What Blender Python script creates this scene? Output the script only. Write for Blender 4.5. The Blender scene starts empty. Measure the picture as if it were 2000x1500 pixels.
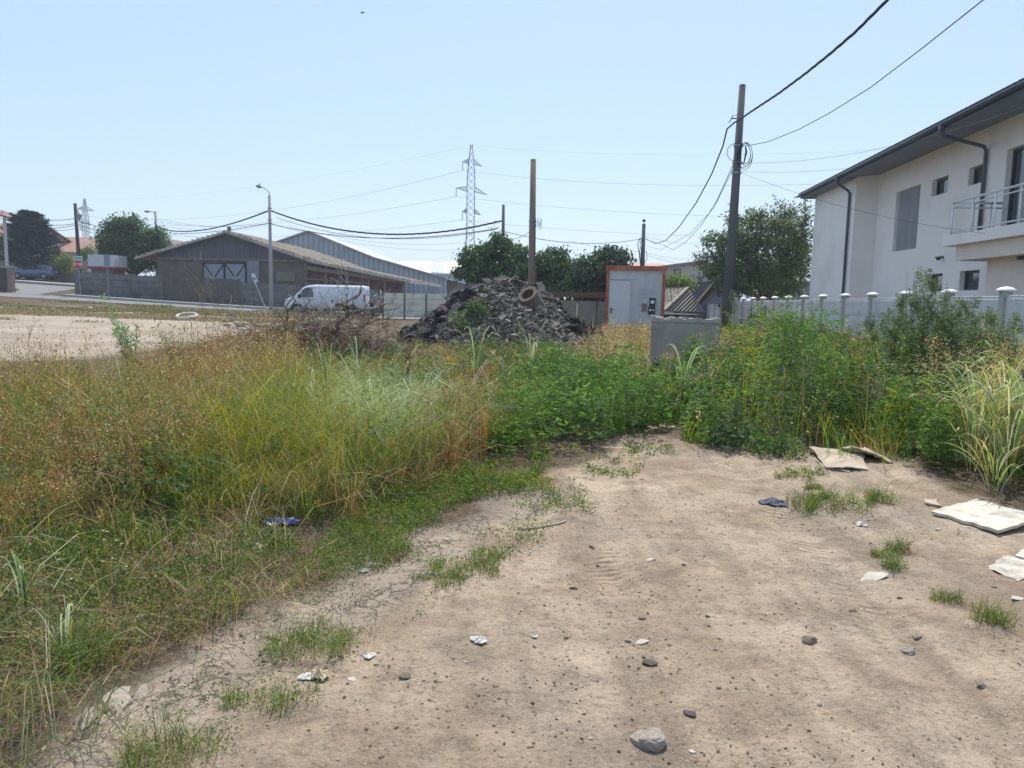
import bpy, bmesh, math, random
import numpy as np
from mathutils import Vector, Matrix
rnd = random.Random(7)
HAZE = .0007
rng = np.random.default_rng(11)
sc = bpy.context.scene
C = sc.collection

# ------------------------------------------------------------------ camera, sky, sun, exposure
EYE_Z, FPX, PITCH, ROLL = 1.55, 1500.0, math.radians(6.47), math.radians(1.2)
fw = Vector((0, math.cos(PITCH), -math.sin(PITCH)))
_r0 = Vector((1, 0, 0)); _u0 = Vector((0, math.sin(PITCH), math.cos(PITCH)))
rt = _r0*math.cos(ROLL) + _u0*math.sin(ROLL)
up = -_r0*math.sin(ROLL) + _u0*math.cos(ROLL)
cam = bpy.data.objects.new('camera', bpy.data.cameras.new('camera')); C.objects.link(cam)
cam.matrix_world = Matrix(((rt.x, up.x, -fw.x, 0), (rt.y, up.y, -fw.y, 0), (rt.z, up.z, -fw.z, EYE_Z), (0, 0, 0, 1)))
cam.data.sensor_width = 36; cam.data.lens = 27; cam.data.clip_end = 3000; cam.data.clip_start = 0.05
cam.data.dof.use_dof = True; cam.data.dof.focus_distance = 13; cam.data.dof.aperture_fstop = 7.5
sc.camera = cam
SUN_EL, SUN_AZ = math.radians(58), math.radians(9)          # azimuth measured from straight ahead (+Y) to the right
w = bpy.data.worlds.new("World"); sc.world = w; w.use_nodes = True
nt = w.node_tree; bg = nt.nodes['Background']
sky = nt.nodes.new('ShaderNodeTexSky'); sky.sky_type = 'NISHITA'; sky.sun_disc = False
sky.sun_elevation = SUN_EL; sky.sun_rotation = SUN_AZ; sky.altitude = 50; sky.air_density = 1.0; sky.dust_density = 0.6; sky.ozone_density = 2.2
# hazy summer air: the clear-sky texture blended with a pale, even veil
veil = nt.nodes.new('ShaderNodeMix'); veil.data_type = 'RGBA'; veil.inputs[0].default_value = 0.62
veil.inputs[7].default_value = (3.55, 4.6, 6.05, 1)
nt.links.new(sky.outputs[0], veil.inputs[6]); nt.links.new(veil.outputs[2], bg.inputs[0]); bg.inputs[1].default_value = 0.13
sl = bpy.data.lights.new('sun', 'SUN'); sl.energy = 4.6; sl.angle = math.radians(0.53); sl.color = (1, 0.95, 0.87)
so = bpy.data.objects.new('sun', sl); C.objects.link(so)
sd = Vector((math.sin(SUN_AZ)*math.cos(SUN_EL), math.cos(SUN_AZ)*math.cos(SUN_EL), math.sin(SUN_EL)))
so.rotation_euler = sd.to_track_quat('Z', 'Y').to_euler(); so.location = (0, 0, 30)
sc.view_settings.view_transform = 'Standard'; sc.view_settings.look = 'None'
sc.view_settings.exposure = 0.38; sc.view_settings.gamma = 1

# ------------------------------------------------------------------ placing helpers (photo survey -> metres)
def ray(px, py): return fw + rt*((px-1000)/FPX) - up*((py-750)/FPX)
def at(px, py, Y):
    d = ray(px, py); return Vector((0, 0, EYE_Z)) + d*(Y/d.y)
def sstep(t): t = np.clip(t, 0, 1); return t*t*(3-2*t)
def terrain(x, y):
    x = np.asarray(x, float); y = np.asarray(y, float)
    a = np.clip((-x-8)/26, 0, 1.75); b = np.clip((y-25)/35, 0, 1.6)
    return 0.9*a*b
def gz(x, y): return float(terrain(x, y))
def gp(px, Y):                                              # the ground point seen in column px at depth Y
    z = 0.0
    for _ in range(4):
        py = 750 - FPX*((Vector((0, Y, z-EYE_Z))).dot(up))/(Vector((0, Y, z-EYE_Z)).dot(fw))
        p = at(px, py - (px-1000)*-0.021, Y); z = gz(p.x, Y)
    return Vector((p.x, Y, z))
def hit(px, py):                                            # the ground point under a pixel (flat near ground)
    d = ray(px, py); t = 0
    p = None; z = 0.0
    for _ in range(6):
        t = (z-EYE_Z)/d.z; p = Vector((0, 0, EYE_Z)) + d*t; z = gz(p.x, p.y)
    return Vector((p.x, p.y, z))
def project(x, y, z):
    q = np.stack([x, y, np.asarray(z)-EYE_Z], -1)
    F = q@np.array(fw); return 1000+FPX*(q@np.array(rt))/F, 750-FPX*(q@np.array(up))/F
def inpoly(px, py, poly):
    ins = np.zeros(px.shape, bool); n = len(poly)
    for i in range(n):
        x1, y1 = poly[i]; x2, y2 = poly[(i+1) % n]
        c = (y1 > py) != (y2 > py)
        ins ^= c & (px < (x2-x1)*(py-y1)/((y2-y1) or 1e-9)+x1)
    return ins
_lat = np.random.default_rng(3).random((257, 257))
def vn(x, y, s=1.0, o=0):
    x = np.asarray(x, float)*s+o*17.3+500; y = np.asarray(y, float)*s+o*9.1+500
    xi = np.floor(x).astype(int); yi = np.floor(y).astype(int); fx = x-xi; fy = y-yi
    fx = fx*fx*(3-2*fx); fy = fy*fy*(3-2*fy)
    g = lambda a, b: _lat[a % 256, b % 256]
    return (g(xi, yi)*(1-fx)+g(xi+1, yi)*fx)*(1-fy) + (g(xi, yi+1)*(1-fx)+g(xi+1, yi+1)*fx)*fy
def fbm(x, y, s, o=0, n=4):
    r = 0; a = .5
    for k in range(n): r = r+a*vn(x, y, s*2**k, o+k); a *= .5
    return r/(1-.5**n)

# ------------------------------------------------------------------ materials
MATS = {}
def mat(name, c1, c2=None, scale=3.0, rough=.85, bump=0.0, bscale=20.0, stretch=(1, 1, 1), metal=0.0, detail=6.0, spec=.3, lo=.35, hi=.65, c3=None, s3=.6):
    if name in MATS: return MATS[name]
    m = bpy.data.materials.new(name); m.use_nodes = True; t = m.node_tree; N = t.nodes; L = t.links
    p = N['Principled BSDF']; p.inputs['Roughness'].default_value = rough; p.inputs['Metallic'].default_value = metal
    p.inputs['Specular IOR Level'].default_value = spec
    tc = N.new('ShaderNodeTexCoord'); mp = N.new('ShaderNodeMapping'); mp.inputs['Scale'].default_value = stretch
    L.new(tc.outputs['Object'], mp.inputs['Vector'])
    if c2 is None: c2 = tuple(v*.75 for v in c1)
    no = N.new('ShaderNodeTexNoise'); no.inputs['Scale'].default_value = scale; no.inputs['Detail'].default_value = detail; no.inputs['Roughness'].default_value = .65
    L.new(mp.outputs[0], no.inputs['Vector'])
    cr = N.new('ShaderNodeValToRGB'); cr.color_ramp.elements[0].position = lo; cr.color_ramp.elements[1].position = hi
    cr.color_ramp.elements[0].color = (*c1, 1); cr.color_ramp.elements[1].color = (*c2, 1)
    L.new(no.outputs['Fac'], cr.inputs[0]); out = cr.outputs[0]
    if c3:
        n3 = N.new('ShaderNodeTexNoise'); n3.inputs['Scale'].default_value = s3; n3.inputs['Detail'].default_value = 4
        L.new(tc.outputs['Object'], n3.inputs['Vector'])
        r3 = N.new('ShaderNodeValToRGB'); r3.color_ramp.elements[0].position = .5; r3.color_ramp.elements[1].position = .68
        L.new(n3.outputs['Fac'], r3.inputs[0]); mx = N.new('ShaderNodeMix'); mx.data_type = 'RGBA'
        L.new(r3.outputs[0], mx.inputs[0]); L.new(out, mx.inputs[6]); mx.inputs[7].default_value = (*c3, 1); out = mx.outputs[2]
    L.new(out, p.inputs['Base Color'])
    if bump:
        b = N.new('ShaderNodeBump'); b.inputs['Strength'].default_value = bump; b.inputs['Distance'].default_value = .02
        n2 = N.new('ShaderNodeTexNoise'); n2.inputs['Scale'].default_value = bscale; n2.inputs['Detail'].default_value = 8
        L.new(mp.outputs[0], n2.inputs['Vector']); L.new(n2.outputs['Fac'], b.inputs['Height']); L.new(b.outputs[0], p.inputs['Normal'])
    MATS[name] = m; return m
def plant_mat(name, trans=.32, rough=.55, spec=.22):
    m = bpy.data.materials.new(name); m.use_nodes = True; t = m.node_tree; N = t.nodes; L = t.links
    p = N['Principled BSDF']; p.inputs['Roughness'].default_value = rough; p.inputs['Specular IOR Level'].default_value = spec
    a = N.new('ShaderNodeAttribute'); a.attribute_name = 'Col'
    L.new(a.outputs['Color'], p.inputs['Base Color'])
    tr = N.new('ShaderNodeBsdfTranslucent'); L.new(a.outputs['Color'], tr.inputs[0])
    hs = N.new('ShaderNodeHueSaturation'); hs.inputs['Saturation'].default_value = 1.15; hs.inputs['Value'].default_value = 1.5; hs.inputs['Hue'].default_value = .49
    L.new(a.outputs['Color'], hs.inputs['Color']); L.new(hs.outputs[0], tr.inputs[0])
    mx = N.new('ShaderNodeMixShader'); mx.inputs[0].default_value = trans
    L.new(p.outputs[0], mx.inputs[1]); L.new(tr.outputs[0], mx.inputs[2]); L.new(mx.outputs[0], N['Material Output'].inputs[0])
    return m
PLANT = plant_mat('plant_leaf'); TREE = plant_mat('tree_leaf', .25, .5, .4)

# ------------------------------------------------------------------ mesh helpers
BASE = {}
class MB:
    def __init__(s): s.v = []; s.f = []; s.M = None
    def add(s, vs, fs):
        o = len(s.v)
        s.v += [tuple(s.M @ Vector(v)) if s.M else tuple(v) for v in vs]; s.f += [tuple(i+o for i in f) for f in fs]; return s
    def box(s, c, d, R=None):
        c = Vector(c); h = Vector(d)/2; vs = []
        for z in (-1, 1):
            for x, y in ((-1, -1), (1, -1), (1, 1), (-1, 1)):
                q = Vector((x*h.x, y*h.y, z*h.z)); vs.append(c+(R @ q if R else q))
        return s.add(vs, [(3, 2, 1, 0), (4, 5, 6, 7), (0, 1, 5, 4), (1, 2, 6, 5), (2, 3, 7, 6), (3, 0, 4, 7)])
    def beam(s, a, b, w_, h_=None, upv=(0, 0, 1)):
        a = Vector(a); b = Vector(b); h_ = h_ or w_; d = (b-a).normalized(); x = d.cross(Vector(upv))
        if x.length < 1e-3: x = Vector((1, 0, 0))
        x.normalize(); y = x.cross(d); vs = []
        for p in (a, b):
            for i, j in ((-1, -1), (1, -1), (1, 1), (-1, 1)): vs.append(p+x*(i*w_/2)+y*(j*h_/2))
        return s.add(vs, [(0, 1, 2, 3), (7, 6, 5, 4), (0, 4, 5, 1), (1, 5, 6, 2), (2, 6, 7, 3), (3, 7, 4, 0)])
    def tube(s, pts, rads, n=8, cap=True):
        pts = [Vector(p) for p in pts]
        if not hasattr(rads, '__len__'): rads = [rads]*len(pts)
        vs = []; fs = []; x = None
        for i, p in enumerate(pts):
            d = (pts[min(i+1, len(pts)-1)]-pts[max(i-1, 0)]).normalized()
            if x is None: x = d.cross(Vector((0, 0, 1)) if abs(d.z) < .9 else Vector((1, 0, 0))).normalized()
            else:
                x = x - d*x.dot(d); x.normalize()
            y = d.cross(x)
            for k in range(n):
                a = 2*math.pi*k/n; vs.append(p+(x*math.cos(a)+y*math.sin(a))*rads[i])
        for i in range(len(pts)-1):
            for k in range(n): fs.append((i*n+k, i*n+(k+1) % n, (i+1)*n+(k+1) % n, (i+1)*n+k))
        if cap: fs.append(tuple(range(n-1, -1, -1))); fs.append(tuple((len(pts)-1)*n+k for k in range(n)))
        return s.add(vs, fs)
    def prism(s, poly, d):                                 # poly: 3-D points, extruded by vector d
        n = len(poly); d = Vector(d); vs = [Vector(p) for p in poly]+[Vector(p)+d for p in poly]
        return s.add(vs, [tuple(range(n-1, -1, -1)), tuple(range(n, 2*n))]+[(i, (i+1) % n, n+(i+1) % n, n+i) for i in range(n)])
    def build(s, name, m, parent=None, smooth=False, bevel=0):
        me = bpy.data.meshes.new(name)
        b = BASE.get(parent.name, Vector()) if parent else Vector()
        me.from_pydata([tuple(Vector(v)-b) for v in s.v], [], s.f)
        bm = bmesh.new(); bm.from_mesh(me); bmesh.ops.recalc_face_normals(bm, faces=bm.faces)
        if smooth: 
            for f in bm.faces: f.smooth = True
        bm.to_mesh(me); bm.free(); me.materials.append(m)
        o = bpy.data.objects.new(name, me); C.objects.link(o)
        if parent: o.parent = parent; BASE[o.name] = b
        if bevel:
            md = o.modifiers.new('bevel', 'BEVEL'); md.width = bevel; md.segments = 2; md.limit_method = 'ANGLE'
        return o
def tag(o, label=None, cat=None, group=None, kind=None):
    if label: o['label'] = label
    if cat: o['category'] = cat
    if group: o['group'] = group
    if kind: o['kind'] = kind
    return o
def thing(name, loc, label, cat, group=None):
    o = bpy.data.objects.new(name, None); C.objects.link(o); o.location = loc; o.empty_display_size = .2
    BASE[o.name] = Vector(loc); return tag(o, label, cat, group)
def copy_tree(o, parent=None):
    c = o.copy(); C.objects.link(c); c.parent = parent
    for ch in list(o.children): copy_tree(ch, c)
    return c
def npmesh(name, V, Q, col, m, parent=None, smooth=False):
    """V Nx3 world, Q Mx4 quads, col Nx3"""
    b = BASE.get(parent.name, Vector()) if parent else Vector()
    V = np.asarray(V, np.float32)-np.array(b, np.float32)
    me = bpy.data.meshes.new(name); n = len(V); k = len(Q)
    me.vertices.add(n); me.vertices.foreach_set('co', V.ravel())
    me.loops.add(k*4); me.loops.foreach_set('vertex_index', np.asarray(Q, np.int32).ravel())
    me.polygons.add(k); me.polygons.foreach_set('loop_start', np.arange(0, 4*k, 4, dtype=np.int32))
    me.polygons.foreach_set('use_smooth', np.full(k, smooth))
    me.update(calc_edges=True)
    if col is not None:
        at_ = me.attributes.new('Col', 'FLOAT_COLOR', 'POINT')
        at_.data.foreach_set('color', np.concatenate([np.clip(col, 0, 1), np.ones((n, 1))], 1).astype(np.float32).ravel())
    me.materials.append(m); o = bpy.data.objects.new(name, me); C.objects.link(o)
    if parent: o.parent = parent; BASE[o.name] = b
    return o
class NP:
    def __init__(s): s.V = []; s.Q = []; s.K = []; s.n = 0
    def add(s, V, Q, K): s.V.append(V); s.Q.append(Q+s.n); s.K.append(K); s.n += len(V)
    def build(s, name, m=None, parent=None): return npmesh(name, np.concatenate(s.V), np.concatenate(s.Q), np.concatenate(s.K), m or PLANT, parent)
def jit(col, n, h=.18, hue=.10):
    c = np.tile(np.asarray(col, float), (n, 1)) if np.ndim(col) == 1 else np.asarray(col, float)
    c = c*np.exp(rng.normal(0, h, (n, 1))); c[:, 0] *= np.exp(rng.normal(0, hue, n)); c[:, 2] *= np.exp(rng.normal(0, hue, n)); return c
def blades(A, base, H, az, lean, W, col, seg=3, k=0.0, tip=None):
    """bent grass blades. k bends: 0 straight-ish, >1 arches over with a hanging tip"""
    n = len(base); t = np.linspace(0, 1, seg+1)[None]
    H = np.broadcast_to(H, n)[:, None]; az = np.broadcast_to(az, n); lean = np.broadcast_to(lean, n)[:, None]; W = np.broadcast_to(W, n)[:, None]
    k = np.broadcast_to(k, n)[:, None]
    pk = np.where(k > 1, (1+k)**2/(4*np.maximum(k, 1e-3)), 1.0)
    z = H*((1+k)*t-k*t*t)/pk; h = lean*t**np.where(k > 1, 1.15, 1.7)
    P = np.stack([base[:, 0:1]+np.cos(az)[:, None]*h, base[:, 1:2]+np.sin(az)[:, None]*h, base[:, 2:3]+z], -1)
    ph = az+np.pi/2+rng.normal(0, .5, n); wv = np.stack([np.cos(ph), np.sin(ph), rng.normal(0, .25, n)], -1)[:, None, :]
    prof = (np.minimum(1, .55+1.6*t)*np.sqrt(np.clip(1-t**2.2, 0.004, 1)))[..., None]*W[..., None]*.5
    V = np.stack([P-wv*prof, P+wv*prof], 2).reshape(-1, 3)
    i = np.arange(n)[:, None]*(2*(seg+1))+np.arange(seg)[None]*2
    Q = np.stack([i, i+1, i+3, i+2], -1).reshape(-1, 4)
    K = np.repeat(col, 2*(seg+1), 0)
    if tip is not None:
        tt = np.tile(np.repeat((t[0]**3), 2), n)[:, None]; K = K*(1-tt)+np.asarray(tip)*tt
    A.add(V, Q, K)
def leafq(A, pos, d, Ln, Wd, col, fold=.15, sag=0.0):
    """diamond leaves at pos along d"""
    n = len(pos); d = d/np.linalg.norm(d, axis=1, keepdims=True)
    r = rng.normal(0, 1, (n, 3)); s = np.cross(d, r); s /= np.linalg.norm(s, axis=1, keepdims=True)+1e-9
    Ln = np.broadcast_to(Ln, n)[:, None]; Wd = np.broadcast_to(Wd, n)[:, None]; nr = np.cross(s, d)
    mid = pos+d*Ln*.45
    V = np.stack([pos, mid+s*Wd*.5+nr*Wd*fold, pos+d*Ln-np.array([0, 0, 1])*Ln*sag, mid-s*Wd*.5+nr*Wd*fold], 1).reshape(-1, 3)
    Q = (np.arange(n)[:, None]*4+np.arange(4)[None]); A.add(V, Q, np.repeat(col, 4, 0))
def pick(pal, n, p=None):
    pal = np.asarray(pal, float); return pal[rng.choice(len(pal), n, p=p)]

# ================================================================== SETTING: ground, lot, road, pavement
DIRT = [(-300, 1700), (-20, 1560), (60, 1470), (150, 1405), (230, 1370), (400, 1265), (560, 1200), (640, 1150), (720, 1105), (800, 1070), (860, 1045), (940, 1012), (1040, 985),
        (1090, 945), (1060, 915), (1170, 880), (1235, 856), (1262, 825), (1300, 815), (1345, 862), (1500, 880), (1580, 884), (1740, 905), (1860, 955),
        (1960, 1000), (2100, 1020), (2600, 1060), (2600, 1900), (-300, 1900)]
LOT = [(-900, 576), (120, 597), (300, 604), (560, 608), (640, 622), (640, 640), (480, 655), (330, 670), (230, 690), (0, 712), (-900, 760)]
def grid_axis(parts):
    out = []
    for a, b, s in parts: out += list(np.arange(a, b, s))
    return np.array(out+[parts[-1][1]])
gx_ = grid_axis([(-900, -120, 60), (-120, -62, 4), (-62, -8, 1.0), (-8, -4, .12), (-4, 6, .035), (6, 9, .12), (9, 40, 1.2), (40, 120, 8), (120, 900, 60)])
gy_ = grid_axis([(-30, 0, 3), (0, 1.6, .2), (1.6, 8.5, .035), (8.5, 14, .1), (14, 30, .5), (30, 86, 1.0), (86, 200, 12), (200, 1500, 100)])
GX, GY = np.meshgrid(gx_, gy_)
near = sstep((16-GY)/4)*sstep((10-np.abs(GX))/3)
rel = (fbm(GX, GY, .8, 1)-.5)*.09 + (fbm(GX, GY, 4.5, 2)-.5)*.05 + (fbm(GX, GY, 14, 5, 2)-.5)*.026*sstep((fbm(GX, GY, 1.1, 15)-.35)*4)
FY = np.maximum(GY, .8); PX, PY = project(GX, FY, terrain(GX, FY))
PXn = PX+(fbm(GX, GY, 2.3, 8)-.5)*150; PYn = PY+(fbm(GX, GY, 2.3, 9)-.5)*55
dirt = inpoly(PXn, PYn, DIRT) & (GY > .8) | (GY <= .8)
bare = dirt.astype(float)
lot = inpoly(PX, PY, LOT).astype(float)
# low clods and ruts: real relief
rutx = (GX-(.62+.10*(GY-4)))                               # wheel track centre line (world)
rut = np.exp(-((rutx+.05)/.16)**2)+np.exp(-((rutx-1.25)/.18)**2)
GZ = terrain(GX, GY)+near*(rel - rut*.022*sstep((9-GY)/2)) + near*(1-bare)*.01
RELS = (gx_, gy_, GZ)
def ground_z(x, y):                                        # bilinear lookup of the built ground
    x = np.asarray(x, float); y = np.asarray(y, float)
    i = np.clip(np.searchsorted(gx_, x)-1, 0, len(gx_)-2); j = np.clip(np.searchsorted(gy_, y)-1, 0, len(gy_)-2)
    fx = (x-gx_[i])/(gx_[i+1]-gx_[i]); fy = (y-gy_[j])/(gy_[j+1]-gy_[j])
    return (GZ[j, i]*(1-fx)+GZ[j, i+1]*fx)*(1-fy)+(GZ[j+1, i]*(1-fx)+GZ[j+1, i+1]*fx)*fy
ny, nx = GX.shape
ii = (np.arange(ny-1)[:, None]*nx+np.arange(nx-1)[None]).ravel()
# R = bare dirt, G = cracked mud, B = far lot / verge
CR = [(60, 1500), (130, 1400), (400, 1240), (560, 1170), (700, 1090), (900, 1000), (1060, 950), (1100, 985), (900, 1060), (820, 1130), (560, 1300), (420, 1420), (200, 1560)]
crk = inpoly(PXn, PYn, CR).astype(float)
for _ in range(3):
    crk[1:-1, 1:-1] = (crk[1:-1, 1:-1]*2+crk[:-2, 1:-1]+crk[2:, 1:-1]+crk[1:-1, :-2]+crk[1:-1, 2:])/6
    bare[1:-1, 1:-1] = (bare[1:-1, 1:-1]*2+bare[:-2, 1:-1]+bare[2:, 1:-1]+bare[1:-1, :-2]+bare[1:-1, 2:])/6
gm = bpy.data.materials.new('dirt_ground'); gm.use_nodes = True; t = gm.node_tree; N = t.nodes; L = t.links
def node(kind, **kw):
    n_ = N.new(kind)
    for k_, v_ in kw.items():
        if k_ in n_.bl_rna.properties: setattr(n_, k_, v_)
        else: n_.inputs[k_].default_value = v_
    return n_
def ramp(src, stops):
    r = N.new('ShaderNodeValToRGB'); e = r.color_ramp.elements
    while len(e) < len(stops): e.new(.5)
    for q, (p_, c_) in zip(e, stops): q.position = p_; q.color = (*c_, 1) if len(c_) == 3 else c_
    L.new(src, r.inputs[0]); return r.outputs[0]
def mixc(f, a, b):
    m_ = N.new('ShaderNodeMix'); m_.data_type = 'RGBA'
    for s_, i_ in ((f, 0), (a, 6), (b, 7)):
        if isinstance(s_, (tuple, float, int)): m_.inputs[i_].default_value = s_ if i_ == 0 else (*s_, 1)
        else: L.new(s_, m_.inputs[i_])
    return m_.outputs[2]
def mth(op, a, b=None, clamp=False):
    m_ = N.new('ShaderNodeMath'); m_.operation = op; m_.use_clamp = clamp
    for i_, s_ in enumerate((a, b)):
        if s_ is None: continue
        if isinstance(s_, (float, int)): m_.inputs[i_].default_value = s_
        else: L.new(s_, m_.inputs[i_])
    return m_.outputs[0]
geo = node('ShaderNodeNewGeometry'); pos = geo.outputs['Position']
att = node('ShaderNodeAttribute', attribute_name='Col'); sep = node('ShaderNodeSeparateColor'); L.new(att.outputs['Color'], sep.inputs[0])
def noise(s_, d_=6, r_=.6, v_=None):
    n_ = node('ShaderNodeTexNoise', Scale=s_, Detail=d_, Roughness=r_); L.new(v_ or pos, n_.inputs['Vector']); return n_.outputs['Fac']
base = ramp(noise(.9, 5, .6), [(.3, (.26, .188, .13)), (.46, (.385, .295, .212)), (.68, (.50, .40, .30))])
base = mixc(ramp(noise(3.1, 7, .68), [(.36, (.75, .75, .75)), (.53, (0, 0, 0))]), base, (.20, .148, .105))
mp_ = node('ShaderNodeMapping'); mp_.inputs['Scale'].default_value = (2.6, .32, 1); mp_.inputs['Rotation'].default_value = (0, 0, math.radians(6)); L.new(pos, mp_.inputs[0])
base = mixc(ramp(noise(1.5, 6, .6, mp_.outputs[0]), [(.48, (0, 0, 0)), (.66, (.75, .75, .75))]), base, (.225, .172, .125))
fine = noise(34, 5, .75)
base = mixc(ramp(fine, [(.50, (0, 0, 0)), (.66, (.6, .6, .6))]), base, (.14, .105, .075))
base = mixc(ramp(noise(95, 4, .7), [(.52, (0, 0, 0)), (.7, (.45, .45, .45))]), base, (.48, .42, .34))
vo = node('ShaderNodeTexVoronoi', Scale=26.0, Randomness=1.0); L.new(pos, vo.inputs['Vector'])
peb = mth('MULTIPLY', ramp(vo.outputs['Distance'], [(.10, (1, 1, 1)), (.2, (0, 0, 0))]), ramp(noise(1.7, 4), [(.48, (0, 0, 0)), (.62, (1, 1, 1))]))
base = mixc(peb, base, ramp(vo.outputs['Color'], [(.2, (.16, .13, .11)), (.6, (.45, .4, .35)), (.9, (.62, .58, .53))]))
# greyish crushed-gravel patches on the track
grey = mth('MULTIPLY', ramp(noise(.55, 3, .5), [(.52, (0, 0, 0)), (.64, (1, 1, 1))]), ramp(noise(55, 3, .7), [(.42, (0, 0, 0)), (.6, (1, 1, 1))]))
base = mixc(mth('MULTIPLY', grey, .6), base, (.21, .19, .165))
# dark humus and litter under the vegetation
litter = ramp(noise(30, 6, .75), [(.3, (.05, .037, .022)), (.55, (.12, .09, .058)), (.75, (.25, .2, .13))])
base = mixc(sep.outputs[0], litter, base)
# cracked mud
wn = node('ShaderNodeTexNoise', Scale=4.0, Detail=7.0, Roughness=.62); L.new(pos, wn.inputs['Vector'])
wv = node('ShaderNodeVectorMath', operation='MULTIPLY_ADD'); L.new(wn.outputs['Color'], wv.inputs[0]); wv.inputs[1].default_value = (.36, .36, 0); L.new(pos, wv.inputs[2])
v2 = node('ShaderNodeTexVoronoi', Scale=12.5, feature='DISTANCE_TO_EDGE'); L.new(wv.outputs[0], v2.inputs['Vector'])
crl = ramp(v2.outputs['Distance'], [(.01, (1, 1, 1)), (.05, (0, 0, 0))]); crackf = mth('MULTIPLY', mth('MULTIPLY', crl, sep.outputs[1]), ramp(noise(2.6, 4, .6), [(.44, (.0, .0, .0)), (.60, (1, 1, 1))]))
base = mixc(mth('MULTIPLY', sep.outputs[1], .5), base, (.37, .315, .25))
base = mixc(mth('MULTIPLY', crackf, .5), base, (.14, .105, .075))
# far lot: pale packed earth with stripes of worn grass
lotc = ramp(noise(.35, 5, .6), [(.35, (.27, .225, .17)), (.55, (.34, .285, .225)), (.7, (.40, .345, .28))])
base = mixc(sep.outputs[2], base, lotc)
p = N['Principled BSDF']; L.new(base, p.inputs['Base Color']); p.inputs['Roughness'].default_value = .95; p.inputs['Specular IOR Level'].default_value = .15
hgt = mth('ADD', mth('MULTIPLY', noise(60, 8, .7), .5), mth('MULTIPLY', noise(12, 6, .65), 1.0))
hgt = mth('ADD', hgt, mth('MULTIPLY', peb, .35)); hgt = mth('SUBTRACT', hgt, mth('MULTIPLY', crackf, .9))
# tyre tread in the ruts
# tyre tread bars pressed across the two wheel lanes
sp_ = node('ShaderNodeSeparateXYZ'); L.new(pos, sp_.inputs[0])
ln_ = mth('SUBTRACT', sp_.outputs[0], mth('ADD', mth('MULTIPLY', sp_.outputs[1], .10), .22))
def lane(c_, w_): return mth('SUBTRACT', 1.0, mth('MULTIPLY', mth('ABSOLUTE', mth('SUBTRACT', ln_, c_)), 1.0/w_), True)
lanes = mth('MAXIMUM', lane(-.05, .17), lane(1.22, .19)); bars = mth('SINE', mth('ADD', mth('MULTIPLY', sp_.outputs[1], 95.0), mth('MULTIPLY', mth('ABSOLUTE', mth('SUBTRACT', ln_, .6)), 40.0)))
tread = mth('MULTIPLY', mth('MULTIPLY', bars, lanes), ramp(noise(1.3, 4), [(.5, (0, 0, 0)), (.62, (1, 1, 1))])); hgt = mth('ADD', hgt, mth('MULTIPLY', tread, .35))
bmp = node('ShaderNodeBump', Strength=1.0, Distance=.032); L.new(hgt, bmp.inputs['Height']); L.new(bmp.outputs[0], p.inputs['Normal'])
g = npmesh('ground', np.stack([GX, GY, GZ], -1).reshape(-1, 3), np.stack([ii, ii+1, ii+nx+1, ii+nx], -1),
           np.stack([bare, crk, lot], -1).reshape(-1, 3), gm, smooth=True)
tag(g, 'bare beige earth of the plot with a worn track and dirt lot', None, None, 'structure')

def sheet(name, left, right, m, off=.02, n=40, label=None, mcols=6):
    """strip between two plan polylines, draped on the terrain"""
    def samp(pl, k):
        pl = [Vector(p) for p in pl]; ls = [0]
        for a_, b_ in zip(pl, pl[1:]): ls.append(ls[-1]+(b_-a_).length)
        s_ = ls[-1]*k
        for i_ in range(len(pl)-1):
            if s_ <= ls[i_+1]+1e-9: f = (s_-ls[i_])/(ls[i_+1]-ls[i_]); return pl[i_].lerp(pl[i_+1], f)
        return pl[-1]
    b = MB()
    vs = []
    for i_ in range(n+1):
        a_ = samp(left, i_/n); c_ = samp(right, i_/n)
        for j_ in range(mcols+1):
            q = a_.lerp(c_, j_/mcols); vs.append((q.x, q.y, float(ground_z(q.x, q.y))+off))
    fs = [(i_*(mcols+1)+j_, i_*(mcols+1)+j_+1, (i_+1)*(mcols+1)+j_+1, (i_+1)*(mcols+1)+j_) for i_ in range(n) for j_ in range(mcols)]
    b.add(vs, fs); o = b.build(name, m, smooth=True); tag(o, label, None, None, 'structure'); return o
asph = mat('asphalt', (.15, .15, .155), (.2, .195, .195), 4, .9, .3, 80)
pave = mat('pavement_concrete', (.34, .34, .34), (.28, .275, .27), 3, .9, .2, 50)
fA, fB, fC, fD = gp(150, 60), gp(300, 58.4), gp(540, 56), gp(740, 54)
off = lambda p_, dy: (p_.x, p_.y+dy)
sheet('road', [(-110, 52), (-60, 52), off(fA, -5.6), off(fC, -5.2), off(fD, -5.2), (8, 47.5)], [(-110, 73.0), (-62, 73.0), off(fA, -1.9), off(fC, -2.0), off(fD, -2), (8, 50.5)], asph, .03, 70, 'grey asphalt road along the concrete fence')
sheet('side_road', [(-110, 73.0), (-60, 73.0), (-40.5, 73.0)], [(-110, 60), (-60, 59.5), (-36.2, 58.2)], asph, .034, 30, 'asphalt junction beyond the stop sign')
def kerb(name, pl, wd, hh, m, label):
    b = MB(); 
    for a_, c_ in zip(pl, pl[1:]):
        for k in range(12):
            p0 = Vector(a_).lerp(Vector(c_), k/12); p1 = Vector(a_).lerp(Vector(c_), (k+1)/12)
            z0 = gz(p0.x, p0.y)+hh/2; z1 = gz(p1.x, p1.y)+hh/2
            b.beam((p0.x, p0.y, z0), (p1.x, p1.y, z1), wd, hh+.1)
    o = b.build(name, m); tag(o, label, None, None, 'structure'); return o
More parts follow.
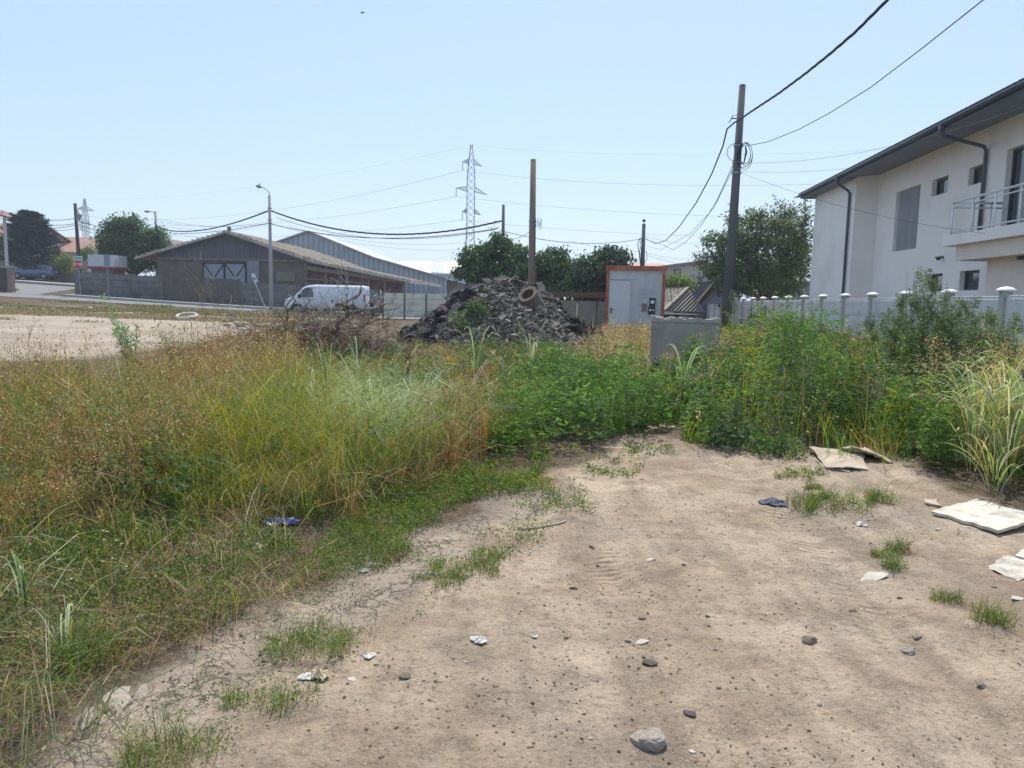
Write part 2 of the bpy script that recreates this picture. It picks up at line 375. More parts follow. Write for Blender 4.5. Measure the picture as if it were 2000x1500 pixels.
kerb('pavement', [off(fA, -1.15), off(fB, -1.15), off(fC, -1.1), off(fD, -1.1)], 1.5, .13, pave, 'pale concrete pavement at the foot of the concrete fence')
kerb('far_pavement', [(-75, 75), (-39, 75)], 3.6, .13, pave, 'pale pavement below the beige garden wall')

# ================================================================== WHITE HOUSE on the right
A_ = Vector((.1044, .9945, 0)); Nn = Vector((-.9945, .1044, 0))
HM = Matrix(((A_.x, Nn.x, 0, 10.24), (A_.y, Nn.y, 0, 0), (0, 0, 1, 0), (0, 0, 0, 1)))   # local: s along wall, t out, z
stucco = mat('house_stucco', (.85, .81, .775), (.87, .835, .80), 2.5, .9, .25, 120, c3=(.78, .735, .69), s3=.5)
warm = mat('bounce_tinted_stucco', (.70, .62, .54), (.74, .66, .58), 2.5, .9, .25, 120)  # warm bounced light under the balcony is mixed into this stucco colour
anth = mat('anthracite_metal', (.06, .075, .105), (.075, .09, .12), 8, .45, 0, spec=.5)
tile = mat('dark_roof_tile', (.05, .055, .065), (.085, .09, .10), 9, .8, .3, 30)
soff = mat('soffit_boards', (.17, .19, .235), (.195, .215, .26), 5, .6)
glass = mat('window_glass', (.02, .03, .045), (.03, .04, .055), 3, .06, spec=.9)
frame = mat('window_frame', (.04, .045, .055), None, 3, .4, spec=.5)
steel = mat('stainless_rail', (.78, .79, .80), (.7, .71, .72), 3, .35, metal=.25)
house = thing('white_house', HM @ Vector((25, 0, 0)), 'two storey off white rendered house with dark roof and balcony behind the white fence', 'house')
def wall(b, s0, s1, z0, z1, t_, holes, depth, M):
    b.M = M; ss = sorted({s0, s1, *[h[0] for h in holes], *[h[1] for h in holes]}); zs = sorted({z0, z1, *[h[2] for h in holes], *[h[3] for h in holes]})
    for a_, c_ in zip(ss, ss[1:]):
        for e_, f_ in zip(zs, zs[1:]):
            if any(h[0] <= a_ < h[1] and h[2] <= e_ < h[3] for h in holes): continue
            b.add([(a_, t_, e_), (c_, t_, e_), (c_, t_, f_), (a_, t_, f_)], [(0, 1, 2, 3)])
    for h in holes:
        q = [(h[0], h[2]), (h[1], h[2]), (h[1], h[3]), (h[0], h[3])]
        for i_ in range(4):
            (a_, e_), (c_, f_) = q[i_], q[(i_+1) % 4]
            b.add([(a_, t_, e_), (c_, t_, f_), (c_, t_-depth, f_), (a_, t_-depth, e_)], [(0, 1, 2, 3)])
holes = [(25.14, 27.13, 3.37, 5.39), (23.21, 24.3, 4.87, 5.37), (21.04, 21.95, 4.86, 5.35), (18.2, 19.98, 3.32, 5.48), (15.4, 16.9, 3.32, 5.48), (23.05, 24.18, 1.99, 2.51), (20.85, 21.97, 1.99, 2.53)]
b = MB(); wall(b, 11, 28.9, -.3, 6.35, 0, holes, .22, HM)
b.M = HM
b.add([(28.9, 0, -.3), (28.9, .8, -.3), (28.9, .8, 6.2), (28.9, 0, 6.35)], [(0, 1, 2, 3)])      # return face
b.add([(28.9, .8, -.3), (34.2, .8, -.3), (34.2, .8, 6.15), (28.9, .8, 6.2)], [(0, 1, 2, 3)])    # projecting far block
b.add([(34.2, .8, -.3), (34.2, -9, -.3), (34.2, -9, 6.15), (34.2, .8, 6.15)], [(0, 1, 2, 3)])
b.add([(11, 0, -.3), (11, -9, -.3), (11, -9, 6.3), (11, 0, 6.35)], [(0, 1, 2, 3)])
b.build('wall', stucco, house)
def window(h, leaf=2, curtain=False):
    s0, s1, z0, z1 = h; w_ = MB(); w_.M = HM; fw_ = .06
    for c_, d_ in ((((s0+s1)/2, -.17, z0+fw_/2), (s1-s0, .06, fw_)), (((s0+s1)/2, -.17, z1-fw_/2), (s1-s0, .06, fw_)), ((s0+fw_/2, -.17, (z0+z1)/2), (fw_, .06, z1-z0-2*fw_)), ((s1-fw_/2, -.17, (z0+z1)/2), (fw_, .06, z1-z0-2*fw_))): w_.box(c_, d_)
    if leaf == 2: w_.box(((s0+s1)/2, -.17, (z0+z1)/2), (fw_*1.3, .06, z1-z0-2*fw_))
    o = w_.build('window', frame, house)
    p_ = MB(); p_.M = HM; p_.box(((s0+s1)/2, -.185, (z0+z1)/2), (s1-s0-2*fw_, .012, z1-z0-2*fw_)); p_.build('pane', glass, o); return o
for h in holes[1:]: window(h, 1 if h[3]-h[2] < 1 else 2)
cur = mat('grey_mesh_curtain', (.25, .26, .28), (.32, .33, .35), 2, .9, .2, 60, stretch=(6, 6, .4))
b = MB(); b.M = HM; n_ = 40; s0, s1, z0, z1 = holes[0]
vs = []
for i_ in range(n_+1):
    s_ = s0+(s1-s0)*i_/n_; t_ = -.10+.018*math.sin(i_*1.7)+.01*math.sin(i_*.9)
    vs += [(s_, t_, z0+.01), (s_, t_, z1-.01)]
b.add(vs, [(2*i_, 2*i_+2, 2*i_+3, 2*i_+1) for i_ in range(n_)]); cw = b.build('window_screen', cur, house, smooth=True)
cw['label'] = 'tall opening hung with grey mesh sheets'
# bump-out under the balcony
b = MB(); b.M = HM; b.box((15.3, .4, 1.2), (7.0, .8, 3.06)); b.build('ground_floor_annex', warm, house)
b = MB(); b.M = HM; b.box((16.9, .84, 2.7), (.9, .06, .2)); b.build('vent', frame, house)
b = MB(); b.M = HM; b.box((19.2, .03, 1.5), (.5, .06, 2.5)); b.build('dark_wall_strip', frame, house)  # dark upright strip on the wall beside the annex
# balcony
bal = MB(); bal.M = HM; bal.box((15.5, .68, 3.19), (9.1, 1.34, .26)); bo = bal.build('balcony_slab', stucco, house, bevel=.01)
b = MB(); b.M = HM; b.box((15.5, .60, 2.87), (8.2, 1.18, .376)); b.build('balcony_beam', warm, house)
b = MB(); b.M = HM
t1 = 1.28
for z_, r_ in ((4.14, .028), (4.02, .018), (3.40, .018)): b.tube([(11, t1, z_), (19.8, t1, z_)], r_, 8)
b.tube([(19.8, t1, 4.14), (19.8, .1, 4.14)], .028, 8); b.tube([(19.8, t1, 3.4), (19.8, .1, 3.4)], .018, 8); b.tube([(19.8, t1, 4.02), (19.8, .1, 4.02)], .018, 8)
for k in range(9): b.tube([(19.75-k*1.05, t1, 3.1), (19.75-k*1.05, t1, 4.14)], .022, 8)
for k in (.35, .75): b.tube([(19.8, k, 3.3), (19.8, k, 4.14)], .022, 8)
rl = b.build('railing', steel, bo, smooth=True)
# roof: overhanging eaves, soffit, gutter, tiles
b = MB(); b.M = HM
e_ = 1.34
b.add([(10, e_, 6.27), (34.7, e_, 6.27), (34.7, -10, 6.4), (30.5, -4.5, 9.0), (10, -4.5, 9.0)], [(0, 1, 4), (1, 3, 4), (1, 2, 3)])
for k in range(103):                                        # scalloped tile edge
    s_ = 10.1+k*.24
    b.tube([(s_, e_+.06, 6.29), (s_, e_-2.0, 6.29+2.0*.47)], .055, 6)
rf = b.build('roof', tile, house)
b = MB(); b.M = HM
b.add([(10, e_-.05, 6.13), (28.9, e_-.05, 6.13), (28.9, 0, 6.26), (10, 0, 6.26)], [(0, 1, 2, 3)])
b.add([(28.9, e_-.05, 6.13), (34.62, e_-.05, 6.13), (34.62, .78, 6.14), (28.9, .78, 6.14)], [(0, 1, 2, 3)])
b.add([(28.9, .78, 6.135), (28.9, 0, 6.135), (29.2, 0, 6.135), (29.2, .78, 6.135)], [(0, 1, 2, 3)])
b.add([(34.2, .8, 6.14), (34.62, .8, 6.13), (34.62, -9.5, 6.13), (34.2, -9.5, 6.14)], [(0, 1, 2, 3)])
b.build('soffit', soff, rf)
b = MB(); b.M = HM
b.box((22.34, e_-.035, 6.19), (24.7, .03, .16)); b.box((34.67, -4.1, 6.19), (.03, 10.8, .16)); b.build('fascia', anth, rf)
b = MB(); b.M = HM
prof = [(math.cos(a)*.075, math.sin(a)*.075) for a in [math.pi+math.pi*k/6 for k in range(7)]]
vs = []; 
for s_ in (10, 34.75):
    for (a_, c_) in prof: vs.append((s_, e_+.065+a_, 6.24+c_))
    for (a_, c_) in reversed(prof): vs.append((s_, e_+.065+a_*.88, 6.24+c_*.88))
b.add(vs, [(i_, (i_+1) % 14, 14+(i_+1) % 14, 14+i_) for i_ in range(14)]+[tuple(range(14)), tuple(range(14, 28))])
b.build('gutter', anth, rf, smooth=True)
for (sg, sw, tw) in ((29.15, 29.35, .8), (20.5, 20.93, 0)):
    b = MB(); b.M = HM
    b.tube([(sg, e_+.06, 6.18), (sg, e_+.06, 6.02), (sg+(sw-sg)*.12, e_-.02, 5.94), (sw-.02, tw+.14, 5.74), (sw, tw+.07, 5.64), (sw, tw+.07, 5.3), (sw, tw+.07, 3.3 if tw == 0 else .1)], .05, 10)
    b.box((sg, e_+.06, 6.12), (.12, .12, .2)); b.build('downpipe', anth, house, smooth=True)
b = MB(); b.M = HM; b.tube([(23.1, .0, 2.98), (23.1, .12, 2.98)], .03, 8); ck = b.build('camera_bracket', frame, house)
b = MB(); b.M = HM; b.tube([(23.1, .14, 2.99), (23.1, .14, 2.95), (23.1, .14, 2.88)], [.09, .09, .03], 10); b.build('dome_camera', glass, house)

# ================================================================== white precast fence beside the house
fpan = mat('white_fence_panel', (.66, .655, .66), (.58, .575, .585), 2.2, .85, .3, 40, c3=(.5, .49, .5), s3=1.3)
fpost = mat('fence_post_concrete', (.5, .48, .47), (.4, .38, .37), 4, .9, .3, 50)
fcap = mat('white_cap', (.85, .85, .85), (.8, .8, .8), 5, .6)
FM = Matrix(((A_.x, Nn.x, 0, 6.72), (A_.y, Nn.y, 0, 0), (0, 0, 1, 0), (0, 0, 0, 1)))
wf = thing('concrete_fence', FM @ Vector((25, 0, 0)), 'white precast panel fence with dome capped posts in front of the white house', 'fence')
k = 0; s_ = 12.74-2.035*3
while s_ < 50:
    zt = 1.76-(s_-12.7)*.0066
    b = MB(); b.M = FM; b.box((s_, 0, (zt-.1)/2), (.13, .15, zt+.3)); pst = b.build('post', fpost, wf)
    b = MB(); b.M = FM
    b.tube([(s_, 0, zt+.0+.05), (s_, 0, zt+.075), (s_, 0, zt+.11), (s_, 0, zt+.125)], [.15, .145, .09, .02], 12); b.build('post_cap', fcap, pst, smooth=True)
    b = MB(); b.M = FM
    for j_ in range(4):
        z0 = zt-.02-(j_+1)*.44
        b.box((s_+1.0175, 0, z0+.215), (1.9, .05, .432))
        b.box((s_+1.0175, .003, z0+.215), (1.72, .055, .33))
    b.build('panel', fpan, wf, bevel=.006)
    s_ += 2.035

# ================================================================== LEFT: concrete fence, barns, houses
conc_dark = mat('weathered_concrete', (.125, .12, .125), (.19, .18, .17), 2.2, .95, .4, 25, c3=(.09, .09, .1), s3=.8)
wood_dark = mat('weathered_board', (.085, .075, .065), (.15, .135, .12), 3, .9, .4, 12, stretch=(9, 9, .5))
def fence_run(root, p0, p1, n, hgt, kind, npan=4, label=None):
    p0 = Vector(p0); p1 = Vector(p1); d = (p1-p0)
    for k in range(n+1):
        q = p0+d*k/n; z = gz(q.x, q.y)
        if k < n:
            q2 = p0+d*(k+1)/n; z2 = gz(q2.x, q2.y); zm = min(z, z2); dd = (q2-q).normalized(); R = Matrix.Rotation(math.atan2(dd.y, dd.x), 3, 'Z'); ln = (q2-q).length-.14
            mid = (q+q2)/2; b = MB()
            if kind == 'panel':
                for j_ in range(npan):
                    hh = hgt/npan; zc = zm+hh*(j_+.5); sag = rnd.uniform(-.012, .012)
                    b.box((mid.x, mid.y+sag, zc), (ln, .06, hh-.05), R); b.box((mid.x, mid.y+sag, zc), (ln-.25, .085, hh*.6), R)
                b.box((mid.x, mid.y+.02, zm+hgt/2), (ln+.02, .02, hgt), R)
                b.build('panel', conc_dark, root)
            else:
                m_ = int(ln/.16)
                for j_ in range(m_):
                    c = q+dd*(.07+ln*(j_+.5)/m_); hj = hgt+rnd.uniform(-.05, .05)
                    b.box((c.x, c.y+rnd.uniform(-.01, .01), zm+hj/2), (ln/m_-.012, .03, hj), R)
                for zz in (.45, hgt-.4): b.box((mid.x, mid.y+.05, zm+zz), (ln, .05, .09), R)
                b.build('board_panel', wood_dark, root)
        b = MB(); b.box((q.x, q.y, z+hgt/2+.0), (.14, .14, hgt+.06)); b.build('post', conc_dark if kind == 'panel' else wood_dark, root)
P2 = lambda px, Y: (lambda q: (q.x, q.y))(gp(px, Y))
cf = thing('concrete_fence', gp(230, 59.2), 'dark grey concrete panel fence behind the red stop sign, left of the board gate', 'fence')
fence_run(cf, P2(157, 60), P2(318, 58.2), 3, 1.95, 'panel')
b = MB(); q0 = gp(148, 61.2); q1 = gp(155, 60); b.beam((q0.x, q0.y, q0.z+1), (q1.x, q1.y, q1.z+1), .08, 2.0); b.build('end_panel', conc_dark, cf)
gt = thing('board_gate', gp(395, 57.8), 'tall weathered board gate in front of the grey barn doors', 'gate')
fence_run(gt, P2(321, 58.1), P2(392, 57.6), 1, 2.05, 'board'); fence_run(gt, P2(395, 57.6), P2(468, 56.8), 1, 2.05, 'board')
cf2 = thing('concrete_fence', gp(520, 56), 'concrete panel fence between the board gate and the white van', 'fence')
fence_run(cf2, P2(473, 56.8), P2(740, 54), 6, 1.85, 'panel')
cream = mat('cream_panel', (.72, .71, .6), (.62, .61, .52), 2, .85, .2, 30, c3=(.33, .32, .28), s3=1.2)
cf3 = thing('cream_fence', gp(790, 48), 'cream coloured panel fence between the van and the rubble heap', 'fence')
p0 = gp(744, 48); 
for k in range(4):
    q = gp(748+k*42, 48); q2 = gp(748+(k+1)*42, 48); b = MB()
    for j_ in range(4): b.box(((q.x+q2.x)/2, 48, .16+.37*(j_+.5)), (q2.x-q.x-.1, .05, .335)); b.box(((q.x+q2.x)/2, 48, .16+.37*(j_+.5)), (q2.x-q.x-.3, .07, .22))
    b.box(((q.x+q2.x)/2, 48.015, .9), (q2.x-q.x-.06, .016, 1.46)); b.build('panel', cream, cf3); b = MB(); b.box((q.x, 48, .8), (.1, .12, 1.65)); b.build('post', conc_dark, cf3)

# barn with tiled roof
bw = mat('barn_wall_plaster', (.13, .115, .10), (.18, .16, .14), 1.3, .95, .3, 20, c3=(.12, .11, .1), s3=.6)
bgab = mat('barn_gable_sheet', (.085, .095, .115), (.13, .14, .16), 1.5, .8, .2, 8, stretch=(2, 2, .4))
btile = mat('old_roof_tile', (.44, .38, .31), (.56, .49, .41), 2.5, .95, .5, 14, c3=(.3, .26, .22), s3=.9)
bbrick = mat('dark_brick', (.12, .075, .06), (.17, .11, .09), 5, .95, .4, 30, c3=(.07, .05, .045), s3=1.1)
timber = mat('grey_timber', (.17, .14, .12), (.25, .21, .18), 4, .9, .3, 14)
YB = 62.0
rg = at(445, 452, YB); lf = at(268, 503, YB); r1 = at(612, 509, YB); re = at(803, 549, YB)
zb = .2
barn = thing('barn', (at(500, 560, YB).x, YB, .5), 'long low barn with grey sheeted gable and old tan tiled roof', 'barn')
Lb = 26
def roofslab(b, a, c, depth, th=.14, y0=YB-.45):
    b.prism([(a.x, y0, a.z), (c.x, y0, c.z), (c.x, y0, c.z-th), (a.x, y0, a.z-th)], (0, depth, 0))
b = MB(); roofslab(b, lf, rg, Lb); roofslab(b, rg, r1, Lb); roofslab(b, r1, re, Lb)
for (a, c) in ((rg, r1), (r1, re), (lf, rg)):                # tile rows standing proud, uneven
    n_ = int((c-a).length/.42)
    for k in range(n_):
        q = a.lerp(c, (k+.5)/n_); 
        for j_ in range(9):
            y_ = YB-.42+Lb*j_/9; b.beam((q.x, y_, q.z+.045+rnd.uniform(-.02, .03)), (q.x, y_+Lb/9-.03, q.z+.045+rnd.uniform(-.02, .03)), .3, .07)
roof_b = b.build('roof', btile, barn)
b = MB(); b.box((rg.x, YB+.3, rg.z+.18), (.22, .3, .42)); b.build('chimney_pipe', conc_dark, roof_b)
b = MB(); zg = at(445, 507, YB).z                            # top of masonry
lw, rw = at(308, 560, YB).x, at(598, 560, YB).x
def on_roof(x):
    for a, c in ((lf, rg), (rg, r1), (r1, re)):
        if a.x <= x <= c.x: return a.z+(c.z-a.z)*(x-a.x)/(c.x-a.x)
    return re.z
gab = [(lw, YB, zg), (rw, YB, zg), (rw, YB, on_roof(rw)-.18), (r1.x if r1.x < rw else rw, YB, on_roof(rw)-.18), (rg.x, YB, rg.z-.18), (lw, YB, on_roof(lw)-.18)]
b.prism([gab[0], gab[1], gab[2], gab[4], gab[5]], (0, .1, 0)); b.build('gable', bgab, barn)
b = MB()
for k in range(1, 9):
    x = lw+(rw-lw)*k/9; b.beam((x, YB-.02, zg), (x, YB-.02, on_roof(x)-.25), .05, .05, (0, 1, 0))
b.beam((lw, YB-.04, zg), (rw, YB-.04, zg), .1, .16); b.build('gable_batten', timber, barn)
b = MB(); b.box(((lw+rw)/2, YB+.2, (zg+zb)/2), (rw-lw, .3, zg-zb)); b.box((lw+.1, YB+Lb/2, (zg+zb)/2), (.2, Lb-1, zg-zb)); b.build('wall', bw, barn)
b = MB()
for (a, c) in ((lf, rg), (rg, r1), (r1, re)): b.beam((a.x, YB-.5, a.z-.2), (c.x, YB-.5, c.z-.2), .05, .24, (0, 1, 0))
b.build('bargeboard', timber, roof_b)
# big doors
bluew = mat('pale_blue_door', (.30, .34, .40), (.25, .29, .35), 2, .7, .1, 20); blk = mat('black_steel', (.02, .022, .03), None, 3, .5)
for (xa, xb) in ((397, 438), (439, 480)):
    a = at(xa, 514, YB-.1); c = at(xb, 545, YB-.1); b = MB(); b.box(((a.x+c.x)/2, YB-.06, a.z-1.35), (c.x-a.x-.03, .06, 2.7)); d_ = b.build('door', bluew, barn)
    b = MB(); zt = a.z
    for p_, q_ in (((a.x, zt), (c.x, zt)), ((a.x, zt-2.7), (c.x, zt-2.7)), ((a.x, zt), (a.x, zt-2.7)), ((c.x, zt), (c.x, zt-2.7)), ((a.x+(.0 if xa < 430 else .0), zt), ((a.x+c.x)/2-.1, zt-1.0)), ((c.x, zt), ((a.x+c.x)/2+.1, zt-1.0))):
        b.beam((p_[0], YB-.11, p_[1]), (q_[0], YB-.11, q_[1]), .07, .07, (0, 1, 0))
    b.build('door_frame', blk, d_)
a = at(482, 509, YB); b = MB(); b.box((a.x+.5, YB-.04, a.z-1.5), (.98, .06, 3.0)); b.build('sheet_panel', mat('grey_sheet', (.25, .28, .33), (.2, .23, .28), 2, .6), barn)
a = at(540, 531, YB); c = at(577, 550, YB); b = MB(); b.box(((a.x+c.x)/2, YB-.02, (a.z+c.z)/2), (c.x-a.x, .1, a.z-c.z)); b.build('blocked_window', mat('tan_plaster', (.25, .21, .17), (.2, .17, .14), 2, .95, .2), barn)
# lean-to: brick infill between timber posts under the low eave
b = MB(); x0, x1 = rw, at(790, 560, YB).x
b.prism([(x0, YB+.1, zb), (x1, YB+.1, zb), (x1, YB+.1, on_roof(x1)-.25), (x0, YB+.1, on_roof(x0)-.3)], (0, .25, 0)); b.build('brick_infill', bbrick, barn)
for px in (598, 637, 666, 720, 752, 788):
    x = at(px, 560, YB).x; b = MB(); b.beam((x, YB, zb), (x, YB, on_roof(x)-.25), .2, .16, (0, 1, 0)); b.build('timber_post', timber, barn)
b = MB()
for z_ in (2.35, 1.95): b.beam((x0, YB, z_+.3), (at(722, 560, YB).x, YB, z_), .1, .14)
b.beam((x0, YB-.3, on_roof(x0)-.75), (x1, YB-.3, on_roof(x1)-.2), .12, .3); b.build('timber_rail', timber, barn)

# metal clad hall behind
YH = 96.0
hall = thing('metal_hall', (at(700, 540, YH).x, YH, .5), 'blue grey metal clad hall with a bent pitched roof behind the barn', 'hall')
hb = mat('blue_metal_cladding', (.38, .42, .465), (.45, .49, .53), .5, .55, .1, 6, c3=(.29, .33, .375), s3=.35, spec=.5)
hr = mat('pale_metal_roof', (.42, .41, .40), (.32, .32, .32), 1.2, .5, spec=.5)
pts = [at(430, 512, YH), at(598, 454, YH), at(606, 454, YH), at(732, 505, YH), at(872, 545, YH)]
b = MB(); poly = [(p_.x, YH, p_.z) for p_ in pts]+[(pts[-1].x, YH, .2), (pts[0].x, YH, .2)]
b.prism(poly, (0, .2, 0)); b.build('gable_wall', hb, hall)
b = MB(); x = pts[0].x+.4
def hz(x):
    for a, c in zip(pts, pts[1:]):
        if a.x <= x <= c.x: return a.z+(c.z-a.z)*(x-a.x)/(c.x-a.x)
    return .3
while x < pts[-1].x-.3:
    b.box((x, YH-.03, (hz(x)+.2)/2), (.2, .08, hz(x)-.3)); x += .62
b.build('cladding_rib', mat('cladding_rib_metal', (.24, .29, .36), (.3, .35, .42), .8, .6), hall)
b = MB()
for a, c in zip(pts, pts[1:]): b.prism([(a.x, YH-.4, a.z+.16), (c.x, YH-.4, c.z+.16), (c.x, YH-.4, c.z), (a.x, YH-.4, a.z)], (0, 40, 0))
b.build('roof', hr, hall)
# bright white roofed hall further back
YW = 135.0
wh = thing('white_roofed_hall', (at(850, 550, YW).x, YW, 1), 'far hall with a bright white metal roof left of the tall pylon', 'hall')
a = at(770, 511, YW+9); c = at(935, 511, YW+9); a2 = at(770, 533, YW); c2 = at(935, 533, YW)
b = MB(); b.add([tuple(a), tuple(c), tuple(c2), tuple(a2), tuple(a-Vector((0, 0, .2))), tuple(c-Vector((0, 0, .2))), tuple(c2-Vector((0, 0, .2))), tuple(a2-Vector((0, 0, .2)))], [(0, 1, 2, 3), (4, 5, 6, 7), (3, 2, 6, 7), (0, 1, 5, 4), (1, 2, 6, 5), (0, 3, 7, 4)])
b.build('roof', mat('white_roof', (.8, .8, .8), (.75, .75, .76), .3, .5), wh)
b = MB(); q = at(855, 511, YW+9); q2 = at(855, 533, YW); b.beam((q.x, q.y, q.z+.03), (q2.x, q2.y, q2.z+.03), 2.2, .06); b.build('skylight', mat('skylight_strip', (.45, .48, .5), None, 1, .4), wh)
b = MB(); b.box(((a2.x+c2.x)/2, YW+5, a2.z/2+.1), (c2.x-a2.x-.5, 9, a2.z-.2)); b.build('wall', hb, wh)

# generic small house
redroof = mat('red_brown_roof', (.26, .15, .12), (.33, .2, .165), 2, .9, .3, 20)
greyroof = mat('brown_grey_roof', (.21, .17, .16), (.28, .23, .21), 2, .9, .3, 20)
hwall = mat('cream_house_wall', (.55, .51, .45), (.48, .44, .39), 1.5, .9, .2, 30)
def small_house(name, x0, x1, y0, y1, z0, zw, zr, ridge, roofm, wallm, label, wins=()):
    h = thing(name, ((x0+x1)/2, y0, z0), label, 'house')
    b = MB()
    if ridge == 'x':
        b.add([(x0, y0, z0), (x1, y0, z0), (x1, y0, zw), (x0, y0, zw), (x0, y1, z0), (x1, y1, z0), (x1, y1, zw), (x0, y1, zw), (x0, (y0+y1)/2, zr-.1), (x1, (y0+y1)/2, zr-.1)],
              [(0, 1, 2, 3), (4, 5, 6, 7), (0, 3, 8, 7, 4), (1, 2, 9, 6, 5)])
    else:
        xm = (x0+x1)/2; b.add([(x0, y0, z0), (x1, y0, z0), (x1, y0, zw), (xm, y0, zr-.1), (x0, y0, zw), (x0, y1, z0), (x1, y1, z0), (x1, y1, zw), (xm, y1, zr-.1), (x0, y1, zw)],
              [(0, 1, 2, 3, 4), (5, 6, 7, 8, 9), (0, 4, 9, 5), (1, 2, 7, 6)])
    b.build('wall', wallm, h)
    b = MB(); o_ = .5
    if ridge == 'x':
        ym = (y0+y1)/2; s_ = (zr-zw)/(ym-y0)
        for sg, ye in ((-1, y0), (1, y1)):
            b.prism([(x0-o_, ym, zr), (x0-o_, ye+sg*o_, zw-s_*o_), (x0-o_, ye+sg*o_, zw-s_*o_-.15), (x0-o_, ym, zr-.15)], (x1-x0+2*o_, 0, 0))
    else:
        xm = (x0+x1)/2; s_ = (zr-zw)/(xm-x0)
        for sg, xe in ((-1, x0), (1, x1)):
            b.prism([(xm, y0-o_, zr), (xe+sg*o_, y0-o_, zw-s_*o_), (xe+sg*o_, y0-o_, zw-s_*o_-.15), (xm, y0-o_, zr-.15)], (0, y1-y0+2*o_, 0))
    b.build('roof', roofm, h)
    for (wx, wz, ww, wh_) in wins:
        b = MB(); b.box((wx, y0-.02, wz), (ww, .08, wh_)); f_ = b.build('window', fcap, h)
        b = MB(); b.box((wx, y0-.05, wz), (ww-.16, .06, wh_-.16)); b.build('pane', glass, f_)
    return h
a = at(105, 466, 105); c = at(205, 489, 105)
small_house('house', at(98, 480, 105).x, at(205, 480, 105).x, 100, 112, 2.4, at(150, 490, 100).z, at(150, 463, 106).z, 'x', redroof, hwall, 'house with a long red brown roof behind the leaning wooden pole', [(at(120, 500, 100).x, 5.4, .9, 1)])
small_house('house', at(316, 490, 88).x, at(352, 490, 88).x, 88, 98, 2, at(330, 492, 88).z, at(334, 467, 88).z, 'y', greyroof, hwall, 'house with a grey brown roof peak between the round tree and the barn')
small_house('house', at(-120, 470, 92).x, at(22, 470, 92).x, 92, 104, 2.4, at(0, 458, 92).z, at(0, 436, 98).z, 'x', mat('rust_roof', (.2, .11, .09), (.25, .15, .12), 2, .9), mat('white_house_wall', (.6, .59, .57), None, 2, .9), 'house with a rust roof at the left edge behind the car', [(at(8, 476, 92).x, at(8, 472, 92).z, 1.5, 1.2)])
small_house('house', at(1225, 540, 120).x, at(1300, 540, 120).x, 120, 130, -.5, at(1260, 523, 120).z, at(1260, 514, 125).z, 'x', mat('pink_roof', (.42, .25, .22), (.48, .3, .26), 2, .9), hwall, 'far house with a faded pink roof above the site container')
gh = mat('beige_gable', (.50, .47, .42), (.44, .41, .37), 1.5, .9, .2, 30)
hx0, hx1 = at(1290, 540, 72).x, at(1440, 540, 72).x
h5 = thing('house', ((hx0+hx1)/2, 72, 0), 'beige house with a shallow sloping roof behind the walnut tree', 'house')
b = MB(); zt0, zt1 = at(1300, 523, 72).z, at(1350, 514, 72).z
b.prism([(hx0, 72, -.5), (hx1, 72, -.5), (hx1, 72, zt0), (at(1360, 514, 72).x, 72, zt1), (hx0, 72, zt0)], (0, 9, 0)); b.build('wall', gh, h5)
b = MB(); xm = at(1360, 514, 72).x
b.prism([(hx0-.5, 71.6, zt0-.1), (xm, 71.6, zt1), (xm, 71.6, zt1+.2), (hx0-.5, 71.6, zt0+.1)], (0, 10, 0)); b.prism([(hx1+.5, 71.6, zt0-.1), (xm, 71.6, zt1), (xm, 71.6, zt1+.2), (hx1+.5, 71.6, zt0+.1)], (0, 10, 0)); b.build('roof', greyroof, h5)
q = at(1323, 531, 72); b = MB(); b.box((q.x, 71.95, q.z), (.62, .08, .55)); f_ = b.build('window', blk, h5); b = MB(); b.box((q.x, 71.9, q.z), (.45, .06, .4)); b.build('pane', bluew, f_)

# beige garden wall, gate and low brick wall at the far left
gw = mat('beige_garden_wall', (.42, .37, .33), (.36, .32, .28), 1.2, .9, .2, 30, c3=(.3, .27, .24), s3=.8)
wl = thing('garden_wall', gp(120, 82), 'beige rendered garden wall behind the parked blue car', 'wall')
def wallrun(root, name, pxa, pxb, Y, pyt, thick=.25, m=None, cap=True, zoff=0):
    a = at(pxa, pyt, Y); c = at(pxb, pyt, Y); zb_ = gz((a.x+c.x)/2, Y)-.3; b = MB(); b.box(((a.x+c.x)/2, Y, (a.z+zb_)/2), (c.x-a.x, thick, a.z-zb_)); o = b.build(name, m or gw, root)
    if cap: b = MB(); b.box(((a.x+c.x)/2, Y, a.z+.05), (c.x-a.x+.1, thick+.14, .12)); b.build('coping', pave, o)
    return o
wallrun(wl, 'wall_section', 88, 172, 82, 510); wallrun(wl, 'pillar', 86, 101, 81.8, 506, .5)
w2_ = thing('garden_wall', gp(30, 84), 'taller beige garage wall left of the parked car with a pale coping', 'wall')
wallrun(w2_, 'wall_section', 18, 57, 83, 501); wallrun(w2_, 'brown_section', -40, 19, 83.3, 500, .3, mat('brown_shutter', (.28, .2, .17), (.22, .16, .13), 2, .8))  # the left-hand section of this wall is brown
gt2 = thing('sliding_gate', gp(72, 83), 'dark grey sheet gate in the garden wall behind the car', 'gate')
wallrun(gt2, 'gate_leaf', 57, 86, 83.4, 509, .08, mat('grey_gate', (.16, .17, .19), None, 3, .6), False)
lbw = thing('brick_wall', gp(5, 52), 'low dark brick wall with a tan end pillar at the left edge', 'wall')
wallrun(lbw, 'wall_section', -120, 17, 60, 520, .25, mat('dark_brick_wall', (.075, .06, .055), (.11, .085, .075), 6, .95, .4, 20)); wallrun(lbw, 'pillar', 16, 25, 59.8, 523, .4, mat('tan_pillar', (.28, .21, .15), None, 6, .9))
rp = thing('roofed_post', gp(8, 70), 'pale post with a small red brown roof at the left edge', 'post')
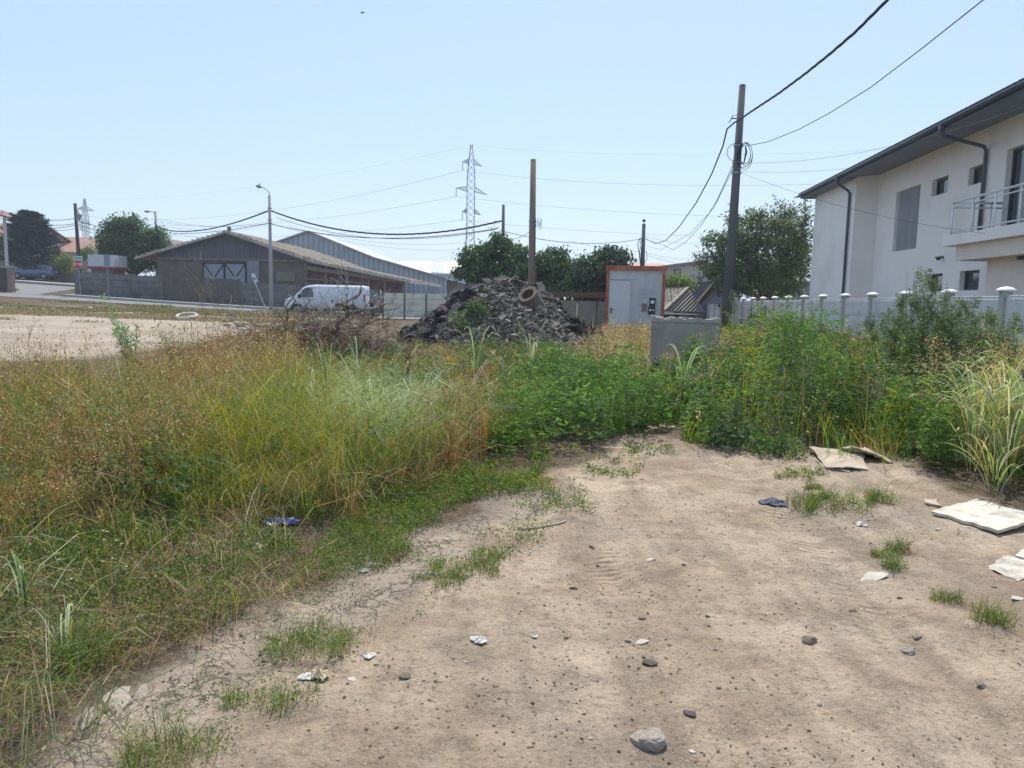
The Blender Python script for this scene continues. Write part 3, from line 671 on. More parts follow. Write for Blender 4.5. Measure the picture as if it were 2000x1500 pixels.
a = at(5, 422, 70); zb_ = gz(a.x, 70); b = MB(); b.tube([(a.x+.15, 70, zb_), (a.x+.15, 70, a.z)], .13, 8); b.build('post', fpost, rp)
b = MB(); b.add([(a.x-.9, 69.4, a.z), (a.x+.55, 69.4, a.z), (a.x+.55, 70.6, a.z), (a.x-.9, 70.6, a.z), (a.x-.35, 70, a.z+.42), (a.x+.1, 70, a.z+.42)], [(0, 1, 2, 3), (0, 1, 5, 4), (1, 2, 5), (2, 3, 4, 5), (3, 0, 4)]); b.build('small_roof', redroof, rp)
# white cabin behind the fence
cb = thing('white_cabin', gp(195, 70), 'white cabin with red base rail showing above the concrete fence', 'cabin')
a = at(171, 497, 68); c = at(222, 521, 68); b = MB(); b.box(((a.x+c.x)/2, 69.2, (a.z+c.z)/2), (c.x-a.x, 2.4, a.z-c.z)); b.build('body', mat('white_cabin_sheet', (.55, .57, .62), (.5, .52, .57), 2, .7), cb)
b = MB(); b.box(((a.x+c.x)/2, 69.2, c.z-.1), (c.x-a.x+.1, 2.46, .2)); b.build('base_rail', mat('red_paint', (.35, .04, .05), (.28, .04, .05), 4, .6), cb)
b = MB(); b.box(((a.x+c.x)/2, 69.2, c.z-1), (c.x-a.x-.4, 2.2, 1.6)); b.build('plinth', bw, cb)

# ================================================================== site container, hut, walls at centre right
orange = mat('orange_steel', (.42, .115, .065), (.33, .09, .055), 3, .6, .2, 30, c3=(.5, .2, .13), s3=2)
sheetm = mat('grey_white_sheet', (.58, .61, .64), (.52, .55, .58), 1.2, .5, .1, 10, stretch=(4, 4, .5), c3=(.45, .47, .5), s3=1.5)
cO = gp(1180, 32); CM = Matrix.Translation((cO.x, cO.y, .03)) @ Matrix.Rotation(math.radians(-8), 4, 'Z')
sc_ = thing('site_container', cO, 'grey site container with orange steel frame and a plain door', 'container')
W_, H_ = 2.42, 2.88
b = MB(); b.M = CM; b.box((W_/2, 3.0, H_/2), (W_-.12, 5.86, H_-.16))
for k in range(9):
    b.box((1.03+k*.155, .065, 1.4), (.03, .02, 2.5))
b.build('panel_body', sheetm, sc_)
b = MB(); b.M = CM
for x in (.07, W_-.07):
    for y in (.07, 5.93): b.box((x, y, H_/2), (.13, .16, H_))
for y in (.06, 5.94): b.box((W_/2, y, H_-.08), (W_, .17, .18)); b.box((W_/2, y, .08), (W_, .17, .18))
for x in (.06, W_-.06): b.box((x, 3, H_-.09), (.17, 5.8, .2)); b.box((x, 3, .08), (.17, 5.8, .18))
b.build('steel_frame', orange, sc_)
b = MB(); b.M = CM; b.box((.58, .05, 1.22), (.84, .05, 2.16)); dr = b.build('door', mat('door_sheet', (.63, .66, .69), (.59, .62, .65), 1, .5), sc_, bevel=.01)
b = MB(); b.M = CM
for x_, d_ in ((.14, .04), (1.02, .04)): b.box((x_, .03, 1.24), (.04, .07, 2.24))
b.box((.58, .03, 2.34), (.92, .07, .04)); b.build('door_frame', sheetm, dr)
b = MB(); b.M = CM; b.box((.24, .01, 1.05), (.05, .02, .22)); b.tube([(.24, .0, 1.1), (.24, -.05, 1.1), (.36, -.05, 1.1)], .012, 6); b.build('handle', blk, dr)
b = MB(); b.M = CM; b.box((1.92, .03, 1.42), (.25, .09, .34)); b.box((1.90, .04, 1.08), (.28, .07, .3)); mb_ = b.build('meter_box', blk, sc_)
b = MB(); b.M = CM; b.box((1.92, -.018, 1.43), (.14, .01, .13)); b.box((1.84, -.0, 1.1), (.07, .02, .09)); b.box((1.96, -.0, 1.1), (.06, .02, .07)); b.build('meter_window', fcap, mb_)
b = MB(); b.M = CM; b.box((1.6, .055, 1.2), (.25, .01, .36)); ps = b.build('poster', mat('poster_paper', (.36, .36, .38), None, 3, .6), sc_)
b = MB(); b.M = CM; b.box((1.59, .047, 1.28), (.19, .006, .08)); b.box((1.62, .047, 1.14), (.06, .006, .14)); b.box((1.53, .047, 1.08), (.05, .006, .08)); b.build('poster_print', mat('poster_red', (.25, .06, .05), None, 3, .6), ps)

hut = thing('plank_hut', gp(1330, 37), 'small hut with a hipped roof of grey planks beside the container', 'hut')
rA = at(1270, 566, 38.3); rB = at(1343, 563, 38.3); eL = at(1262, 610, 36.2); eM = at(1296, 608, 36.2); eR = at(1378, 612, 37.8)
plank = mat('grey_plank', (.12, .105, .095), (.2, .18, .16), 4, .95, .4, 14, stretch=(8, 8, 1), c3=(.3, .28, .25), s3=2)
lath = mat('pale_lath', (.36, .32, .27), (.27, .24, .2), 5, .95, .3, 20)
b = MB()
b.add([tuple(rA), tuple(rB), tuple(eM), tuple(eL)], [(0, 1, 2, 3)]); 
for k in range(9):
    f = (k+.5)/9; p_ = rA.lerp(rB, f)+Vector((0, -.02, .03)); q_ = eL.lerp(eM, f)+Vector((0, -.02, .03)); b.beam(p_, q_, .17, .05)
b.build('roof_plank_side', plank, hut)
b = MB(); b.add([tuple(rB), tuple(eR), tuple(eM)], [(0, 1, 2)]); b.build('roof_slope', plank, hut)
b = MB(); b.beam(rB+Vector((0, -.04, .05)), eM+Vector((0, -.04, .05)), .16, .06); b.beam(rA+Vector((0, 0, .06)), rB+Vector((0, 0, .06)), .1, .06)
for k in range(11):
    f = (k+.6)/11; p_ = rB.lerp(eM, f)*.02+rB.lerp(eR, f)*.98; q_ = eM.lerp(eR, f); s0 = rB.lerp(eR, f)+Vector((0, -.03, .04)); s1 = eM.lerp(eR, f)+Vector((0, -.03, .04)); b.beam(s0, s1, .06, .04)
b.build('lath', lath, hut)
b = MB(); b.box(((eM.x+eR.x)/2-.3, 38.3, .35), (eR.x-eL.x-.5, 1.8, 1.05)); b.build('wall', plank, hut)

lw_ = thing('low_wall', gp(1110, 36), 'low cream panel wall with a brown top rail between the heap and the container', 'wall')
for k in range(4):
    a = at(1052+k*38, 577, 36); c = at(1052+(k+1)*38, 577, 36); b = MB(); b.box(((a.x+c.x)/2, 36, .75), (c.x-a.x-.05, .08, 1.35)); b.build('panel', mat('dim_cream', (.3, .27, .22), (.24, .22, .18), 2, .9), lw_)
a = at(1052, 574, 36); c = at(1204, 576, 36); b = MB(); b.box(((a.x+c.x)/2, 36, a.z), (c.x-a.x, .2, .24)); b.build('top_rail', mat('brown_rail', (.16, .09, .06), None, 3, .8), lw_)

bs = thing('blue_shed', gp(1400, 46), 'blue grey lean to shed with a pale roof left of the tall pole', 'shed')
a = at(1345, 549, 46); c = at(1425, 549, 46); b = MB(); b.box(((a.x+c.x)/2, 48, a.z/2), (c.x-a.x, 4, a.z)); b.build('wall', mat('dim_blue_sheet', (.10, .13, .18), (.14, .17, .22), 1, .8), bs)
a = at(1335, 545, 45.5); c = at(1375, 545, 45.5); b = MB(); b.box(((a.x+c.x)/2, 47.5, a.z), (c.x-a.x, 4.6, .28)); b.build('roof', hr, bs)
a = at(1345, 600, 40); c = at(1400, 547, 41); q = at(1440, 590, 41); 
tp = thing('tarpaulin_roof', gp(1390, 41), 'pale blue sheet roof leaning behind the white fence', 'roof sheet')
b = MB(); b.prism([tuple(at(1366, 592, 40.5)), tuple(at(1400, 549, 41)), tuple(at(1446, 560, 41)), tuple(at(1446, 598, 40.5))], (0, .08, 0)); b.build('sheet', mat('pale_blue_sheet', (.36, .42, .5), (.3, .35, .42), 1.5, .7), tp)
b = MB(); b.beam(at(1360, 596, 40.3), at(1402, 547, 40.8), .22, .2); b.beam(at(1402, 549, 40.7), at(1404, 600, 40.7), .1, .1); b.build('edge_board', mat('rusty_edge', (.13, .09, .08), None, 3, .9), tp)
mf = thing('metal_fence', gp(1540, 47), 'blue grey corrugated metal fence behind the walnut tree', 'fence')
a = at(1480, 547, 47); c = at(1640, 545, 47); x = a.x; k = 0
while x < c.x:
    b = MB(); b.box((x+.24, 47, a.z/2), (.46, .03, a.z+rnd.uniform(-.05, .05))); b.box((x+.1, 46.97, a.z/2), (.05, .04, a.z)); b.box((x+.36, 46.97, a.z/2), (.05, .04, a.z)); b.build('sheet', mat('fence_sheet', (.15, .18, .23), (.2, .23, .28), 1, .7), mf); x += .48

# concrete chamber riser
cr_ = thing('concrete_chamber', gp(1340, 14.2), 'grey cast concrete chamber with a broken pale top edge standing in the weeds', 'concrete block')
a = at(1275, 622, 13.8); c = at(1407, 622, 13.8); cx = (a.x+c.x)/2; wd = c.x-a.x; zt = a.z-.10
cgm = mat('cast_concrete', (.33, .29, .255), (.40, .36, .32), 1.6, .95, .35, 22, c3=(.25, .22, .195), s3=1.4); cpale = mat('pale_concrete_lip', (.42, .41, .38), (.34, .33, .31), 6, .95, .5, 30)
RM = Matrix.Translation((cx, 13.86, 0)) @ Matrix.Rotation(math.radians(-10), 4, 'Z') @ Matrix.Translation((-cx, -13.86, 0))
b = MB(); b.M = RM
for (px_, py_, dx, dy) in ((0, 0, wd, .12), (0, 1.1, wd, .12), (-wd/2+.06, .55, .12, .98), (wd/2-.06, .55, .12, .98)): b.box((cx+px_, 13.86+py_, zt/2), (dx, dy, zt+.1))
b.build('wall', cgm, cr_, bevel=.012)
b = MB(); b.M = RM; 
for side in range(4):
    n_ = 18
    for k in range(n_):
        f = (k+.5)/n_-.5; hh = .02+.045*abs(vn(k*.6, side*7.1))*2
        if side == 0: c_ = (cx+f*wd, 13.86, zt+.04+hh/2); d_ = (wd/n_+.01, .15, hh)
        elif side == 1: c_ = (cx+f*wd, 14.96, zt+.04+hh/2); d_ = (wd/n_+.01, .15, hh)
        else: c_ = (cx+(side*2-5)*(wd/2-.06), 14.41+f*1.0, zt+.04+hh/2); d_ = (.14, 1.0/n_+.01, hh)
        b.box(c_, d_, Matrix.Rotation(rnd.uniform(-.12, .12), 3, 'Y') @ Matrix.Rotation(rnd.uniform(-.1, .1), 3, 'X'))
b.build('broken_rim', cpale, cr_)

# ================================================================== poles, lamps, pylons, wires
pole_g = mat('pole_concrete', (.10, .098, .104), (.145, .14, .145), 3, .95, .3, 40, stretch=(3, 3, .4)); pole_t = mat('tan_pole_concrete', (.20, .15, .12), (.26, .2, .165), 3, .95, .3, 40, stretch=(3, 3, .4))
galv = mat('galvanised_steel', (.22, .24, .27), (.28, .3, .33), 3, .5, metal=.3)
cabm = mat('black_cable', (.018, .02, .025), None, 3, .6); cabt = mat('thin_grey_cable', (.07, .075, .085), None, 3, .7)
def upole(label, pxt, pyt, pxb, pyb, Y, r0, r1, m, name='utility_pole', group=None):
    t_ = at(pxt, pyt, Y); g_ = at(pxb, pyb, Y); zg_ = gz(g_.x, Y)-.3; k_ = (t_.z-zg_)/(t_.z-g_.z); bt = t_+(g_-t_)*k_
    root = thing(name, (bt.x, bt.y, gz(bt.x, bt.y)), label, 'utility pole', group); b = MB()
    b.tube([bt, t_], [r0, r1], 14); b.build('shaft', m, root, smooth=True)
    b = MB(); b.tube([t_, t_+Vector((0, 0, .03))], [r1*1.02, r1*.9], 14); b.build('pole_cap', m, root)
    return root, bt, t_
def band(root, p_, r, m=None):
    b = MB(); b.tube([p_-Vector((0, 0, .03)), p_+Vector((0, 0, .03))], r, 14, False); b.build('band', m or galv, root)
def wire(label, pts, r, m=None, twist=False, name='overhead_cable', cat='cable', sag=None):
    """pts: [a, b] with sag, or an explicit polyline"""
    pts = [Vector(p_) for p_ in pts]
    if sag is not None:
        a, c = pts; pts = [a.lerp(c, k/28)-Vector((0, 0, sag*4*(k/28)*(1-k/28))) for k in range(29)]
    b = MB()
    if twist:
        fine_ = []
        for a, c in zip(pts, pts[1:]):
            n_ = max(2, int((c-a).length/.16)); fine_ += [a.lerp(c, k/n_) for k in range(n_)]
        fine_.append(pts[-1])
        for j_ in range(3):
            q = []
            for k, p_ in enumerate(fine_):
                an = k*.75+j_*2.094; q.append(p_+Vector((math.cos(an)*.3, math.cos(an)*.1, math.sin(an)))*r*.95)
            b.tube(q, r*.8, 5)
    else: b.tube(pts, r, 5)
    o = b.build(name, m or cabm, None, smooth=True); return tag(o, label, cat)
def P(px, py, Y): return at(px, py, Y)
pA, pAb, pAt = upole('tallest leaning grey concrete pole beside the white fence, with coiled cable', 1450, 168, 1421, 588, 21, .155, .085, pole_g)
def onpole(py, Y=21): f = (py-168)/420; return P(1450-29*f, py, Y)
for py in (285, 318, 338): band(pA, onpole(py), .125)
b = MB(); q = onpole(232); b.beam(q, q+Vector((-.22, -.03, .0)), .03, .03); b.beam(q+Vector((0, 0, .12)), q+Vector((-.22, 0, .06)), .012); b.tube([q+Vector((-.2, 0, .08)), q+Vector((-.26, 0, -.06)), q+Vector((-.3, 0, -.1))], .015, 6); b.build('bracket', galv, pA)
b = MB(); q = onpole(302)+Vector((.16, -.12, 0))
for k in range(4):
    rr = .26+.03*k; c_ = q+Vector((.05*(k % 2)-.04*k*.5, -.02*k, -.02*k)); b.tube([c_+Vector((math.cos(a)*rr*.55, .02*math.sin(2*a), math.sin(a)*rr)) for a in [2*math.pi*j/20 for j in range(21)]], .008, 5, False)
c_ = onpole(300)+Vector((-.06, -.17, 0)); b.tube([c_+Vector((math.cos(a)*.27, 0, math.sin(a)*.24)) for a in [math.pi*.45+1.1*math.pi*j/14 for j in range(15)]], .008, 5, False)
b.tube([q+Vector((0, 0, .22)), q+Vector((.03, 0, .05)), q+Vector((-.02, 0, -.24))], [.015, .028, .015], 8); b.build('coiled_cable', cabm, pA)
pB, _, pBt = upole('tall reddish grey concrete pole rising behind the rubble heap', 1041.6, 313, 1038.5, 545, 29, .165, .105, pole_t)
band(pB, P(1040, 431, 29), .135); b = MB(); q = P(1046, 430, 28.9)
for k in range(9):
    b.tube([q+Vector((rnd.uniform(-.05, .25), rnd.uniform(-.05, .05), rnd.uniform(-.35, .1))) for _ in range(3)], .006, 4)
b.tube([q, q+Vector((.02, 0, -1.2)), q+Vector((-.02, 0, -2.2))], .01, 4); b.build('loose_wires', cabm, pB)
pC, _, pCt = upole('slim grey concrete pole behind the rubble heap, left of the tall reddish pole', 983.2, 401, 982.2, 545, 45, .13, .085, pole_g)
b = MB(); q = P(981, 432, 45)
b.tube([q, q+Vector((-.5, 0, .0)), q+Vector((-.42, 0, -.4)), q+Vector((-.15, 0, -.3))], .012, 4); b.tube([P(983, 470, 44.86), P(983, 455, 44.86)], .08, 6); b.build('drop_wires', cabm, pC)
pD0 = gp(529.5, 53); pD, _, pDt = upole('slim round grey lamp pole in front of the barn with curved arm', 526.3, 383, 530, 585, 53, .14, .09, mat('lamp_pole_grey', (.27, .28, .3), (.33, .34, .36), 3, .8), 'street_lamp')
pD['category'] = 'street lamp'
b = MB(); a0 = P(526, 383, 53); b.tube([a0-Vector((0, 0, .4)), a0+Vector((0, 0, .18)), P(524, 374, 53), P(517, 367.5, 53), P(509, 365, 53)], .03, 8); b.build('arm', galv, pD, smooth=True)
b = MB(); h0 = P(510, 366, 53); h1 = P(500, 362.2, 53); b.tube([h0, h0.lerp(h1, .3), h0.lerp(h1, .8), h1], [.05, .12, .1, .03], 8); b.box(h0.lerp(h1, .3)+Vector((0, 0, .14)), (.07, .07, .14)); b.build('lamp_head', galv, pD)
for py in (407, 430, 436): band(pD, P(527, py, 53), .15)
pE, _, pEt = upole('dark leaning wooden pole behind the stop sign', 146.6, 398, 153.9, 505, 62, .16, .12, mat('dark_pole', (.05, .042, .04), (.08, .065, .06), 3, .9, .4, 30, stretch=(4, 4, .4)))
b = MB(); q = P(154, 424, 61.8); b.box(q, (.28, .2, .5), Matrix.Rotation(.3, 3, 'Y')); b.tube([q+Vector((-.1, 0, .5)), q+Vector((.1, 0, .3)), q+Vector((0, 0, -.7))], .02, 5); b.build('junction_box', mat('dusty_box', (.3, .31, .33), None, 3, .7), pE)
pF, _, pFt = upole('far street lamp with an arm to the left behind the round tree', 304, 413, 305, 470, 92, .16, .14, galv, 'street_lamp'); pF['category'] = 'street lamp'
b = MB(); b.tube([P(303, 422, 92), P(301.5, 416, 92), P(297, 413.5, 92), P(291, 413, 92)], .05, 6); b.build('arm', galv, pF)
b = MB(); b.tube([P(292, 413.2, 92), P(287, 413.2, 92), P(281.5, 412.6, 92)], [.08, .17, .05], 8); b.build('lamp_head', galv, pF)
pG, _, pGt = upole('distant grey pole with an insulator on top above the site container', 1257.6, 438, 1254.5, 530, 55, .2, .125, pole_g)
b = MB(); b.tube([pGt, pGt+Vector((0, 0, .25))], .02, 6); b.tube([pGt+Vector((0, 0, .15)), pGt+Vector((0, 0, .22)), pGt+Vector((0, 0, .3)), pGt+Vector((0, 0, .36))], [.05, .13, .1, .03], 10); b.build('insulator', cabm, pG)
b = MB()
for k in range(5):
    q = P(1252, 464, 54.8)+Vector((rnd.uniform(-.1, .1), 0, 0)); b.tube([q, q+Vector((rnd.uniform(-.25, -.05), 0, -.5)), q+Vector((rnd.uniform(-.1, .1), 0, -1.1)), q+Vector((.1, 0, -2.2))], .018, 4)
b.tube([P(1262, 490, 54.8), P(1264, 505, 54.8), P(1257, 516, 54.8)], .02, 4); b.build('loose_wires', cabm, pG)

def pylon(label, pxc, Y, pyt, arms, baseY=None, hw0=2.2, hw1=.55, ztop=None):
    t_ = P(pxc, pyt, Y); g0 = gz(t_.x, Y) if Y < 200 else 2.0
    root = thing('lattice_pylon', (t_.x, Y, g0), label, 'pylon'); m_ = mat('pylon_steel', (.26, .30, .35), (.22, .26, .31), 2, .6, metal=.2); H_ = t_.z
    cx = t_.x; r_ = .09*Y/165
    def hw(z):
        f = (z-g0)/(H_-g0); return hw0*(1-f/.42)+.8*(f/.42) if f < .42 else (.8 if f < .8 else .8+(hw1*.35-.8)*(f-.8)/.2)
    b = MB(); n_ = 24; zs = [g0+(H_-g0)*(k/n_)**1.0 for k in range(n_+1)]
    for k in range(n_):
        z0, z1 = zs[k], zs[k+1]; a, c = hw(z0), hw(z1)
        for i_, j_ in ((-1, -1), (1, -1), (1, 1), (-1, 1)): b.beam((cx+i_*a, Y+j_*a, z0), (cx+i_*c, Y+j_*c, z1), r_, r_)
        for j_ in (-1, 1):
            b.beam((cx-a, Y+j_*a, z0), (cx+c, Y+j_*c, z1), r_*.55); b.beam((cx+a, Y+j_*a, z0), (cx-c, Y+j_*c, z1), r_*.55)
        b.beam((cx-a, Y-a, z0), (cx-c, Y+c, z1), r_*.5); b.beam((cx+a, Y-a, z0), (cx+c, Y+c, z1), r_*.5)
    b.build('mast', m_, root)
    tips = []
    for (py, xl, xr, pyl, pyr) in arms:
        for px, pyy in ((xl, pyl), (xr, pyr)):
            tip = P(px, pyy, Y); zc = P(pxc, py, Y).z; a = hw(zc); sg = 1 if tip.x > cx else -1; b = MB()
            for j_ in (-1, 1):
                b.beam((cx+sg*a, Y+j_*a, zc-.2), tip, r_); b.beam((cx+sg*a, Y+j_*a, zc+.75*Y/165), tip, r_*.9)
                for k in range(1, 6):
                    f = k/6; lo_ = Vector((cx+sg*a, Y+j_*a, zc-.2)).lerp(tip, f); hi_ = Vector((cx+sg*a, Y+j_*a, zc+.75)).lerp(tip, f-.1); b.beam(lo_, hi_, r_*.6)
            b.build('crossarm', m_, root); tips.append(tip)
    for t2 in tips[::2]:
        b = MB(); b.tube([t2, t2-Vector((0, 0, 1.75*Y/165))], .09*Y/165, 6); b.build('insulator', mat('insulator_grey', (.3, .33, .36), None, 2, .4), root)
    return tips
tp1 = pylon('tall steel lattice power pylon with three crossarms behind the heap', 921, 165, 282, [(318, 904, 941, 316, 325), (372, 891, 951, 367, 381), (415, 903, 939, 413, 420)])
pylon('distant lattice pylon with one wide crossarm, far left above the houses', 165, 290, 388, [(410, 152, 184, 408, 412), (436, 158, 177, 434, 440)], hw0=3.4)

W = wire
W('thick twisted black cable running overhead from the tall pole to upper right', [P(1438, 238, 21), P(1470, 216, 19), P(1520, 183, 16.8), P(1570, 146, 15.0), P(1620, 106, 13.5), P(1670, 63, 12.3), P(1733, 0, 11), P(1860, -140, 9), P(2300, -700, 5)], .017, twist=True)
W('thin black cable sweeping from the tall pole coil to the top right corner', [P(1459, 285, 21), P(1500, 277, 19.9), P(1560, 253, 18.4), P(1620, 221, 16.8), P(1700, 171, 14.8), P(1800, 95, 12.5), P(1920, 0, 10.4), P(2100, -160, 8)], .009)
W('black cable dropping from the tall pole down to the distant pole', [P(1436, 238, 21), P(1420, 252, 22), P(1412, 285, 23), P(1390, 340, 26), P(1360, 396, 30), P(1325, 445, 36), P(1300, 470, 44), P(1280, 476, 50), P(1261, 466, 55)], .022)
W('thinner cable looping low between the tall pole and the distant pole', [P(1433, 320, 21), P(1400, 392, 24), P(1370, 440, 30), P(1340, 472, 36), P(1315, 488, 42), P(1292, 477, 47), P(1262, 468, 55)], .011)
W('faint cable just left of the tall pole reaching down toward the far lines', [P(1432, 330, 21), P(1395, 405, 25), P(1350, 455, 32), P(1290, 488, 45), P(1262, 480, 55)], .008, cabt)
def span(label, px0, py0, Y0, px1, py1, Y1, sag, r, m=None, **k): return W(label, [P(px0, py0, Y0), P(px1, py1, Y1)], r, m, sag=sag, **k)
span('twisted cable from the lamp pole sagging right to the slim pole behind the heap', 528, 411, 53, 981, 431, 45, 1.15, .032, twist=True)
span('twisted cable from the lamp pole sagging left over the barn roof', 526, 411, 53, 318, 448, 92, .7, .035, twist=True)
span('second cable from the lamp pole sagging right, below the twisted one', 528, 437, 53, 972, 446, 45, .75, .024)
span('third cable from the lamp pole joining the sagging bundle at right', 540, 425, 53, 972, 447, 45, .95, .015)
span('cable from the lamp pole running low to the left behind the barn peak', 526, 436, 53, 300, 453, 92, .4, .025)
span('cable from the slim pole to the distant pole above the container', 985, 452, 45, 1255, 466, 55, .5, .018)
span('thin cable from the reddish pole rising left toward the slim pole', 1036, 452, 29, 984, 462, 45, .2, .01)
k = 0
for (p0, p1, s_, r_) in (((-20, 402, 62), (147, 427, 62), .5, .03), ((-20, 411, 62), (147, 437, 62), .5, .03), ((-20, 417, 62), (148, 440, 62), .6, .03), ((-20, 422, 62), (149, 446, 62), .6, .02)):
    k += 1; span(['uppermost', 'second', 'third', 'fourth'][k-1]+' black cable from the left edge to the leaning wooden pole', *p0, *p1, s_, r_*.75)
k = 0
for (p0, p1, s_, r_) in (((148, 430, 62), (302, 447, 92), .5, .032), ((148, 438, 62), (302, 450, 92), .5, .032), ((149, 443, 62), (302, 436, 92), .6, .022), ((149, 447, 62), (302, 444, 92), .7, .022)):
    k += 1; span(['uppermost', 'second', 'third', 'lowest'][k-1]+' cable from the leaning wooden pole to the far street lamp', *p0, *p1, s_, r_*.75)
k = 0
for (p0, p1, s_, r_) in (((304, 427, 92), (520, 436, 140), .8, .03), ((304, 433, 92), (528, 431, 140), .8, .03), ((304, 440, 92), (528, 440, 140), .8, .025), ((306, 441, 92), (420, 466, 110), .4, .022), ((560, 440, 110), (900, 474, 130), 1.2, .03), ((560, 446, 110), (900, 488, 130), 1.0, .03)):
    k += 1; span(['topmost thin line above the barn ridge, left of the lamp pole', 'second thin line above the barn ridge, left of the lamp pole', 'lowest thin line above the barn ridge, left of the lamp pole', 'short thin line falling behind the left barn eave', 'upper thin line above the metal hall roof', 'lower thin line above the metal hall roof'][k-1], *p0, *p1, s_, r_*.6, cabt)
hv = mat('high_voltage_line', (.3, .34, .4), None, 2, .6)
i0 = [tp1[0]-Vector((0, 0, 1.75)), tp1[2]-Vector((0, 0, 1.75)), tp1[4]-Vector((0, 0, 1.75))]
names = ['upper', 'middle', 'lower']
for k, (q, l, r2) in enumerate(zip(i0, [(160, 420, 285), (160, 420, 285), (180, 440, 285)], [(2100, 330, 95), (2100, 410, 120), (2100, 445, 130)])):
    W(names[k]+' high voltage line from the lattice pylon toward the left', [q, P(*l)], .03, hv, sag=5 if k < 2 else 4)
    W(names[k]+' high voltage line from the lattice pylon toward the right', [q, P(*r2)], .026, hv, sag=2.5)
W('faint earth wire from the pylon top toward the left', [P(921, 284, 165), P(166, 390, 285)], .014, hv, sag=3)
W('faint earth wire from the pylon top toward the right', [P(921, 284, 165), P(2100, 268, 95)], .012, hv, sag=2)
span('thin cable from the tall pole falling right across the white house', 1447, 337, 21, 2100, 470, 17, .35, .004, cabt)
span('thin cable from the tall pole rising right toward the house eaves', 1449, 318, 21, 2050, 190, 16, .35, .004, cabt)
span('thin level cable from the tall pole to the far end of the house roof', 1446, 335, 21, 1700, 322, 27, .1, .004, cabt)
k = 0
for (p0, p1) in (((1262, 463), (1385, 477)), ((1262, 493), (1350, 506)), ((1262, 498), (1370, 520)), ((1110, 470), (1250, 492)), ((1225, 500), (1253, 504))):
    k += 1; span(['upper line right of the distant insulator pole', 'middle line right of the distant insulator pole', 'lowest line right of the distant insulator pole', 'line left of the distant insulator pole over the dark trees', 'short line left of the distant insulator pole'][k-1], *p0, 55, *p1, 60, .15, .009, cabt)

# ================================================================== signs, ring, bird
whitep = mat('white_sign', (.75, .76, .78), None, 3, .5); redp = mat('red_sign', (.55, .03, .05), None, 3, .45); signback = mat('sign_back', (.17, .23, .32), (.2, .26, .35), 3, .5)
ss = thing('stop_sign', gp(153.5, 58.8), 'red octagonal stop sign under a small white and green plate', 'road sign')
c = P(152, 516.5, 58.6); b = MB(); g_ = gz(c.x, 58.7); b.tube([(c.x+.08, 58.68, g_-.1), (c.x, 58.66, c.z+.8)], .03, 8); b.build('post', galv, ss)
def octa(c, r, y, th): return [(c.x+r*math.cos(math.pi/8+k*math.pi/4), y, c.z+r*math.sin(math.pi/8+k*math.pi/4)) for k in range(8)]
b = MB(); b.prism(octa(c, .36, 58.6, 0), (0, .02, 0)); sp = b.build('sign_rim', whitep, ss); b = MB(); b.prism(octa(c, .335, 58.592, 0), (0, .006, 0)); b.build('sign_face', redp, sp)
def text(s_, size, loc, m, parent, name='lettering', rot=(math.pi/2, 0, 0)):
    cu = bpy.data.curves.new(name, 'FONT'); cu.body = s_; cu.size = size; cu.align_x = 'CENTER'; cu.align_y = 'CENTER'; cu.extrude = .003; cu.offset = size*.02
    o = bpy.data.objects.new(name, cu); C.objects.link(o); o.parent = parent; o.location = Vector(loc)-BASE[parent.name]; o.rotation_euler = rot; cu.materials.append(m)
    bpy.context.view_layer.update(); me = bpy.data.meshes.new_from_object(o.evaluated_get(bpy.context.evaluated_depsgraph_get())); o2 = bpy.data.objects.new(name, me); C.objects.link(o2)
    o2.parent = parent; o2.location = o.location; o2.rotation_euler = rot; bpy.data.objects.remove(o); o2.name = name; return o2
text('STOP', .27, (c.x, 58.582, c.z), whitep, sp)
c2 = P(152, 504, 58.6); b = MB(); b.box((c2.x, 58.62, c2.z), (.66, .02, .3)); pl = b.build('upper_plate', whitep, ss)
b = MB(); b.box((c2.x, 58.606, c2.z+.075), (.56, .006, .03)); b.box((c2.x, 58.606, c2.z-.03), (.6, .006, .1)); b.build('plate_stripe', mat('sign_green', (.03, .25, .15), None, 3, .5), pl)
bs2 = thing('road_sign', gp(210, 56.5), 'back of a blue grey rectangular sign on a thin grey post at the kerb', 'road sign')
c = P(209.5, 508, 56.5); b = MB(); g_ = gz(c.x, 56.5); b.tube([(c.x, 56.5, g_-.1), (c.x, 56.5, c.z+.3)], .035, 8); b.build('post', galv, bs2); b = MB(); b.box((c.x, 56.45, c.z), (.42, .02, .82)); b.build('sign_panel', signback, bs2)
ts = thing('road_sign', gp(517, 50), 'small tilted white sign on a leaning pale post in front of the fence', 'road sign')
a = P(491, 535, 50); c = P(518, 600, 50); b = MB(); b.tube([c+(c-a)*.1, a], .03, 8); b.build('post', mat('pale_post', (.5, .5, .52), None, 3, .6), ts)
b = MB(); m_ = P(497, 543, 49.95); an = math.atan2(a.x-c.x, a.z-c.z); Rr = Matrix.Rotation(an, 3, 'Y'); b.box(m_, (.22, .03, .56), Rr); pn = b.build('sign_panel', whitep, ts)
b = MB(); b.box(m_+Vector((0, -.02, -.04)), (.1, .006, .16), Rr); b.build('sign_mark', cabt, pn)
q = gp(365, 38); b = MB(); n_ = 28; R1, R2 = .46, .075
b.tube([(q.x+R1*math.cos(2*math.pi*k/n_), 38+R1*math.sin(2*math.pi*k/n_)*.97, q.z+.18+R1*.24*math.sin(2*math.pi*k/n_)) for k in range(n_+1)], R2, 10, False)
o = b.build('concrete_ring', mat('pale_ring', (.5, .48, .44), (.42, .4, .37), 4, .9, .3), None, smooth=True); tag(o, 'pale concrete ring lying flat on the dirt lot verge', 'concrete ring')
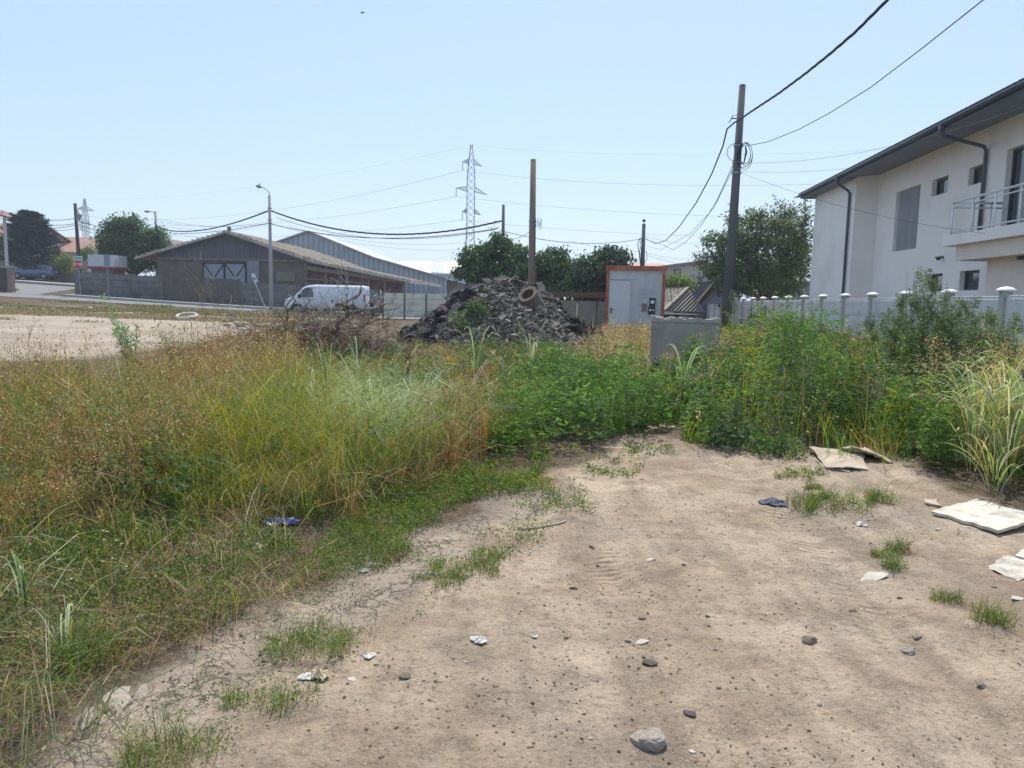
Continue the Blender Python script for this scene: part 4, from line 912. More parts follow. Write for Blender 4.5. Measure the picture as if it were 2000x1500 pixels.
b = MB(); q = P(708, 25, 24); b.tube([q-Vector((.06, 0, 0)), q, q+Vector((.07, 0, .01))], [.008, .022, .006], 6); b.add([tuple(q), tuple(q+Vector((-.05, .07, .06))), tuple(q+Vector((.03, .02, 0)))], [(0, 1, 2)]); b.add([tuple(q), tuple(q+Vector((-.03, -.08, .05))), tuple(q+Vector((.03, -.02, 0)))], [(0, 1, 2)])
tag(b.build('flying_bird', cabm), 'tiny dark bird flying high in the empty sky', 'bird')

# ================================================================== vehicles
tyre = mat('tyre_rubber', (.02, .02, .022), None, 3, .8); rim = mat('wheel_rim', (.3, .31, .33), None, 3, .35, metal=.5)
vwhite = mat('white_van_paint', (.62, .66, .72), (.58, .62, .68), .8, .3, spec=.6); cblue = mat('blue_car_paint', (.10, .155, .27), (.09, .14, .25), .8, .25, spec=.7); dkpl = mat('black_plastic', (.03, .032, .037), None, 3, .5)
tail = mat('tail_light', (.4, .02, .03), None, 3, .2, spec=.7); headl = mat('head_light', (.35, .38, .42), None, 3, .1, spec=.9)
def loft(stations, Mx):
    """stations: x, zb, zw, zt, wb, ww, wt (half widths); x runs rear -> front"""
    b = MB(); b.M = Mx; n = 16; vs = []
    for (x, zb_, zw_, zt_, wb_, ww_, wt_) in stations:
        half = [(0, zb_), (wb_*.8, zb_), (wb_, zb_+.08), (ww_*1.0, (zb_+zw_)/2), (ww_, zw_), (wt_*1.04, zt_-.18*(zt_-zw_)-.02), (wt_*.9, zt_-.015), (wt_*.5, zt_), (0, zt_)]
        ring = [(x, y, z) for y, z in half]+[(x, -y, z) for y, z in reversed(half[1:-1])]
        vs += ring
    m = 16; fs = []
    for i_ in range(len(stations)-1):
        for k_ in range(m): fs.append((i_*m+k_, i_*m+(k_+1) % m, (i_+1)*m+(k_+1) % m, (i_+1)*m+k_))
    fs += [tuple(range(m)), tuple((len(stations)-1)*m+k_ for k_ in range(m))]
    b.add(vs, fs); return b
def wheels(root, Mx, xs, r, hw_):
    for x in xs:
        for sg in (-1, 1):
            b = MB(); b.M = Mx; b.tube([(x, sg*(hw_-.2), r), (x, sg*(hw_-.02), r), (x, sg*(hw_), r)], [r, r, r*.93], 22); wh_ = b.build('wheel', tyre, root, smooth=False)
            b = MB(); b.M = Mx; b.tube([(x, sg*(hw_+.001), r), (x, sg*(hw_+.012), r)], [r*.66, r*.6], 18)
            b.build('rim', rim, wh_)
            b = MB(); b.M = Mx
            for k in range(5):
                a = 2*math.pi*k/5; b.beam((x, sg*(hw_+.016), r), (x+math.cos(a)*r*.58, sg*(hw_+.016), r+math.sin(a)*r*.58), .05, .012)
            b.build('spoke', galv, wh_)
def arch(root, Mx, xs, r, hw_):
    for x in xs:
        for sg in (-1, 1):
            b = MB(); b.M = Mx; n_ = 14; vs = [(x+math.cos(math.pi*k/n_)*r*1.2, sg*(hw_+.004), r*.95+math.sin(math.pi*k/n_)*r*1.2) for k in range(n_+1)]+[(x, sg*(hw_+.004), r*.5)]
            b.add(vs, [(k, k+1, n_+1) for k in range(n_)]); b.build('wheel_arch', dkpl, root)
# white van: heading left
vq = gp(634, 50); vz = at(634, 556.5, 50).z-1.95
VM = Matrix.Translation((vq.x, 50.9, vz)) @ Matrix.Rotation(math.radians(180+1), 4, 'Z')
van = thing('white_van', (vq.x, 50.9, vz), 'white panel van parked nose left in front of the barn lean to', 'van')
st = [(-2.62, .42, 1.0, 1.80, .80, .84, .72), (-2.58, .3, 1.0, 1.92, .88, .93, .80), (-2.4, .27, 1.05, 1.95, .9, .95, .82), (-1.0, .25, 1.05, 1.96, .9, .96, .83), (.7, .25, 1.05, 1.96, .9, .96, .83), (1.15, .25, 1.05, 1.90, .9, .96, .80), (1.45, .25, 1.05, 1.76, .9, .95, .76), (1.95, .25, 1.0, 1.36, .9, .94, .78), (2.15, .25, .95, 1.17, .9, .92, .78), (2.45, .25, .85, 1.05, .86, .88, .7), (2.62, .3, .72, .92, .75, .76, .6), (2.68, .35, .6, .72, .6, .6, .5)]
loft(st, VM).build('body', vwhite, van, smooth=True)
hwv = .955
def side_poly(root, name, m, Mx, pts, sg, ycurve, th=.012):
    b = MB(); b.M = Mx; b.prism([(x, sg*ycurve(z), z) for x, z in pts], (0, sg*th, 0)); return b.build(name, m, root)
yv = lambda z: .955 if z < 1.05 else .955-(z-1.05)*.115
for sg in (-1, 1):
    side_poly(van, 'window', glass, VM, [(.72, 1.14), (1.72, 1.14), (1.38, 1.66), (1.2, 1.76), (.78, 1.78)], sg, yv)
    side_poly(van, 'door_seam', dkpl, VM, [(.62, .35), (.635, .35), (.635, 1.85), (.62, 1.85)], sg, yv, .006); side_poly(van, 'door_seam', dkpl, VM, [(-.62, .4), (-.605, .4), (-.605, 1.8), (-.62, 1.8)], sg, yv, .006)
    side_poly(van, 'door_handle', dkpl, VM, [(.72, .98), (.92, .98), (.92, 1.03), (.72, 1.03)], sg, yv, .03); side_poly(van, 'door_handle', dkpl, VM, [(-.55, .82), (-.45, .82), (-.45, 1.0), (-.55, 1.0)], sg, yv, .02)
    side_poly(van, 'side_rail', dkpl, VM, [(-2.5, .3), (2.3, .3), (2.3, .42), (-2.5, .42)], sg, yv, .012)
    b = MB(); b.M = VM; b.box((1.62, sg*1.06, 1.2), (.12, .2, .26)); b.build('mirror', dkpl, van, bevel=.02)
    b = MB(); b.M = VM; b.box((-2.57, sg*.86, 1.15), (.12, .16, .5)); b.build('tail_light', tail, van, bevel=.02)
    b = MB(); b.M = VM; b.box((2.42, sg*.72, .9), (.34, .26, .18)); b.build('headlight', headl, van, bevel=.04)
b = MB(); b.M = VM; b.prism([(1.49, -.72, 1.70), (1.49, .72, 1.70), (2.02, .76, 1.30), (2.02, -.76, 1.30)], (.03, 0, .03)); b.build('windscreen', glass, van)
b = MB(); b.M = VM; b.box((-2.62, 0, .5), (.12, 1.7, .26)); b.box((2.6, 0, .45), (.14, 1.5, .26)); b.build('bumper', dkpl, van, bevel=.03)
b = MB(); b.M = VM; b.box((-2.6, 0, 1.45), (.05, .012, .9)); b.box((-2.625, .35, 1.5), (.03, .5, .4)); b.box((-2.625, -.35, 1.5), (.03, .5, .4)); b.build('rear_window', glass, van)
arch(van, VM, (-1.75, 1.75), .34, hwv); wheels(van, VM, (-1.75, 1.75), .335, hwv+.012)
# blue hatchback
cq = gp(70, 79.5); cz = gz(cq.x, 79.5)+.12
XM = Matrix.Translation((cq.x, 79.5, cz)) @ Matrix.Rotation(math.radians(180+2), 4, 'Z')
car = thing('blue_hatchback', (cq.x, 79.5, cz), 'blue hatchback car parked on the pavement by the beige garden wall', 'car')
st = [(-2.12, .42, .7, .9, .72, .74, .66), (-2.05, .28, .85, 1.02, .8, .84, .74), (-1.9, .22, .9, 1.2, .84, .87, .68), (-1.6, .2, .93, 1.4, .85, .89, .62), (-1.2, .2, .93, 1.48, .85, .89, .62), (-.3, .2, .92, 1.5, .85, .89, .63), (.35, .2, .92, 1.42, .85, .89, .6), (.95, .2, .92, 1.08, .85, .88, .68), (1.1, .2, .9, 1.0, .85, .88, .7), (1.6, .2, .8, .93, .84, .86, .68), (1.95, .25, .66, .8, .76, .78, .6), (2.12, .35, .55, .62, .6, .62, .45)]
loft(st, XM).build('body', cblue, car, smooth=True)
yc = lambda z: .892 if z < .93 else .892-(z-.93)*.47
for sg in (-1, 1):
    side_poly(car, 'window', glass, XM, [(-.15, .98), (.82, .98), (.3, 1.33), (-.15, 1.38)], sg, yc); side_poly(car, 'window', glass, XM, [(-1.25, .98), (-.22, .98), (-.22, 1.38), (-1.15, 1.36)], sg, yc); side_poly(car, 'window', glass, XM, [(-1.7, 1.02), (-1.33, .98), (-1.23, 1.34), (-1.5, 1.28)], sg, yc)
    side_poly(car, 'door_seam', dkpl, XM, [(-.2, .3), (-.19, .3), (-.19, .96), (-.2, .96)], sg, yc, .006)
    b = MB(); b.M = XM; b.box((.72, sg*.98, 1.0), (.1, .18, .12)); b.build('mirror', cblue, car, bevel=.02)
    b = MB(); b.M = XM; b.prism([(-2.05, sg*.60, .88), (-1.72, sg*.86, .86), (-1.72, sg*.84, 1.06), (-1.98, sg*.66, 1.08)], (-.04, sg*.035, 0)); b.build('tail_light', tail, car)
    b = MB(); b.M = XM; b.box((1.86, sg*.66, .72), (.3, .2, .12)); b.build('headlight', headl, car, bevel=.03)
b = MB(); b.M = XM; b.prism([(-2.0, -.58, 1.06), (-2.0, .58, 1.06), (-1.62, .54, 1.38), (-1.62, -.54, 1.38)], (-.03, 0, .015)); b.build('rear_window', glass, car)
b = MB(); b.M = XM; b.prism([(.44, -.54, 1.39), (.44, .54, 1.39), (.95, .62, 1.1), (.95, -.62, 1.1)], (.02, 0, .02)); b.build('windscreen', glass, car)
b = MB(); b.M = XM; b.box((-2.13, 0, .78), (.03, .5, .12)); b.build('number_plate', whitep, car)
arch(car, XM, (-1.3, 1.3), .31, .892); wheels(car, XM, (-1.3, 1.3), .31, .905)
# person by the van's rear: skinned skeleton
def person():
    q = gp(727, 49.2); root = thing('person', (q.x, 49.2, q.z), 'person in a blue grey shirt and dark trousers bending behind the white van', 'person')
    skin = mat('skin_tone', (.42, .26, .19), None, 3, .6); shirt = mat('blue_grey_shirt', (.22, .30, .42), (.18, .25, .36), 6, .9); trs = mat('dark_trousers', (.04, .045, .06), None, 4, .9); hair = mat('dark_hair', (.03, .022, .02), None, 5, .8)
    def sk(name, vs, es, rs, m, parent):
        me = bpy.data.meshes.new(name); me.from_pydata(vs, es, []); me.materials.append(m); o = bpy.data.objects.new(name, me); C.objects.link(o); o.parent = parent
        md = o.modifiers.new('skin', 'SKIN'); 
        for v_, r_ in zip(me.skin_vertices[0].data, rs): v_.radius = (r_, r_)
        me.skin_vertices[0].data[0].use_root = True
        s_ = o.modifiers.new('sub', 'SUBSURF'); s_.levels = 1; s_.render_levels = 2; md.use_smooth_shade = True; return o
    J = [(0, 0, .92), (.06, 0, 1.12), (.16, 0, 1.32), (.24, 0, 1.42), (.30, -.01, 1.50), (.33, -.01, 1.62),      # pelvis..head
         (.2, .2, 1.36), (.32, .23, 1.12), (.5, .2, .98), (.2, -.2, 1.36), (.3, -.24, 1.1), (.5, -.2, .95),       # arms
         (0, .1, .85), (.05, .12, .48), (-.03, .12, .08), (.1, .12, .03), (0, -.1, .85), (.1, -.12, .47), (.02, -.13, .08), (.15, -.13, .03)]
    E_ = [(0, 1), (1, 2), (2, 3), (3, 4), (4, 5), (3, 6), (6, 7), (7, 8), (3, 9), (9, 10), (10, 11), (0, 12), (12, 13), (13, 14), (14, 15), (0, 16), (16, 17), (17, 18), (18, 19)]
    Rr = [.14, .13, .15, .09, .055, .10, .055, .043, .035, .055, .043, .035, .09, .06, .045, .035, .09, .06, .045, .035]
    body = sk('body', J, E_, Rr, skin, root)
    sk('shirt', [J[0], J[1], J[2], J[3], J[6], tuple((np.array(J[6])+np.array(J[7]))/2), J[9], tuple((np.array(J[9])+np.array(J[10]))/2)], [(0, 1), (1, 2), (2, 3), (3, 4), (4, 5), (3, 6), (6, 7)], [.155, .15, .17, .10, .075, .065, .075, .065], shirt, body)
    sk('trousers', [J[0], J[12], J[13], J[14], J[16], J[17], J[18]], [(0, 1), (1, 2), (2, 3), (0, 4), (4, 5), (5, 6)], [.15, .11, .08, .065, .11, .08, .065], trs, body)
    sk('hair', [(.30, -.01, 1.64), (.33, -.01, 1.70)], [(0, 1)], [.10, .085], hair, body)
    for sg in (-1, 1):                                       # fingers
        for k in range(5):
            a = Vector(J[8] if sg > 0 else J[11])+Vector((.03, (k-2)*.018, -.01)); e2 = a+Vector((.07 if k else .04, (k-2)*.008, -.03))
            sk('finger', [tuple(a), tuple(a.lerp(e2, .5)), tuple(e2)], [(0, 1), (1, 2)], [.011, .010, .008], skin, body)
person()

# ================================================================== TREES
bark = mat('tree_bark', (.10, .08, .065), (.16, .13, .1), 6, .95, .5, 30)
def branchy(b, p0, p1, r0, r1, wob=.12, n=5):
    p0 = Vector(p0); p1 = Vector(p1); L_ = (p1-p0).length; pts = []
    for k in range(n+1):
        f = k/n; q = p0.lerp(p1, f); 
        if 0 < k < n: q = q+Vector((rnd.uniform(-1, 1), rnd.uniform(-1, 1), rnd.uniform(-.5, .5)))*wob*L_*.3
        pts.append(q)
    b.tube(pts, [r0+(r1-r0)*k/n for k in range(n+1)], 7); return pts
def tree(name, label, x, y, z0, trunk_h, lobes, n_leaf, leaf, pal, group=None, droop=0, cl=70, cr=.28, cat='tree', tr=.14, wid=.5, flat=.5, stick=0, upd=0.0):
    """lobes: (dx, dy, z, rx, ry, rz) crown masses; leaves sit in clumps through each mass, denser near the surface"""
    root = thing(name, (x, y, z0), label, cat, group); b = MB(); top = Vector((x, y, z0+trunk_h)); branchy(b, (x, y, z0-.2), top, tr, tr*.75, .08)
    A = NP(); vol = [l[3]*l[4]*l[5] for l in lobes]; tot = sum(v**.7 for v in vol)
    for l, v in zip(lobes, vol):
        c = Vector((x+l[0], y+l[1], z0+l[2])); lp = branchy(b, top-Vector((0, 0, .2)), c, tr*.55, tr*.2, .25)
        nl = int(n_leaf*(v**.7)/tot); nc = max(6, nl//cl)
        u = rng.normal(0, 1, (nc, 3)); u /= np.linalg.norm(u, axis=1, keepdims=True); rr = rng.uniform(.2, 1.0, nc)**.45; rr *= 1+rng.normal(0, .16, nc)
        cc = u*rr[:, None]*np.array([l[3], l[4], l[5]])+np.array(c)
        for q in cc[:max(5, nc//5)]: branchy(b, lp[-1] if rnd.random() < .5 else lp[-2], q, tr*.16, .012, .2, 3)
        for q in cc[:stick]:                                 # shoots standing out of the outline
            d = (Vector(q)-c).normalized()*rnd.uniform(.25, .5); d.z = abs(d.z)+.15; branchy(b, q, Vector(q)+d, .015, .006, .1, 2)
            m_ = cl//2; f = rng.uniform(0, 1, m_)[:, None]; ps = q+np.array(d)[None]*f+rng.normal(0, .07, (m_, 3)); leafq(A, ps, rng.normal(0, 1, (m_, 3))+np.array([0, 0, -.6*droop]), leaf, leaf*wid, jit(pick(pal, m_), m_, .2))
        sz = rng.uniform(.6, 1.35, nc)*cr
        own = pick(pal, nc); own = own*np.exp(rng.normal(0, .22, (nc, 1)))
        k = rng.integers(0, nc, nl); off = rng.normal(0, 1, (nl, 3))*np.array([1, 1, .62])*sz[k][:, None]
        ps = cc[k]+off; d = rng.normal(0, 1, (nl, 3))*.8+u[k]*.7+np.array([0, 0, -1.6*droop+upd])
        col = own[k]*np.exp(rng.normal(0, .16, (nl, 1))); ln = leaf*rng.uniform(.6, 1.3, nl)
        leafq(A, ps, d, ln, ln*wid, col, .12, .12*droop)
    A.K = [k*1.25 for k in A.K]; b.build('trunk', bark, root, smooth=True); A.build('crown', TREE, root); return root
G1 = [(.050, .085, .028), (.065, .11, .034), (.04, .07, .026), (.085, .13, .04)]
def lobeset(px0, px1, pyt, pyb, Y, n, seed, zb_=None, spread=.8, rr=(.28, .42)):
    r = random.Random(seed); a = at(px0, pyt, Y); c = at(px1, pyb, Y); w_ = c.x-a.x; h_ = a.z-c.z; cx = (a.x+c.x)/2; out = []
    return cx, w_, h_, c.z
# droopy big-leaved trees behind the heap
def T(name, label, Y, cx_px, lob, **kw):
    """lob: (px, py, rpx, rpy) masses seen in the picture, put at depth Y with real depth"""
    g_ = gp(cx_px, Y); L_ = []
    for (px, py, rx, ry) in lob:
        c = at(px, py, Y); R_ = rx*Y/FPX; L_.append((c.x-g_.x, rnd.uniform(-.4, .4)*R_, c.z-g_.z, R_, R_*.9, ry*Y/FPX))
    return tree(name, label, g_.x, Y, g_.z, kw.pop('trunk_h', 1.6), L_, **kw)
pal_d = [(.045, .085, .03), (.06, .11, .035), (.035, .065, .028), (.08, .13, .045)]
T('broadleaf_tree', 'bright green droopy leaved tree behind the heap, around the slim pole', 40, 960, [(925, 505, 24, 24), (958, 492, 22, 22), (976, 468, 14, 20), (1005, 500, 24, 26), (945, 530, 34, 26), (1000, 530, 34, 24), (903, 528, 12, 9), (913, 500, 12, 14)], n_leaf=10500, leaf=.2, pal=pal_d, droop=1.0, cr=.19, cl=30, wid=.55)
T('broadleaf_tree', 'droopy leaved tree right of the tall reddish pole', 41, 1080, [(1062, 520, 28, 26), (1093, 515, 22, 26), (1080, 500, 18, 14), (1105, 548, 24, 28), (1070, 560, 30, 26), (1040, 540, 20, 24)], n_leaf=10500, leaf=.2, pal=pal_d, droop=1.0, cr=.19, cl=30, wid=.55)
T('broadleaf_tree', 'dark droopy leaved tree just left of the site container', 38, 1165, [(1190, 508, 28, 22), (1150, 525, 28, 22), (1178, 550, 42, 30), (1140, 555, 26, 28), (1205, 525, 20, 20), (1215, 500, 10, 10), (1160, 575, 30, 16), (1195, 490, 12, 8)], n_leaf=15000, leaf=.19, pal=[(.03, .055, .028), (.04, .075, .032), (.055, .095, .04)], droop=1.0, cr=.19, cl=30, wid=.55)
T('walnut_tree', 'large airy walnut tree between the tall pole and the white house', 39, 1490, [(1500, 460, 45, 38), (1440, 475, 40, 34), (1550, 470, 36, 40), (1395, 510, 36, 26), (1470, 520, 60, 40), (1540, 530, 42, 40), (1420, 540, 40, 26), (1395, 470, 18, 14), (1530, 415, 18, 18), (1475, 425, 20, 18), (1570, 430, 14, 22), (1500, 560, 60, 22), (1440, 425, 14, 12), (1560, 500, 26, 40)],
  n_leaf=30000, leaf=.16, pal=[(.07, .105, .042), (.09, .13, .05), (.055, .085, .035), (.13, .17, .065)], droop=.35, cr=.2, cl=34, wid=.42, stick=5, tr=.22)
T('round_tree', 'dense round green tree between the far street lamp and the white cabin', 72, 262, [(240, 455, 26, 24), (255, 440, 20, 14), (215, 470, 18, 20), (250, 490, 44, 30), (290, 475, 26, 24), (305, 460, 12, 10), (285, 505, 30, 22), (220, 500, 20, 24), (313, 485, 10, 12)], n_leaf=24000, leaf=.26, pal=[(.04, .085, .028), (.055, .105, .033), (.03, .06, .026), (.075, .13, .04)], cr=.4, cl=50, tr=.25, stick=4)
T('shrub', 'small yellow green shrub at the garden wall beside the blue car', 80, 122, [(118, 510, 18, 12), (125, 520, 20, 12), (108, 515, 12, 10), (132, 505, 10, 8)], n_leaf=5000, leaf=.14, pal=[(.13, .16, .05), (.10, .13, .045), (.16, .19, .06)], cr=.3, cl=40, cat='shrub', trunk_h=.6, tr=.08)
T('shrub', 'leafy green bush behind the white post at the far left edge', 86, 15, [(12, 488, 16, 12), (24, 480, 8, 12), (5, 480, 10, 12)], n_leaf=4000, leaf=.2, pal=G1, cr=.4, cl=40, cat='shrub', trunk_h=.6, tr=.08)
T('shrub', 'light yellow green bush between the site container and the plank hut', 42, 1322, [(1318, 552, 18, 16), (1335, 556, 14, 14), (1306, 560, 12, 14), (1325, 570, 20, 14)], n_leaf=7000, leaf=.12, pal=[(.12, .18, .05), (.15, .21, .06), (.09, .14, .045)], cr=.2, cl=40, cat='shrub', trunk_h=.8, tr=.06, upd=.4)
T('shrub', 'small bush behind the white cabin roof', 84, 168, [(165, 500, 12, 8), (170, 492, 8, 8)], n_leaf=2500, leaf=.16, pal=[(.10, .14, .045), (.12, .16, .05)], cr=.25, cl=40, cat='shrub', trunk_h=.6, tr=.06)
# dark cedar: tiers of upswept jagged boughs
def cedar():
    Y = 80; g_ = gp(62, Y); root = thing('cedar_tree', tuple(g_), 'dark jagged cedar with upswept boughs behind the blue car', 'tree'); b = MB(); A = NP()
    pt = at(62, 413, Y); H_ = pt.z-g_.z; b.tube([g_, g_+Vector((.1, 0, H_*.5)), Vector((pt.x+.1, Y, pt.z))], [.28, .18, .03], 8)
    pal = np.array([(.020, .040, .034), (.028, .052, .042), (.018, .034, .032)])
    for k in range(190):
        f = rnd.random()**.8; z = g_.z+.6+(H_-.8)*f; az = rnd.uniform(0, 2*math.pi); 
        rad = (3.0 if f < .3 else 3.0-1.9*((f-.3)/.7))*rnd.uniform(.65, 1.12)*(1 if f < .92 else .5)
        p0 = Vector((g_.x, Y, z)); p1 = p0+Vector((math.cos(az)*rad, math.sin(az)*rad, rad*rnd.uniform(.15, .5))); b.tube([p0, p0.lerp(p1, .5)-Vector((0, 0, .1)), p1], [.05, .03, .012], 5)
        m_ = 200; t_ = rng.uniform(.2, 1.02, m_)[:, None]; ps = np.array(p0)+(np.array(p1)-np.array(p0))*t_+rng.normal(0, 1, (m_, 3))*np.array([.3, .3, .09])*(1.15-t_*.8)
        d = (np.array(p1)-np.array(p0))[None]/rad+rng.normal(0, .45, (m_, 3))+np.array([0, 0, .35]); leafq(A, ps, d, rng.uniform(.14, .34, m_), .075, jit(pal[rng.integers(0, 3, m_)]*rnd.uniform(.75, 1.3), m_, .15), .1)
    b.build('trunk', bark, root); A.build('crown', TREE, root)
cedar()

# ================================================================== RUBBLE HEAP
HX, HY = at(985, 600, 23).x, 23.2
def heap_h(x, y):
    u_ = (x-HX); v_ = (y-HY); r = np.sqrt((u_/np.where(u_ > 0, 3.1, 3.25))**2+(v_/2.75)**2)
    h = 2.34*np.clip(1.04-r, 0, None)**.92; h = np.minimum(h, 1.88+.10*np.sin(u_*2.1+1)+.05*u_)
    h2 = 1.25*np.clip(1-np.sqrt(((x-HX-.45)/2.2)**2+((y-HY+1.9)/1.75)**2), 0, None)**.8     # paler spill at the front
    return np.maximum(h, h2+0.0)
def heap_z(x, y): return heap_h(x, y)+(fbm(x, y, 2.5, 3)-.5)*.22*np.clip(heap_h(x, y)*2, 0, 1)
xs = np.linspace(HX-3.6, HX+3.6, 190); ys = np.linspace(HY-4.0, HY+3.0, 180); XX, YY = np.meshgrid(xs, ys); ZZ = heap_z(XX, YY)+(fbm(XX, YY, 14, 6)-.5)*.10*(heap_h(XX, YY) > .01)+terrain(XX, YY)-.03
n_ = len(xs); ii = (np.arange(len(ys)-1)[:, None]*n_+np.arange(n_-1)[None]).ravel()
front = sstep((.9-np.sqrt(((XX-HX-.35)/2.3)**2+((YY-HY+1.9)/1.9)**2))*3)
front = np.clip(front*1.2+(fbm(XX, YY, 1.5, 4)-.5)*.8*front, 0, 1)[..., None]; colh = (1-front)*np.array([.045, .04, .043])+front*np.array([.14, .122, .105])
colh = colh*np.exp((fbm(XX, YY, 9, 7)-.5)*1.4)[..., None]
hm = bpy.data.materials.new('heap_earth'); hm.use_nodes = True; t = hm.node_tree; N = t.nodes; L = t.links; p = N['Principled BSDF']; p.inputs['Roughness'].default_value = .95
at_ = node('ShaderNodeAttribute', attribute_name='Col'); L.new(at_.outputs['Color'], p.inputs['Base Color'])
nn = node('ShaderNodeTexNoise', Scale=22.0, Detail=9.0, Roughness=.75); tcx = node('ShaderNodeTexCoord'); L.new(tcx.outputs['Object'], nn.inputs['Vector']); bp = node('ShaderNodeBump', Strength=1.0, Distance=.06); L.new(nn.outputs['Fac'], bp.inputs['Height']); L.new(bp.outputs[0], p.inputs['Normal'])
hp = npmesh('rubble_heap', np.stack([XX, YY, ZZ], -1).reshape(-1, 3), np.stack([ii, ii+1, ii+n_+1, ii+n_], -1), colh.reshape(-1, 3), hm, smooth=True)
tag(hp, 'big mound of dark broken asphalt earth with paler gravel spilling in front', 'rubble heap')
asl = [mat('asphalt_slab_dark', (.028, .026, .030), (.048, .044, .048), 6, .9, .5, 30, c3=(.075, .07, .07), s3=3), mat('asphalt_slab_grey', (.058, .053, .053), (.09, .083, .08), 6, .95, .5, 30, c3=(.13, .12, .11), s3=3), mat('concrete_lump', (.18, .158, .132), (.26, .23, .195), 5, .95, .4, 30, c3=(.13, .115, .10), s3=3)]
def slab_mesh(m_, th, n=9, rough=.25, asp=1.0):
    b = MB(); r = [1+rnd.uniform(-rough, rough) for _ in range(n)]; top = [(math.cos(2*math.pi*k/n)*r[k]*.5, math.sin(2*math.pi*k/n)*r[k]*.5*asp, th/2+rnd.uniform(-.012, .012)) for k in range(n)]
    bot = [(x*rnd.uniform(.82, 1.02), y*rnd.uniform(.82, 1.02), -th/2+rnd.uniform(-.02, .02)) for x, y, z in top]
    cen = (0, 0, th/2+rnd.uniform(0, .03)); b.add(top+bot+[cen, (0, 0, -th/2)], [(k, (k+1) % n, 2*n) for k in range(n)]+[(n+(k+1) % n, n+k, 2*n+1) for k in range(n)]+[(k, n+k, n+(k+1) % n, (k+1) % n) for k in range(n)])
    o = b.build('slab_source', m_); me = o.data; bpy.data.objects.remove(o); return me
src = {0: [slab_mesh(asl[0], rnd.uniform(.06, .11), asp=rnd.uniform(.5, .95)) for _ in range(9)], 1: [slab_mesh(asl[1], rnd.uniform(.07, .12), asp=rnd.uniform(.5, .95)) for _ in range(9)], 2: [slab_mesh(asl[2], rnd.uniform(.25, .5), 7, .3, rnd.uniform(.6, 1)) for _ in range(7)]}
info = {0: ('asphalt_chunk', 'dark broken asphalt slab lying on the rubble heap', 'asphalt slab', 'dark asphalt slabs on the rubble heap'), 1: ('broken_chunk', 'greyish broken slab lying on the rubble heap', 'broken slab', 'grey broken slabs on the rubble heap'), 2: ('concrete_lump', 'pale grey concrete lump in the gravelly front of the heap', 'concrete lump', 'concrete lumps in the front of the rubble heap')}
def put(me, nm, loc, rot, s_, lab, cat, grp=None):
    o = bpy.data.objects.new(nm, me); C.objects.link(o); o.location = loc; o.rotation_euler = rot; o.scale = s_ if hasattr(s_, '__len__') else (s_, s_, s_); return tag(o, lab, cat, grp)
def normal_at(x, y):
    e = .12; return Vector((float(heap_h(x-e, y)-heap_h(x+e, y)), float(heap_h(x, y-e)-heap_h(x, y+e)), 2*e)).normalized()
cnt = 0
while cnt < 285:
    x = HX+rnd.uniform(-3.1, 3.0); y = HY+rnd.uniform(-3.6, .7)
    h = float(heap_h(x, y)); 
    if h < .08: continue
    fr = math.sqrt(((x-HX-.3)/2.0)**2+((y-HY+1.9)/1.6)**2) < .95
    kd = (2 if rnd.random() < .55 else 1) if fr else (0 if rnd.random() < .62 else (1 if rnd.random() < .85 else 2))
    s_ = rnd.uniform(.08, .24) if kd == 2 else (rnd.uniform(.22, .52) if not fr else rnd.uniform(.12, .28))
    nrm = normal_at(x, y); q = nrm.to_track_quat('Z', 'Y').to_euler(); zz = float(heap_z(x, y))
    o = put(rnd.choice(src[kd]), info[kd][0], (x, y, zz+.02+s_*.08), (q.x+rnd.gauss(0, .32), q.y+rnd.gauss(0, .32), rnd.uniform(0, 6.28)), (s_*1.15, s_*1.15, min(s_*1.0, .5) if kd < 2 else s_), *info[kd][1:]); cnt += 1
# small broken pieces nobody could count
def chunks(name, pts, size, cols, label, m_, cat='rubble', flat=1.0):
    n = len(pts); d = np.array([[-1, -1, -1], [1, -1, -1], [1, 1, -1], [-1, 1, -1], [-1, -1, 1], [1, -1, 1], [1, 1, 1], [-1, 1, 1]])*.5
    q = d[None]+rng.normal(0, .17, (n, 8, 3)); q[:, 4:, :2] *= .72
    sc_x = size[:, None, None]*np.stack([rng.uniform(.7, 1.3, n), rng.uniform(.5, 1, n), rng.uniform(.22, .6, n)], -1)[:, None]
    q = q*sc_x; q[..., 2] *= flat; a = rng.uniform(0, 6.28, n); tl = rng.normal(0, .5, n); ca, sa = np.cos(a)[:, None], np.sin(a)[:, None]
    ct, st_ = np.cos(tl)[:, None], np.sin(tl)[:, None]; y0 = q[..., 1]*ct-q[..., 2]*st_; z0 = q[..., 1]*st_+q[..., 2]*ct
    V = np.stack([q[..., 0]*ca-y0*sa, q[..., 0]*sa+y0*ca, z0], -1)+pts[:, None]
    F_ = np.array([[3, 2, 1, 0], [4, 5, 6, 7], [0, 1, 5, 4], [1, 2, 6, 5], [2, 3, 7, 6], [3, 0, 4, 7]]); Q = (np.arange(n)[:, None, None]*8+F_[None]).reshape(-1, 4)
    return tag(npmesh(name, V.reshape(-1, 3), Q, np.repeat(cols, 8, 0), m_), label, cat, None, 'stuff')
n = 15000; x = HX+rng.uniform(-3.3, 3.3, n); y = HY+rng.uniform(-4.0, 1.2, n); h = heap_h(x, y); k = h > .03; x, y = x[k], y[k]
fr = np.sqrt(((x-HX-.35)/2.2)**2+((y-HY+1.9)/1.8)**2) < 1; sz = np.where(fr, rng.uniform(.02, .14, len(x))**1, rng.uniform(.03, .18, len(x)))
